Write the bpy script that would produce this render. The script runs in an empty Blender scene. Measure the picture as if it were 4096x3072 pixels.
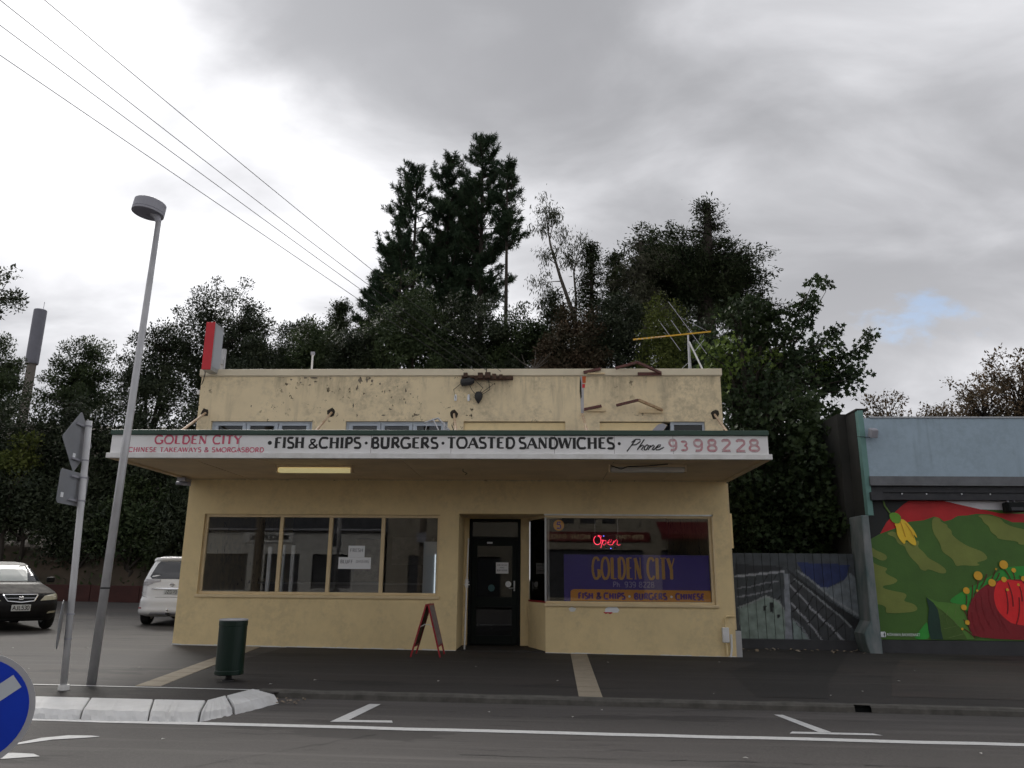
import bpy, bmesh, math, random
import numpy as np
from mathutils import Matrix, Vector

SC = bpy.context.scene
COL = SC.collection
R = math.radians

# ------------------------------------------------------------------ camera
cam = bpy.data.cameras.new('camera')
camo = bpy.data.objects.new('camera', cam)
COL.objects.link(camo)
cam.sensor_width = 36.0
cam.lens = 27.04
cam.clip_end = 2000.0
cam.clip_start = 0.05
PITCH, ROLL, YAW, EYE = R(14.2), R(0.5), R(2.2), 1.2
fw = Vector((-math.sin(YAW)*math.cos(PITCH), math.cos(YAW)*math.cos(PITCH), math.sin(PITCH)))
rt = Vector((math.cos(YAW), math.sin(YAW), 0.0))
up = rt.cross(fw)
Rv = rt*math.cos(ROLL) + up*math.sin(ROLL)
Uv = -rt*math.sin(ROLL) + up*math.cos(ROLL)
camo.matrix_world = Matrix(((Rv.x, Uv.x, -fw.x, 0.0), (Rv.y, Uv.y, -fw.y, 0.0), (Rv.z, Uv.z, -fw.z, EYE), (0, 0, 0, 1)))
SC.camera = camo

# ------------------------------------------------------------------ world: Nishita sky behind a broken cloud deck
SUN_AZ, SUN_EL = R(-27.0), R(34.0)        # azimuth from +Y towards +X (negative = left of view)
sun_dir = Vector((math.sin(SUN_AZ)*math.cos(SUN_EL), math.cos(SUN_AZ)*math.cos(SUN_EL), math.sin(SUN_EL)))
world = bpy.data.worlds.new('World')
SC.world = world
world.use_nodes = True
wn, wl = world.node_tree.nodes, world.node_tree.links
wn.clear()
def N(t, **kw):
    n = wn.new(t)
    for k, v in kw.items():
        setattr(n, k, v)
    return n
def MA(op, a, b=None, c=None, clamp=False):
    n = N('ShaderNodeMath', operation=op, use_clamp=clamp)
    for i, v in enumerate((a, b, c)):
        if v is None: continue
        if isinstance(v, (int, float)): n.inputs[i].default_value = v
        else: wl.new(v, n.inputs[i])
    return n.outputs[0]
def MIXC(f, a, b):
    n = N('ShaderNodeMix', data_type='RGBA')
    if isinstance(f, (int, float)): n.inputs[0].default_value = f
    else: wl.new(f, n.inputs[0])
    for i, v in ((6, a), (7, b)):
        if isinstance(v, tuple): n.inputs[i].default_value = v
        else: wl.new(v, n.inputs[i])
    return n.outputs[2]
def RAMP(f, a, b):
    n = N('ShaderNodeMapRange', interpolation_type='SMOOTHSTEP')
    wl.new(f, n.inputs[0]); n.inputs[1].default_value = a; n.inputs[2].default_value = b
    return n.outputs[0]
sky = N('ShaderNodeTexSky', sky_type='NISHITA', sun_disc=False)
sky.sun_elevation = SUN_EL
sky.sun_rotation = SUN_AZ
tc = N('ShaderNodeTexCoord')
sep = N('ShaderNodeSeparateXYZ'); wl.new(tc.outputs['Generated'], sep.inputs[0])
den = MA('ADD', MA('MAXIMUM', sep.outputs[2], 0.0), 0.30)
com = N('ShaderNodeCombineXYZ')
wl.new(MA('DIVIDE', sep.outputs[0], den), com.inputs[0]); wl.new(MA('DIVIDE', sep.outputs[1], den), com.inputs[1])
SKY_A, SKY_B, SKY_C = (16.75, 11.13, 12.85), (3.72, 19.85, 17.2), (2.434, 6.882, 14.43)      # where the cloud fields start
def NOISE(scale, off, detail, rough, dist, rot=0.0, stretch=(1, 1, 1)):
    mp = N('ShaderNodeMapping'); mp.inputs['Location'].default_value = off
    mp.inputs['Rotation'].default_value = (0, 0, rot); mp.inputs['Scale'].default_value = stretch
    wl.new(com.outputs[0], mp.inputs[0])
    n = N('ShaderNodeTexNoise'); wl.new(mp.outputs[0], n.inputs['Vector'])
    n.inputs['Scale'].default_value = scale; n.inputs['Detail'].default_value = detail
    n.inputs['Roughness'].default_value = rough; n.inputs['Distortion'].default_value = dist
    return n.outputs['Fac']
big = NOISE(0.95, SKY_A, 2, 0.45, 0.25, 0.6, (1.0, 1.35, 1))
mid = NOISE(2.6, SKY_B, 7, 0.50, 0.35, 0.6, (1.0, 1.5, 1))
shade = MA('ADD', MA('MULTIPLY', big, 0.55), MA('MULTIPLY', mid, 0.45))
lit = RAMP(shade, 0.36, 0.78)
dt = N('ShaderNodeVectorMath', operation='DOT_PRODUCT')
wl.new(tc.outputs['Generated'], dt.inputs[0]); dt.inputs[1].default_value = sun_dir
dpos = MA('MAXIMUM', dt.outputs['Value'], 0.0)
glow = MA('ADD', MA('MULTIPLY', MA('POWER', dpos, 7.0), 0.07), MA('MULTIPLY', MA('POWER', dpos, 40.0), 0.16))   # cloud lit through by the hidden sun
horiz = MA('POWER', MA('SUBTRACT', 1.0, MA('MAXIMUM', sep.outputs[2], 0.0)), 4.0)                                # thinner, brighter haze low down
lum = MA('ADD', MA('ADD', 0.20, MA('MULTIPLY', lit, 0.43)), MA('ADD', MA('MULTIPLY', glow, MA('ADD', MA('MULTIPLY', lit, 0.9), 0.35)), MA('MULTIPLY', horiz, 0.25)))
cc = N('ShaderNodeVectorMath', operation='SCALE')
tint = MIXC(MA('MULTIPLY', lum, 1.1, clamp=True), (0.95, 0.96, 1.03, 1), (1.0, 0.995, 1.0, 1))
wl.new(tint, cc.inputs[0]); wl.new(lum, cc.inputs['Scale'])
gapn = NOISE(2.3, SKY_C, 7, 0.60, 0.3)
gap = MA('MULTIPLY', RAMP(gapn, 0.615, 0.72), MA('SUBTRACT', 1.0, MA('POWER', dpos, 10.0)))
skyS = N('ShaderNodeVectorMath', operation='SCALE')
wl.new(sky.outputs[0], skyS.inputs[0]); skyS.inputs['Scale'].default_value = 0.085
skyc = MIXC(MA('MULTIPLY', gap, 0.6), cc.outputs[0], skyS.outputs[0])
bg = N('ShaderNodeBackground'); bg.inputs['Strength'].default_value = 1.0
wl.new(skyc, bg.inputs[0])
wo = N('ShaderNodeOutputWorld'); wl.new(bg.outputs[0], wo.inputs[0])

sun = bpy.data.lights.new('sun', 'SUN')
sun.energy = 1.3
sun.angle = R(22)
sun.color = (1.0, 0.96, 0.9)
suno = bpy.data.objects.new('sun', sun)
COL.objects.link(suno)
suno.rotation_euler = (-sun_dir).to_track_quat('-Z', 'Y').to_euler()
suno.location = (0, 0, 30)

SC.view_settings.view_transform = 'Standard'
SC.view_settings.look = 'None'
SC.view_settings.gamma = 1.0
SC.view_settings.use_curve_mapping = False
SC.view_settings.exposure = 0.95
SC.cycles.use_denoising = True
SC.cycles.max_bounces = 5
SC.cycles.diffuse_bounces = 3
SC.cycles.glossy_bounces = 3
SC.cycles.adaptive_threshold = 0.03
SC.cycles.transparent_max_bounces = 12

# ------------------------------------------------------------------ helpers
def srgb(r, g, b):
    f = lambda c: (c/255.0/12.92) if c/255.0 <= 0.04045 else ((c/255.0+0.055)/1.055)**2.4
    return (f(r), f(g), f(b))
def gz(x):                                   # street falls gently to the right
    return -0.01*max(-45.0, min(45.0, x))

class MB:
    """collects geometry for one mesh object"""
    def __init__(s): s.v = []; s.f = []
    def add(s, vs, fs):
        b = len(s.v); s.v += [tuple(p) for p in vs]; s.f += [tuple(b+i for i in f) for f in fs]; return s
    def box(s, x0, x1, y0, y1, z0, z1):
        return s.add([(x0,y0,z0),(x1,y0,z0),(x1,y1,z0),(x0,y1,z0),(x0,y0,z1),(x1,y0,z1),(x1,y1,z1),(x0,y1,z1)],
                     [(0,3,2,1),(4,5,6,7),(0,1,5,4),(1,2,6,5),(2,3,7,6),(3,0,4,7)])
    def obox(s, c, size, M):
        hx, hy, hz = (d/2 for d in size)
        P = [Vector((x, y, z)) for z in (-hz, hz) for x, y in ((-hx,-hy),(hx,-hy),(hx,hy),(-hx,hy))]
        return s.add([tuple(Vector(c) + M @ p) for p in P], [(0,3,2,1),(4,5,6,7),(0,1,5,4),(1,2,6,5),(2,3,7,6),(3,0,4,7)])
    def bar(s, a, b, w, h, upv=(0, 0, 1)):
        a, b = Vector(a), Vector(b); d = (b-a); L = d.length; d.normalize()
        u = Vector(upv); sx = d.cross(u)
        if sx.length < 1e-4: sx = d.cross(Vector((1, 0, 0)))
        sx.normalize(); uz = sx.cross(d)
        M = Matrix((sx, d, uz)).transposed()
        return s.obox((a+b)/2, (w, L, h), M)
    def tube(s, pts, rad, n=8, cap=True):
        pts = [Vector(p) for p in pts]
        if isinstance(rad, (int, float)): rad = [rad]*len(pts)
        b = len(s.v); ref = None
        for i, p in enumerate(pts):
            d = (pts[min(i+1, len(pts)-1)] - pts[max(i-1, 0)])
            if d.length < 1e-9: d = Vector((0, 0, 1))
            d.normalize()
            if ref is None:
                ref = Vector((0, 0, 1)) if abs(d.z) < 0.9 else Vector((1, 0, 0))
            a = d.cross(ref); 
            if a.length < 1e-6: a = d.cross(Vector((0, 1, 0)))
            a.normalize(); c = a.cross(d); ref = c if abs(d.z) >= 0.9 else ref
            for k in range(n):
                t = 2*math.pi*k/n
                s.v.append(tuple(p + (a*math.cos(t) + c*math.sin(t))*rad[i]))
        for i in range(len(pts)-1):
            for k in range(n):
                k2 = (k+1) % n
                s.f.append((b+i*n+k, b+i*n+k2, b+(i+1)*n+k2, b+(i+1)*n+k))
        if cap:
            s.f.append(tuple(b+k for k in reversed(range(n)))); e = b+(len(pts)-1)*n
            s.f.append(tuple(e+k for k in range(n)))
        return s
    def lathe(s, prof, c=(0, 0, 0), n=24, M=None):
        b = len(s.v); M = M or Matrix.Identity(3)
        for r, z in prof:
            for k in range(n):
                t = 2*math.pi*k/n
                s.v.append(tuple(Vector(c) + M @ Vector((r*math.cos(t), r*math.sin(t), z))))
        for i in range(len(prof)-1):
            for k in range(n):
                k2 = (k+1) % n
                s.f.append((b+i*n+k, b+i*n+k2, b+(i+1)*n+k2, b+(i+1)*n+k))
        s.f.append(tuple(b+k for k in reversed(range(n))))
        e = b+(len(prof)-1)*n; s.f.append(tuple(e+k for k in range(n)))
        return s
    def sheet(s, pts):
        return s.add(pts, [tuple(range(len(pts)))])
    def prismY(s, poly, y0, y1):
        """poly of (x,z) extruded from y0 (front) to y1"""
        n = len(poly)
        return s.add([(x, y0, z) for x, z in poly] + [(x, y1, z) for x, z in poly],
                     [tuple(range(n)), tuple(reversed(range(n, 2*n)))] + [(i, n+i, n+(i+1) % n, (i+1) % n) for i in range(n)])
    def prismZ(s, poly, z0, z1):
        n = len(poly)
        return s.add([(x, y, z0(x) if callable(z0) else z0) for x, y in poly] + [(x, y, z1(x) if callable(z1) else z1) for x, y in poly],
                     [tuple(reversed(range(n))), tuple(range(n, 2*n))] + [(i, (i+1) % n, n+(i+1) % n, n+i) for i in range(n)])
    def wall(s, x0, x1, z0, z1, holes, y0, y1):
        """wall slab in the XZ plane with rectangular holes (hx0,hx1,hz0,hz1); only outer faces"""
        xs = sorted({x0, x1, *[h[0] for h in holes], *[h[1] for h in holes]})
        zs = sorted({z0, z1, *[h[2] for h in holes], *[h[3] for h in holes]})
        xs = [x for x in xs if x0-1e-6 <= x <= x1+1e-6]; zs = [z for z in zs if z0-1e-6 <= z <= z1+1e-6]
        def solid(i, j):
            if not (0 <= i < len(xs)-1 and 0 <= j < len(zs)-1): return False
            cx, cz = (xs[i]+xs[i+1])/2, (zs[j]+zs[j+1])/2
            return not any(h[0] < cx < h[1] and h[2] < cz < h[3] for h in holes)
        for i in range(len(xs)-1):
            for j in range(len(zs)-1):
                if not solid(i, j): continue
                a, b2, c, d = xs[i], xs[i+1], zs[j], zs[j+1]
                s.add([(a,y0,c),(b2,y0,c),(b2,y0,d),(a,y0,d)], [(0,1,2,3)])
                s.add([(a,y1,c),(b2,y1,c),(b2,y1,d),(a,y1,d)], [(3,2,1,0)])
                if not solid(i-1, j): s.add([(a,y0,c),(a,y1,c),(a,y1,d),(a,y0,d)], [(3,2,1,0)])
                if not solid(i+1, j): s.add([(b2,y0,c),(b2,y1,c),(b2,y1,d),(b2,y0,d)], [(0,1,2,3)])
                if not solid(i, j-1): s.add([(a,y0,c),(b2,y0,c),(b2,y1,c),(a,y1,c)], [(3,2,1,0)])
                if not solid(i, j+1): s.add([(a,y0,d),(b2,y0,d),(b2,y1,d),(a,y1,d)], [(0,1,2,3)])
        return s
    def build(s, name, mat, parent=None, smooth=False, bevel=0.0, seg=2, weld=False):
        me = bpy.data.meshes.new(name)
        me.from_pydata(s.v, [], s.f)
        if weld:
            bm = bmesh.new(); bm.from_mesh(me); bmesh.ops.remove_doubles(bm, verts=bm.verts, dist=1e-5); bm.to_mesh(me); bm.free()
        me.update()
        if mat: me.materials.append(mat)
        if smooth:
            me.polygons.foreach_set('use_smooth', [True]*len(me.polygons))
        o = bpy.data.objects.new(name, me)
        COL.objects.link(o)
        if parent is not None: attach(o, parent)
        if bevel:
            m = o.modifiers.new('bevel', 'BEVEL'); m.width = bevel; m.segments = seg; m.limit_method = 'ANGLE'; m.angle_limit = R(40)
        return o

def attach(o, parent):
    """geometry is in world metres; keep it there under an Empty at the thing's base"""
    o.parent = parent
    if not parent.get('_local'):
        off = Vector(parent.get('_base', (0, 0, 0)))
        o.matrix_parent_inverse = Matrix.Translation(-off)
    if parent.get('_local'): pass
def tag(o, label, cat=None, group=None, kind=None):
    o['label'] = label
    if cat: o['category'] = cat
    if group: o['group'] = group
    if kind: o['kind'] = kind
    return o
BASES = []
def thing(name, label, cat, loc=(0, 0, 0), rz=0.0, group=None, local=False):
    o = bpy.data.objects.new(name, None); COL.objects.link(o)
    o.empty_display_size = 0.1
    o.location = loc; o.rotation_euler = (0, 0, rz)
    o['_base'] = tuple(loc)
    if local: o['_local'] = 1
    BASES.append(o)
    return tag(o, label, cat, group)
def struct(o, label=None):
    o['kind'] = 'structure'
    if label: o['label'] = label
    return o

# ------------------------------------------------------------------ materials
def mat(name, col, rough=0.7, metal=0.0, var=0.0, vscale=4.0, col2=None, bump=0.0, bscale=60.0, spec=0.5, emit=None, estr=0.0, stretch=(1, 1, 1), coat=0.0):
    m = bpy.data.materials.new(name); m.use_nodes = True
    nt = m.node_tree; nd, lk = nt.nodes, nt.links
    b = nd['Principled BSDF']
    b.inputs['Roughness'].default_value = rough; b.inputs['Metallic'].default_value = metal
    b.inputs['Specular IOR Level'].default_value = spec
    if coat: b.inputs['Coat Weight'].default_value = coat
    b.inputs['Base Color'].default_value = (*col, 1)
    if var or col2 or bump:
        t = nd.new('ShaderNodeTexCoord'); mp = nd.new('ShaderNodeMapping'); mp.inputs['Scale'].default_value = stretch
        lk.new(t.outputs['Object'], mp.inputs[0])
    if var or col2:
        n = nd.new('ShaderNodeTexNoise'); n.inputs['Scale'].default_value = vscale; n.inputs['Detail'].default_value = 7; n.inputs['Roughness'].default_value = 0.6
        lk.new(mp.outputs[0], n.inputs['Vector'])
        rp = nd.new('ShaderNodeMapRange'); rp.inputs[1].default_value = 0.3; rp.inputs[2].default_value = 0.7
        lk.new(n.outputs['Fac'], rp.inputs[0])
        mx = nd.new('ShaderNodeMix'); mx.data_type = 'RGBA'
        c2 = col2 or tuple(c*(1+var) for c in col); c1 = col if col2 else tuple(c*(1-var) for c in col)
        mx.inputs[6].default_value = (*c1, 1); mx.inputs[7].default_value = (*c2, 1)
        lk.new(rp.outputs[0], mx.inputs[0]); lk.new(mx.outputs[2], b.inputs['Base Color'])
    if bump:
        n2 = nd.new('ShaderNodeTexNoise'); n2.inputs['Scale'].default_value = bscale; n2.inputs['Detail'].default_value = 4
        lk.new(mp.outputs[0], n2.inputs['Vector'])
        bp = nd.new('ShaderNodeBump'); bp.inputs['Strength'].default_value = bump; bp.inputs['Distance'].default_value = 0.01
        lk.new(n2.outputs['Fac'], bp.inputs['Height']); lk.new(bp.outputs[0], b.inputs['Normal'])
    if emit:
        b.inputs['Emission Color'].default_value = (*emit, 1); b.inputs['Emission Strength'].default_value = estr
    return m

def glass_mat(name, tint=(0.85, 0.88, 0.9), refl=0.16):
    m = bpy.data.materials.new(name); m.use_nodes = True
    nd, lk = m.node_tree.nodes, m.node_tree.links
    nd.clear()
    tr = nd.new('ShaderNodeBsdfTransparent'); tr.inputs[0].default_value = (*tint, 1)
    gl = nd.new('ShaderNodeBsdfGlossy'); gl.inputs['Roughness'].default_value = 0.015; gl.inputs[0].default_value = (1, 1, 1, 1)
    lw = nd.new('ShaderNodeFresnel'); lw.inputs[0].default_value = 1.5
    ad = nd.new('ShaderNodeMath'); ad.operation = 'ADD'; ad.inputs[1].default_value = refl - 0.04; ad.use_clamp = True
    lk.new(lw.outputs[0], ad.inputs[0])
    mx = nd.new('ShaderNodeMixShader'); lk.new(ad.outputs[0], mx.inputs[0]); lk.new(tr.outputs[0], mx.inputs[1]); lk.new(gl.outputs[0], mx.inputs[2])
    o = nd.new('ShaderNodeOutputMaterial'); lk.new(mx.outputs[0], o.inputs[0])
    return m

def stained_mat(name, base, grime, peel, peel_lo=0.60, grime_amt=0.75, top_z=4.8, region=True, streak=True):
    """painted plaster with mildew, streaks and flaked-off paint"""
    m = bpy.data.materials.new(name); m.use_nodes = True
    nd, lk = m.node_tree.nodes, m.node_tree.links
    b = nd['Principled BSDF']; b.inputs['Roughness'].default_value = 0.85; b.inputs['Specular IOR Level'].default_value = 0.25
    t = nd.new('ShaderNodeTexCoord')
    def noise(sc, det, rough, stretch=(1, 1, 1), loc=(0, 0, 0)):
        mp = nd.new('ShaderNodeMapping'); mp.inputs['Scale'].default_value = stretch; mp.inputs['Location'].default_value = loc
        lk.new(t.outputs['Object'], mp.inputs[0])
        n = nd.new('ShaderNodeTexNoise'); n.inputs['Scale'].default_value = sc; n.inputs['Detail'].default_value = det; n.inputs['Roughness'].default_value = rough
        lk.new(mp.outputs[0], n.inputs['Vector']); return n.outputs['Fac']
    def rng(v, a, bb, o0=0.0, o1=1.0):
        n = nd.new('ShaderNodeMapRange'); n.inputs[1].default_value = a; n.inputs[2].default_value = bb; n.inputs[3].default_value = o0; n.inputs[4].default_value = o1
        lk.new(v, n.inputs[0]); return n.outputs[0]
    def mul(a, bb):
        n = nd.new('ShaderNodeMath'); n.operation = 'MULTIPLY'
        for i, v in enumerate((a, bb)):
            if isinstance(v, float): n.inputs[i].default_value = v
            else: lk.new(v, n.inputs[i])
        return n.outputs[0]
    def mix(f, a, bb):
        n = nd.new('ShaderNodeMix'); n.data_type = 'RGBA'; lk.new(f, n.inputs[0])
        for i, v in ((6, a), (7, bb)):
            if isinstance(v, tuple): n.inputs[i].default_value = (*v, 1)
            else: lk.new(v, n.inputs[i])
        return n.outputs[2]
    fine = rng(noise(2.0, 6, 0.6), 0.3, 0.7)
    c = mix(fine, tuple(x*0.93 for x in base), tuple(min(1, x*1.05) for x in base))
    g = rng(mul(rng(noise(1.1, 4, 0.6, (1, 1, 0.8), (2.2, 0, 0.7)), 0.35, 0.62), rng(noise(9.0, 8, 0.75), 0.38, 0.66)), 0.12, 0.75, 0.0, grime_amt)
    c = mix(g, c, grime)
    if streak:
        s2 = mul(rng(noise(5.0, 5, 0.6, (1, 1, 0.10)), 0.52, 0.74), rng(noise(1.3, 3, 0.5, (1, 1, 0.5), (5, 0, 2)), 0.45, 0.62))
        c = mix(mul(s2, 0.7), c, grime)
        sx = nd.new('ShaderNodeSeparateXYZ'); lk.new(t.outputs['Object'], sx.inputs[0])      # mould running down from the cap flashing
        s3 = mul(rng(noise(3.2, 7, 0.68, (1, 1, 0.22), (1.7, 0, 3.3)), 0.50, 0.70), rng(sx.outputs[2], top_z-0.55, top_z-0.02))
        c = mix(mul(s3, 0.75), c, tuple(x*0.6 for x in grime))
    pk = rng(noise(7.5, 9, 0.72, (1, 1, 0.9)), peel_lo, peel_lo+0.025)
    if region:
        rg = rng(noise(0.75, 2, 0.5, (1, 1, 1), (4.15, 0, 0.0)), 0.44, 0.56)
        pk = mul(pk, rg)
    c = mix(pk, c, peel)
    lk.new(c, b.inputs['Base Color'])
    bp = nd.new('ShaderNodeBump'); bp.inputs['Strength'].default_value = 0.25; bp.inputs['Distance'].default_value = 0.006
    lk.new(noise(45.0, 5, 0.6), bp.inputs['Height']); lk.new(bp.outputs[0], b.inputs['Normal'])
    return m

CREAM = (0.77, 0.64, 0.415)
CREAM2 = (0.82, 0.655, 0.365)
m_upper = stained_mat('cream_stained_plaster', CREAM, (0.30, 0.26, 0.19), (0.11, 0.085, 0.055), 0.585, 0.5)
m_lower = stained_mat('cream_plaster', CREAM2, (0.45, 0.37, 0.24), (0.50, 0.42, 0.3), 0.70, 0.28, streak=False)
m_cream = mat('cream_trim_paint', (0.72, 0.57, 0.34), 0.6, var=0.08, vscale=3)
m_cap = mat('cream_metal_flashing', (0.66, 0.58, 0.42), 0.45, var=0.07, vscale=2)
m_white = mat('weathered_white_board', (0.87, 0.865, 0.865), 0.6, col2=(0.74, 0.73, 0.72), vscale=2.2, bump=0.08, bscale=12, stretch=(0.6, 1, 2))
m_trim = mat('flaking_white_trim', (0.80, 0.80, 0.79), 0.6, col2=(0.64, 0.63, 0.60), vscale=5)
m_green = mat('dark_green_gutter_paint', srgb(38, 66, 54), 0.45, var=0.12, vscale=2)
m_soffit = mat('soffit_board_cream', (0.76, 0.60, 0.39), 0.8, var=0.12, vscale=1.6)
m_black = mat('black_lettering_paint', (0.018, 0.018, 0.018), 0.6)
m_dark = mat('near_black_paint', (0.010, 0.012, 0.012), 0.6, spec=0.15)
m_redfade = mat('faded_red_lettering', srgb(196, 62, 92), 0.7, col2=srgb(214, 120, 140), vscale=9)
m_redghost = mat('scraped_red_lettering', srgb(196, 112, 122), 0.7, col2=srgb(196, 184, 184), vscale=16)
m_ghost = mat('lettering_shadow_grey', srgb(104, 92, 92), 0.7, col2=srgb(170, 160, 160), vscale=12)
m_rust = mat('rusty_rod', (0.58, 0.48, 0.34), 0.7, col2=(0.32, 0.16, 0.07), vscale=14)
m_hole = mat('broken_plaster_hole', (0.035, 0.028, 0.02), 0.95)
m_glass = glass_mat('window_glass', (0.95, 0.96, 0.97), 0.042)
m_glass2 = glass_mat('upper_window_glass', (0.5, 0.54, 0.56), 0.04)
m_bluegrey = mat('pale_blue_grey_joinery', srgb(176, 184, 192), 0.5, var=0.06)
m_alu = mat('grey_aluminium', (0.42, 0.43, 0.44), 0.4, metal=0.6)
m_galv = mat('galvanised_steel', (0.46, 0.46, 0.47), 0.45, metal=0.35, var=0.1, vscale=6)
m_galv2 = mat('dull_grey_paint', (0.34, 0.34, 0.38), 0.55, var=0.08, vscale=3)
m_signback = mat('sign_back_grey', (0.24, 0.25, 0.27), 0.55, var=0.08)
m_wire = mat('black_cable', (0.02, 0.02, 0.02), 0.6)
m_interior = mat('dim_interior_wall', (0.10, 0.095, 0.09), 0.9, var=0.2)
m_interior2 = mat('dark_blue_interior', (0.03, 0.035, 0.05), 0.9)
m_paper = mat('white_paper', (0.82, 0.84, 0.86), 0.8)
m_ink = mat('grey_ink', (0.22, 0.23, 0.26), 0.8)
m_redframe = mat('red_sign_frame', srgb(150, 28, 40), 0.5, var=0.15)
m_redface = mat('red_sign_face', srgb(196, 26, 40), 0.45, var=0.08)
m_bracket = mat('rusty_red_bracket', (0.16, 0.05, 0.04), 0.7, col2=(0.06, 0.03, 0.025), vscale=20)
m_purple = mat('purple_vinyl', srgb(56, 26, 128), 0.4)
m_orange = mat('orange_vinyl', srgb(222, 148, 34), 0.4)
m_gold = mat('gold_vinyl', srgb(200, 146, 54), 0.4)
m_violet = mat('violet_vinyl', srgb(96, 44, 130), 0.4)
m_fadedtext = mat('faded_mauve_vinyl', srgb(150, 136, 172), 0.5)
m_led = mat('red_led', (0.3, 0.01, 0.02), 0.4, emit=(1.0, 0.05, 0.10), estr=1.7)
m_ledb = mat('blue_led', (0.02, 0.03, 0.4), 0.4, emit=(0.15, 0.2, 1.0), estr=2.0)
m_tubelit = mat('yellowed_light_diffuser', (0.75, 0.68, 0.42), 0.4, emit=(1.0, 0.86, 0.42), estr=0.16)
m_tube = mat('unlit_tube', (0.58, 0.55, 0.50), 0.4)
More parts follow.
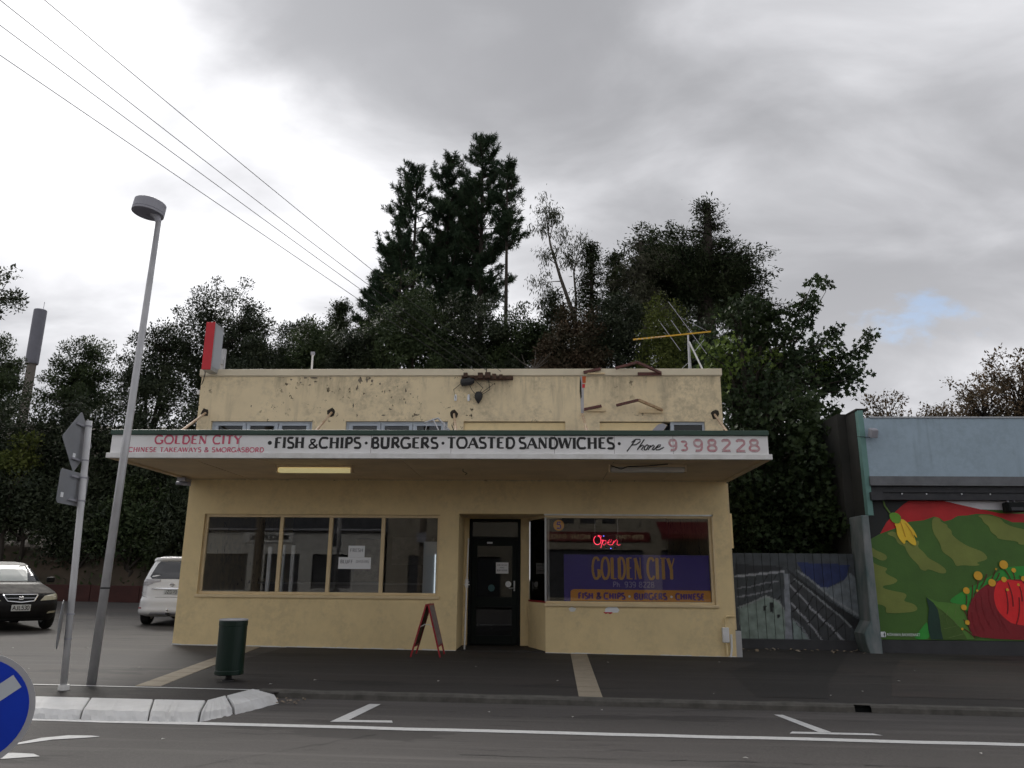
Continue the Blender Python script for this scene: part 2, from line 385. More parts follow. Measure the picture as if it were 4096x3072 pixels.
# ------------------------------------------------------------------ painted lettering (stroke alphabet)
def arc(cx, cy, rx, ry, a0, a1, n=14):
    return [(cx+rx*math.cos(R(a0+(a1-a0)*i/n)), cy+ry*math.sin(R(a0+(a1-a0)*i/n))) for i in range(n+1)]
GL = {
 'A': (.74, [('t',[(.02,0),(.37,1)]),('T',[(.37,1),(.72,0)]),('t',[(.14,.36),(.60,.36)])], [(.02,0),(.72,0)]),
 'B': (.64, [('T',[(.13,0),(.13,1)]),('m',[(.13,1),(.3,1)]+arc(.3,.76,.23,.24,90,-90)+[(.13,.52)]),('m',[(.13,.52),(.33,.52)]+arc(.33,.26,.26,.26,90,-90)+[(.13,0)])], []),
 'C': (.72, [('m',arc(.4,.5,.37,.5,42,318,22))], []),
 'D': (.74, [('T',[(.13,0),(.13,1)]),('m',[(.13,1),(.3,1)]+arc(.3,.5,.39,.5,90,-90)+[(.13,0)])], []),
 'E': (.60, [('T',[(.13,0),(.13,1)]),('t',[(.13,1),(.55,1)]),('t',[(.13,.52),(.46,.52)]),('t',[(.13,0),(.57,0)])], []),
 'F': (.57, [('T',[(.13,0),(.13,1)]),('t',[(.13,1),(.54,1)]),('t',[(.13,.52),(.45,.52)])], [(.13,0)]),
 'G': (.78, [('m',arc(.4,.5,.37,.5,42,330,22)),('T',[(.7,.08),(.7,.42)]),('t',[(.5,.42),(.78,.42)])], []),
 'H': (.76, [('T',[(.13,0),(.13,1)]),('T',[(.63,0),(.63,1)]),('t',[(.13,.52),(.63,.52)])], [(.13,0),(.13,1),(.63,0),(.63,1)]),
 'I': (.28, [('T',[(.14,0),(.14,1)])], [(.14,0),(.14,1)]),
 'J': (.50, [('T',[(.36,1),(.36,.26)]+arc(.2,.24,.16,.24,0,-160)[1:])], [(.36,1)]),
 'K': (.70, [('T',[(.13,0),(.13,1)]),('t',[(.62,1),(.14,.42)]),('T',[(.3,.58),(.66,0)])], [(.13,0),(.13,1)]),
 'L': (.58, [('T',[(.13,0),(.13,1)]),('t',[(.13,0),(.55,0)])], [(.13,1)]),
 'M': (.92, [('t',[(.1,0),(.13,1)]),('T',[(.13,1),(.46,.05)]),('t',[(.46,.05),(.79,1)]),('T',[(.79,1),(.82,0)])], [(.1,0),(.82,0)]),
 'N': (.78, [('t',[(.13,0),(.13,1)]),('T',[(.13,1),(.66,0)]),('t',[(.66,0),(.66,1)])], [(.13,0),(.66,1)]),
 'O': (.84, [('m',arc(.42,.5,.38,.5,90,450,26))], []),
 'P': (.60, [('T',[(.13,0),(.13,1)]),('m',[(.13,1),(.3,1)]+arc(.3,.73,.25,.27,90,-90)+[(.13,.46)])], [(.13,0)]),
 'R': (.68, [('T',[(.13,0),(.13,1)]),('m',[(.13,1),(.3,1)]+arc(.3,.74,.25,.26,90,-90)+[(.13,.48)]),('T',[(.32,.48),(.64,0)])], [(.13,0)]),
 'S': (.58, [('m',arc(.3,.76,.23,.24,35,270,12)+arc(.3,.26,.25,.26,90,-150,12)[1:])], []),
 'T': (.66, [('T',[(.33,0),(.33,1)]),('t',[(.02,1),(.64,1)])], [(.33,0)]),
 'U': (.76, [('T',[(.13,1),(.13,.3)]+arc(.38,.3,.25,.3,180,360)[1:]+[(.63,1)])], [(.13,1),(.63,1)]),
 'V': (.70, [('T',[(.02,1),(.34,0)]),('t',[(.34,0),(.68,1)])], []),
 'W': (.98, [('T',[(.02,1),(.26,0)]),('t',[(.26,0),(.49,1)]),('T',[(.49,1),(.73,0)]),('t',[(.73,0),(.96,1)])], [(.02,1),(.96,1)]),
 'X': (.66, [('T',[(.02,1),(.64,0)]),('t',[(.64,1),(.02,0)])], []),
 'Y': (.68, [('T',[(.02,1),(.34,.48)]),('t',[(.66,1),(.34,.48)]),('T',[(.34,.48),(.34,0)])], [(.34,0)]),
 'Z': (.62, [('t',[(.04,1),(.58,1)]),('T',[(.58,1),(.04,0)]),('t',[(.04,0),(.58,0)])], []),
 '&': (.74, [('m',[(.7,.02),(.2,.66)]+arc(.33,.82,.17,.17,190,-20,10)+[(.44,.7),(.12,.36)]+arc(.3,.22,.24,.22,150,290,8)+[(.6,.2),(.7,.46)])], []),
 '0': (.62, [('m',arc(.31,.5,.26,.5,90,450,22))], []),
 '1': (.34, [('T',[(.06,.8),(.2,1),(.2,0)])], []),
 '2': (.60, [('m',arc(.3,.74,.24,.26,165,-30,12)+[(.06,.0)]),('t',[(.06,0),(.56,0)])], []),
 '3': (.56, [('m',arc(.27,.76,.22,.24,150,-80,12)),('m',arc(.27,.27,.25,.27,85,-150,12))], []),
 '5': (.58, [('m',[(.52,1),(.14,1),(.1,.54)]+arc(.28,.32,.25,.32,125,-150,14))], []),
 '7': (.56, [('m',[(.04,1),(.54,1),(.2,0)])], []),
 '8': (.60, [('m',arc(.3,.76,.2,.24,90,450,18)),('m',arc(.3,.26,.25,.26,90,450,18))], []),
 '9': (.60, [('m',arc(.3,.7,.24,.3,0,360,18)),('m',[(.54,.72)]+arc(.24,.4,.3,.4,10,-110,10))], []),
 '.': (.22, [('T',[(.11,0),(.11,.1)])], []),
 'h': (.52, [('t',[(.08,0),(.08,1)]),('t',[(.08,.4)]+arc(.26,.4,.18,.2,180,0,8)+[(.44,0)])], []),
 'o': (.54, [('t',arc(.27,.3,.22,.3,90,450,16))], []),
 'n': (.52, [('t',[(.08,0),(.08,.6)]),('t',[(.08,.4)]+arc(.26,.4,.18,.2,180,0,8)+[(.44,0)])], []),
 'e': (.50, [('t',[(.06,.3),(.46,.34)]+arc(.26,.3,.21,.3,10,310,14))], []),
 'f': (.40, [('T',[(.36,.92)]+arc(.3,.78,.12,.2,80,180,6)+[(.18,0)]),('t',[(.02,.56),(.36,.56)])], []),
}
def ribbon(mb, pts, w, y, dx=0.0):
    n = len(pts); L = []; Rr = []
    for i in range(n):
        a = pts[max(i-1, 0)]; b = pts[min(i+1, n-1)]
        if n > 3 and abs(pts[0][0]-pts[-1][0]) < 1e-6 and abs(pts[0][1]-pts[-1][1]) < 1e-6:
            if i == 0: a = pts[-2]
            if i == n-1: b = pts[1]
        tx, tz = b[0]-a[0], b[1]-a[1]; l = math.hypot(tx, tz) or 1
        nx, nz = -tz/l, tx/l
        p = pts[i]
        L.append((p[0]+nx*w/2, y, p[1]+nz*w/2)); Rr.append((p[0]-nx*w/2, y, p[1]-nz*w/2))
    mb.add(L+Rr, [(i, n+i, n+i+1, i+1) for i in range(n-1)])
def text_mb(text, x0, x1, z0, z1, y, thick=0.2, thin=0.1, serif=0.0, track=0.10, space=0.45, slant=0.0, flip=False, jitter=0.0, mb=None):
    """stroke text fitted to the box x0..x1, z0..z1 on the plane y (strokes stacked 0.3 mm apart)"""
    mb = mb or MB(); rng = random.Random(len(text)*7+3)
    adv = 0.0; place = []
    for ch in text:
        if ch == ' ': adv += space; continue
        g = GL[ch]; place.append((adv, g)); adv += g[0]+track
    adv -= track
    sx = (x1-x0)/adv; sz = z1-z0; k = 0
    dirn = -1.0 if not flip else 1.0
    for off, g in place:
        jx, jz = rng.uniform(-1, 1)*jitter*sz, rng.uniform(-1, 1)*jitter*sz
        def tf(p):
            xx = (off+p[0]+slant*p[1])*sx
            zz = min(max(p[1], thin*0.5), 1-thin*0.5)
            return ((x1-xx if flip else x0+xx)+jx, z0+zz*sz+jz)
        for kind, pts in g[1]:
            w = {'T': thick, 't': thin, 'm': (thick*0.62+thin*0.38)}[kind]*sz
            ribbon(mb, [tf(p) for p in pts], w, y+dirn*0.0003*(k % 7)); k += 1
        if serif:
            for p in g[2]:
                zz = thin*0.35 if p[1] < .5 else 1-thin*0.35
                a, b = tf((p[0]-serif, zz)), tf((p[0]+serif, zz))
                ribbon(mb, [a, b], thin*0.7*sz, y+dirn*0.0003*(k % 7)); k += 1
    return mb
def lettering(parent, m, text, x0, x1, z0, z1, y, name='lettering', track=0.10, space=0.45, flip=False, slant=0.0, **kw):
    """one part for each painted word"""
    words = []; adv = 0.0
    for w in text.split(' '):
        L = sum(GL[c][0]+track for c in w)-track
        words.append((w, adv, adv+L)); adv += L+space+track
    tot = words[-1][2]; k = (x1-x0)/tot; out = None
    for w, a, b in words:
        xa, xb = (x1-b*k, x1-a*k) if flip else (x0+a*k, x0+b*k)
        out = text_mb(w, xa, xb, z0, z1, y, track=track, flip=flip, slant=slant, **kw).build(name, m, parent)
    return out
def disc_mb(cx, cz, r, y, n=20, mb=None):
    mb = mb or MB()
    mb.add([(cx+r*math.cos(2*math.pi*i/n), y, cz+r*math.sin(2*math.pi*i/n)) for i in range(n)], [tuple(range(n))])
    return mb
# ------------------------------------------------------------------ ground, road, footpath
def asphalt(name, c1, c2, patch, pscale=0.5, tint=None):
    m = bpy.data.materials.new(name); m.use_nodes = True
    nd, lk = m.node_tree.nodes, m.node_tree.links
    b = nd['Principled BSDF']; b.inputs['Roughness'].default_value = 0.82; b.inputs['Specular IOR Level'].default_value = 0.35
    t = nd.new('ShaderNodeTexCoord')
    def noise(sc, det, st=(1, 1, 1)):
        mp = nd.new('ShaderNodeMapping'); mp.inputs['Scale'].default_value = st; lk.new(t.outputs['Object'], mp.inputs[0])
        n = nd.new('ShaderNodeTexNoise'); n.inputs['Scale'].default_value = sc; n.inputs['Detail'].default_value = det; n.inputs['Roughness'].default_value = 0.65
        lk.new(mp.outputs[0], n.inputs['Vector']); return n.outputs['Fac']
    def rng(v, a, bb):
        n = nd.new('ShaderNodeMapRange'); n.inputs[1].default_value = a; n.inputs[2].default_value = bb; lk.new(v, n.inputs[0]); return n.outputs[0]
    def mix(f, a, bb):
        n = nd.new('ShaderNodeMix'); n.data_type = 'RGBA'; lk.new(f, n.inputs[0])
        for i, v in ((6, a), (7, bb)):
            if isinstance(v, tuple): n.inputs[i].default_value = (*v, 1)
            else: lk.new(v, n.inputs[i])
        return n.outputs[2]
    c = mix(rng(noise(55, 4), 0.3, 0.7), c1, c2)
    c = mix(rng(noise(pscale, 5, (0.5, 1.6, 1)), 0.48, 0.66), c, patch)
    c = mix(rng(noise(3.0, 6, (0.5, 2.2, 1)), 0.60, 0.74), c, tuple(x*0.6 for x in c1))
    c = mix(rng(noise(1.6, 7, (0.12, 2.6, 1)), 0.52, 0.72), c, tuple(x*1.30 for x in c2))
    c = mix(rng(noise(0.9, 8, (0.35, 1.1, 1)), 0.585, 0.60), c, tuple(x*0.9 for x in c1))
    c = mix(rng(noise(190, 2), 0.66, 0.72), c, tuple(min(1, x*2.4) for x in c2))
    lk.new(c, b.inputs['Base Color'])
    bp = nd.new('ShaderNodeBump'); bp.inputs['Strength'].default_value = 0.35; bp.inputs['Distance'].default_value = 0.006
    lk.new(noise(130, 3), bp.inputs['Height']); lk.new(bp.outputs[0], b.inputs['Normal'])
    return m
m_road = asphalt('road_chipseal', (0.058, 0.053, 0.050), (0.094, 0.086, 0.081), (0.082, 0.074, 0.070), 0.35)
m_path = asphalt('footpath_asphalt', (0.024, 0.022, 0.0205), (0.042, 0.038, 0.035), (0.044, 0.038, 0.034), 0.3)
m_park = asphalt('car_park_asphalt', (0.046, 0.043, 0.041), (0.078, 0.072, 0.068), (0.082, 0.072, 0.065), 0.25)
m_soil = mat('hillside_soil', (0.085, 0.060, 0.042), 0.95, col2=(0.040, 0.034, 0.022), vscale=0.9, bump=0.4, bscale=6)
m_line = mat('worn_white_road_paint', (0.66, 0.66, 0.65), 0.7, col2=(0.52, 0.52, 0.51), vscale=22)
m_strip = mat('pale_concrete_paver', (0.34, 0.29, 0.215), 0.85, col2=(0.27, 0.23, 0.17), vscale=6, bump=0.15)
m_kerb = mat('grey_concrete_kerb', (0.115, 0.108, 0.096), 0.9, col2=(0.055, 0.052, 0.045), vscale=7, bump=0.5, bscale=40)
m_kerbwhite = mat('white_painted_kerb', (0.66, 0.66, 0.655), 0.75, col2=(0.54, 0.535, 0.52), vscale=4, bump=0.4, bscale=20)

def smooth01(t):
    t = max(0.0, min(1.0, t)); return t*t*(3-2*t)
def hill(x, y):
    y0 = 27.5 + 3.5*smooth01((-6.0-x)/4.0)
    bank = 2.0*smooth01((y-31.5)/1.3)*smooth01((-9.0-x)/2.0)      # cut clay bank behind the car park
    return gz(x) - 0.08 + bank + 9.5*smooth01((y-y0)/24.0) + 4.0*smooth01((y-60)/120.0)
xs = [-500, -250, -120, -80, -60, -50]+[i for i in range(-45, 46, 3)]+[50, 60, 80, 120, 250, 500]
ys = [-300, -120, -60, -30, -15, 0, 10, 20, 26]+[27, 28.5, 30, 31, 31.5, 31.8, 32.1, 32.4, 32.7, 33]+[34.5+i*1.5 for i in range(24)]+[72, 80, 90, 110, 140, 180, 260, 500]
gm = MB()
gm.v = [(x, y, hill(x, y) + (0.25*math.sin(x*1.7+y*0.9)*math.cos(y*1.3-x*0.6) if y > 31.6 else 0)) for y in ys for x in xs]
gm.f = [(j*len(xs)+i, j*len(xs)+i+1, (j+1)*len(xs)+i+1, (j+1)*len(xs)+i) for j in range(len(ys)-1) for i in range(len(xs)-1)]
struct(gm.build('ground', m_soil, smooth=True), 'dark earth ground rising to a hillside behind the shops')

XS = [-60, -45, -20, -10, -5, 0, 5, 10, 20, 45, 60]
def flat(name, m, x0, x1, y0, y1, dz, label):
    xx = sorted({x0, x1, *[x for x in XS if x0 < x < x1]})
    mb = MB()
    mb.v = [(x, y, gz(x)+dz) for y in (y0, y1) for x in xx]; n = len(xx)
    mb.f = [(i, i+1, n+i+1, n+i) for i in range(n-1)]
    return struct(mb.build(name, m), label)
flat('road', m_road, -60, 60, -4.0, 8.57, -0.06, 'grey chipseal road in front of the shop')
flat('car_park', m_park, -60, 60, 8.57, 31.0, -0.006, 'worn brownish asphalt car park beside the shop')
flat('footpath', m_path, -4.3, 60, 8.62, 15.6, 0.0, 'dark asphalt footpath in front of the shops')
flat('opposite_footpath', m_path, -60, 60, -8.2, -4.0, 0.0, 'footpath on the far side of the road behind the camera')
# apron behind the painted build-out kerb
ap = MB()
ap.sheet([(-60, 7.5, gz(-60)-0.002), (-45, 7.5, gz(-45)-0.002), (-3.15, 7.5, gz(-3.15)-0.002), (-2.95, 8.0, gz(-2.95)-0.002), (-2.72, 8.61, gz(-2.72)-0.002), (-45, 8.61, gz(-45)-0.002), (-60, 8.61, gz(-60)-0.002)])
struct(ap.build('kerb_apron', m_path), 'strip of dark asphalt behind the white painted kerb')

def mark(name, polys, dz, label, m=None):
    mb = MB()
    for p in polys: mb.sheet([(x, y, gz(x)+dz) for x, y in p])
    return struct(mb.build(name, m or m_line), label)
RZ = -0.06+0.004
def wob(a, b, w, n, amp, seed):
    rng = random.Random(seed); out = []
    P = [(a[0]+(b[0]-a[0])*i/n, a[1]+(b[1]-a[1])*i/n+rng.uniform(-amp, amp)) for i in range(n+1)]
    for i in range(n):
        out.append([(P[i][0], P[i][1]-w/2), (P[i+1][0], P[i+1][1]-w/2), (P[i+1][0], P[i+1][1]+w/2), (P[i][0], P[i][1]+w/2)])
    return out
mark('edge_line', wob((-12, 6.96), (14, 7.10), 0.125, 60, 0.012, 4), RZ, 'long white edge line painted along the road')
mark('parking_mark', [[(-1.86, 7.25), (-1.72, 7.35), (-1.615, 8.27), (-1.73, 8.27)], [(-1.719, 7.355), (-1.86, 7.25), (-1.31, 7.285), (-1.335, 7.385)]], RZ, 'white corner-shaped parking bay mark below the litter bin')
mark('parking_mark', [[(2.30, 8.25), (2.43, 7.375), (2.545, 7.385), (2.385, 8.25)], [(2.15, 7.275), (2.95, 7.295), (2.90, 7.375), (2.20, 7.365)]], RZ, 'white T-shaped parking bay mark at the right of the road')
mark('median_bar', [[(-3.95, 5.90), (-3.72, 6.22), (-3.50, 6.33), (-3.44, 6.378), (-3.52, 6.40), (-3.70, 6.39), (-3.84, 6.27)]], RZ, 'pointed white median bar nearest the painted kerb')
mark('median_bar', [[(-4.05, 5.45), (-3.70, 5.56), (-3.47, 5.68), (-3.56, 5.75), (-3.72, 5.76), (-3.95, 5.66)]], RZ, 'pointed white median bar beside the blue sign')
mark('apron_line', wob((-12, 8.585), (-2.95, 8.60), 0.045, 30, 0.006, 9), 0.004, 'thin white line between car park and kerb apron')
# pale paver strips across the footpath, laid paver by paver
def strip(label, a0, a1, b0, b1, n, dz=0.004):
    root = thing('paver_strip', label, 'paving strip', (a0[0], a0[1], gz(a0[0])), group='pale paver strips across the footpath')
    L = lambda p, q, t: (p[0]+(q[0]-p[0])*t, p[1]+(q[1]-p[1])*t)
    for i in range(n):
        t0, t1 = i/n+0.002, (i+1)/n-0.002
        q = [L(a0, b0, t0), L(a1, b1, t0), L(a1, b1, t1), L(a0, b0, t1)]
        MB().prismZ(q, lambda x: gz(x)-0.02, lambda x: gz(x)+dz).build('paver', m_strip, root)
strip('long pale paver strip running diagonally to the shop corner beside the green bin', (-4.37, 8.68), (-4.10, 8.69), (-4.99, 13.55), (-4.74, 13.55), 12)
strip('pale paver strip crossing the footpath below the orange window banner', (0.40, 8.69), (0.65, 8.69), (0.495, 13.55), (0.765, 13.55), 12)
# grey kerb with drain inlet
kb = MB()
rng = random.Random(5)
kx = sorted([-2.97+i*0.35 for i in range(60) if not 3.0 < -2.97+i*0.35 < 3.5]+[3.02, 3.20, 3.36, 3.55, 20, 25, 30, 40, 60])
def kprof(x, j): return [(8.52+j*0.4, -0.075), (8.535+j, -0.012), (8.56+j, 0.008), (8.66, 0.010), (8.66, -0.075)]
for i, x in enumerate(kx):
    j = rng.uniform(-0.010, 0.010)
    for y, z in kprof(x, j): kb.v.append((x, y, gz(x)+z+rng.uniform(-.004, .004)*(z > -.05)))
    if i:
        o = (i-1)*5
        if not (3.30 < x < 3.40):
            kb.f += [(o+k, o+5+k, o+6+k, o+1+k) for k in range(4)]
        else:
            kb.f += [(o+k, o+5+k, o+6+k, o+1+k) for k in range(2, 4)]
k = struct(kb.build('kerb', m_kerb), 'rough grey concrete kerb between footpath and road')
MB().box(3.12, 3.44, 8.60, 8.655, -0.105, -0.03).build('drain_inlet', m_dark, k)
# white painted build-out kerb blocks
pk = thing('painted_kerb', 'white painted concrete kerb blocks with broken edges around the build-out', 'kerb', (-3.0, 7.2, gz(-3.0)))
rng = random.Random(11)
def kblock(ba, bb, fa, fb, crumble=0.012):
    """back edge ba->bb, front edge fa->fb; sloping top and vertical nose, edges chipped"""
    mb = MB(); n = 17
    rows = [[], [], [], [], []]
    for i in range(n):
        t = i/(n-1)
        B = (ba[0]+(bb[0]-ba[0])*t, ba[1]+(bb[1]-ba[1])*t); F = (fa[0]+(fb[0]-fa[0])*t, fa[1]+(fb[1]-fa[1])*t)
        c = rng.uniform(0, crumble)*1.6
        for k, (s, z) in enumerate(((0.0, -0.07), (0.0, 0.030), (0.80, 0.016-c*0.6), (0.90+rng.uniform(-.012, .012), -0.016-c), (0.985+rng.uniform(-.025, .025), -0.065))):
            x = B[0]+(F[0]-B[0])*s; y = B[1]+(F[1]-B[1])*s
            rows[k].append((x, y, gz(x)+z))
    mb.v = [p for r in rows for p in r]
    for k in range(4):
        mb.f += [(k*n+i, (k+1)*n+i, (k+1)*n+i+1, k*n+i+1) for i in range(n-1)]
    mb.f += [tuple(k*n for k in reversed(range(5))), tuple(k*n+n-1 for k in range(5))]
    return mb.build('kerb_block', m_kerbwhite, pk, bevel=0.012)
xb = -4.27
for i in range(9):                                    # run to the left out of frame
    a = -4.27-0.66*(i+1); b = -4.27-0.66*i
    kblock((a+0.005, 7.66), (b-0.005, 7.66), (a+0.005+0.30, 6.99), (b-0.005+0.30, 6.99))
kblock((-4.265, 7.66), (-3.665, 7.66), (-3.963, 6.99), (-3.385, 7.01))
kblock((-3.655, 7.66), (-3.17, 7.68), (-3.375, 7.01), (-2.97, 7.06), 0.02)
kblock((-3.155, 7.69), (-3.11, 8.0), (-2.955, 7.07), (-2.80, 7.45), 0.035)
kblock((-3.10, 8.02), (-3.02, 8.50), (-2.79, 7.47), (-2.62, 8.18), 0.012)
# scattered litter and fallen leaves
m_litter = mat('pale_litter', (0.55, 0.54, 0.5), 0.8)
m_leafdry = mat('dry_fallen_leaf', (0.20, 0.14, 0.08), 0.8, col2=(0.34, 0.30, 0.24), vscale=3)
rng = random.Random(21)
mb = MB()
for x, y in [(-2.62, 9.42), (-3.0, 9.0), (-1.2, 9.6), (-0.9, 11.2), (1.0, 12.2), (2.74, 12.6), (3.2, 9.2), (3.7, 9.6), (1.9, 9.1), (-7.2, 12.6), (-8.2, 12.3), (-8.6, 15.3), (-5.6, 9.5), (-6.3, 9.8), (-5.1, 10.2), (-7.6, 17.2), (4.6, 10.7), (0.2, 9.9), (5.4, 12.0)]:
    a = rng.uniform(0, 6.28); s = rng.uniform(0.012, 0.03)
    mb.sheet([(x+s*math.cos(a+q)*r, y+s*math.sin(a+q)*r, gz(x)+0.012+0.006*(i % 2)) for i, (q, r) in enumerate(((0, 1.3), (1.4, .7), (2.9, 1.2), (4.5, .6)))])
for x, y in [(-0.5, 7.9), (0.3, 7.75), (0.6, 8.2), (-2.9, 6.3), (1.5, 6.2), (-1.1, 5.2), (3.4, 6.6)]:
    a = rng.uniform(0, 6.28); s = 0.018
    mb.sheet([(x+s*math.cos(a+q)*r, y+s*math.sin(a+q)*r, gz(x)-0.045+0.005*(i % 2)) for i, (q, r) in enumerate(((0, 1.3), (1.4, .7), (2.9, 1.2), (4.5, .6)))])
tag(mb.build('litter', m_litter), 'small pale scraps of litter scattered over the asphalt', 'litter', kind='stuff')
mb = MB()
for i in range(46):
    if i < 30: x, y, z0 = rng.uniform(3.5, 5.9), rng.uniform(14.7, 15.3), 0.012
    else: x, y, z0 = rng.uniform(-2.75, -2.35), rng.uniform(8.1, 8.45), -0.048
    a = rng.uniform(0, 6.28); s = rng.uniform(0.02, 0.055) if i < 30 else 0.022
    mb.sheet([(x+s*math.cos(a+q)*r, y+s*math.sin(a+q)*r, gz(x)+z0+s*0.5*(j % 2)) for j, (q, r) in enumerate(((0, 1.2), (1.3, .6), (2.6, 1.1), (3.9, .6), (5.0, 1.0)))])
tag(mb.build('fallen_leaves', m_leafdry), 'dry fallen leaves at the foot of the painted gate', 'leaves', kind='stuff')

m_patch = asphalt('patched_asphalt', (0.017, 0.016, 0.015), (0.030, 0.028, 0.026), (0.026, 0.024, 0.022), 0.5)
m_patch2 = asphalt('brownish_asphalt', (0.032, 0.028, 0.025), (0.054, 0.047, 0.042), (0.060, 0.046, 0.040), 0.4)
def patch(label, P, m, dz=0.003):
    struct(MB().add([(x, y, gz(x)+dz) for x, y in P], [tuple(range(len(P)))]).build('asphalt_patch', m), label)
patch('dark trench patch in the footpath along the shop wall', [(0.78, 13.02), (3.4, 12.86), (4.3, 12.9), (4.3, 13.5), (3.3, 13.58), (0.78, 13.58)], m_patch)
patch('dark seal patch in the footpath in front of the gate', [(2.35, 9.0), (3.1, 9.0), (3.6, 10.4), (4.6, 12.7), (5.6, 15.0), (4.35, 15.1), (4.32, 13.6), (4.32, 12.85), (3.4, 12.8), (2.6, 11.4)], m_patch)
patch('brownish worn patch in the footpath below the mural', [(3.9, 9.3), (7.5, 9.2), (8.5, 13.5), (6.0, 13.8), (4.9, 11.6)], m_patch2)
# cracks and seams in the road
rng = random.Random(77); m_crack = mat('tar_crack', (0.022, 0.021, 0.020), 0.8)
def crack(label, a, b, n, amp, w):
    P = [(a[0]+(b[0]-a[0])*i/n, a[1]+(b[1]-a[1])*i/n+rng.uniform(-amp, amp)) for i in range(n+1)]; mb = MB()
    for i in range(n):
        ww = w*rng.uniform(.25, 1.0)
        mb.add([(P[i][0], P[i][1]-ww/2, gz(P[i][0])-0.0575), (P[i+1][0], P[i+1][1]-ww/2, gz(P[i+1][0])-0.0575), (P[i+1][0], P[i+1][1]+ww/2, gz(P[i+1][0])-0.0575), (P[i][0], P[i][1]+ww/2, gz(P[i][0])-0.0575)], [(0, 1, 2, 3)])
    struct(mb.build('road_crack', m_crack), label)
crack('long thin crack in the road left of centre', (-2.6, 5.2), (-1.35, 6.75), 16, .05, .018)
crack('fine seam running along the near lane', (-0.6, 6.1), (4.5, 6.15), 40, .02, .012)
crack('short tar crack at the right of the near lane', (1.2, 5.55), (3.6, 5.75), 22, .03, .014)
# ------------------------------------------------------------------ the takeaway shop
FX0, FX1, FY = -6.29, 3.25, 13.6
shop = thing('takeaway_shop', 'cream plastered takeaway shop with long white lettered canopy and flaking parapet', 'shop', (-1.5, 13.6, 0))
WL = (-5.96, -1.765, 0.90, 2.272)                    # left shop window opening
RECX = 0.08                                          # right edge of the recess at the street
WR = (RECX, 2.95, 0.80, 2.272)
UW = [(-6.02, -4.15), (-3.54, -1.68), (-1.39, 0.44), (1.06, 2.93)]
low = MB().wall(FX0, FX1, -0.14, 2.87, [WL, (-1.43, RECX, -0.14, 2.30), WR], FY, FY+0.2)
low.build('front_wall', m_lower, shop, weld=True)
MB().wall(FX0, FX1, 2.87, 4.80, [(a, b, 3.10, 3.95) for a, b in UW], FY, FY+0.2).build('parapet_wall', m_upper, shop, weld=True)
MB().box(FX0, FX0+0.2, FY+0.2, 26.0, -0.1, 4.80).build('side_wall', m_upper, shop)
MB().box(FX1-0.2, FX1, FY+0.2, 26.0, -0.1, 4.80).build('side_wall', m_upper, shop)
MB().box(FX0+0.2, FX1-0.2, 25.8, 26.0, -0.1, 4.80).build('rear_wall', m_upper, shop)
MB().box(FX0+0.2, FX1-0.2, FY+0.2, 25.8, 4.20, 4.32).build('roof', m_galv2, shop)
cp = MB(); cp.box(FX0-0.035, FX1+0.03, FY-0.03, FY+0.24, 4.80, 4.925); cp.box(FX0-0.030, FX1+0.025, FY-0.012, FY-0.001, 4.785, 4.799)
cp.build('parapet_cap', m_cap, shop, bevel=0.008)
MB().box(-1.0, -0.985, FY-0.034, FY-0.031, 4.80, 4.925).build('cap_joint', m_dark, shop)
# ---- left shop window: frame, mullions, panes
wf = MB()
x0, x1, z0, z1 = WL
wf.box(x0, x1, FY+0.05, FY+0.13, z1-0.05, z1); wf.box(x0, x1, FY+0.05, FY+0.13, z0, z0+0.045)
wf.box(x0, x0+0.055, FY+0.05, FY+0.13, z0+0.045, z1-0.05); wf.box(x1-0.045, x1, FY+0.05, FY+0.13, z0+0.045, z1-0.05)
win = wf.build('shop_window', m_cream, shop, bevel=0.006)
MX = [-4.58, -3.70, -2.77]
for mx in MX:
    MB().box(mx-0.032, mx+0.032, FY+0.045, FY+0.125, z0+0.046, z1-0.051).build('mullion', m_cream, win, bevel=0.006)
ed = [x0+0.055]+[v for mx in MX for v in (mx-0.032, mx+0.032)]+[x1-0.045]
for i in range(4):
    MB().box(ed[2*i], ed[2*i+1], FY+0.085, FY+0.091, z0+0.046, z1-0.051).build('pane', m_glass, win)
MB().box(x0-0.03, x1+0.03, FY-0.035, FY+0.05, z0-0.055, z0-0.003).build('window_sill', m_cream, win, bevel=0.008)
# ---- right shop window with a splayed glass return into the recess
x0, x1, z0, z1 = WR
rw = MB()
rw.box(x0, x1, FY+0.03, FY+0.11, z1-0.035, z1); rw.box(x0, x1, FY+0.03, FY+0.11, z0, z0+0.035)
rw.box(x1-0.05, x1, FY+0.03, FY+0.11, z0+0.035, z1-0.035)
rwin = rw.build('shop_window', m_cream, shop, bevel=0.005)
MB().box(x0-0.012, x0+0.018, FY+0.025, FY+0.06, z0+0.03, z1-0.03).build('corner_post', m_alu, rwin)
MB().box(x0+0.018, x1-0.05, FY+0.06, FY+0.066, z0+0.036, z1-0.036).build('pane', m_glass, rwin)
MB().box(x0-0.02, x1+0.05, FY-0.04, FY+0.03, z0-0.05, z0-0.002).build('window_sill', m_cream, rwin, bevel=0.008)
MB().box(x1+0.002, x1+0.03, FY-0.014, FY-0.001, z0-0.001, z1+0.03).build('architrave', m_cream, rwin)
MB().box(x0-0.02, x1+0.03, FY-0.014, FY-0.001, z1+0.002, z1+0.03).build('architrave', m_trim, rwin)
SB = (-0.22, 14.42)                                  # inner end of the splay
def slab(a, b, z0, z1, t=0.12):
    dx, dy = b[0]-a[0], b[1]-a[1]; l = math.hypot(dx, dy); nx, ny = dy/l*t, -dx/l*t
    return [(a[0], a[1]), (b[0], b[1]), (b[0]+nx, b[1]+ny), (a[0]+nx, a[1]+ny)]
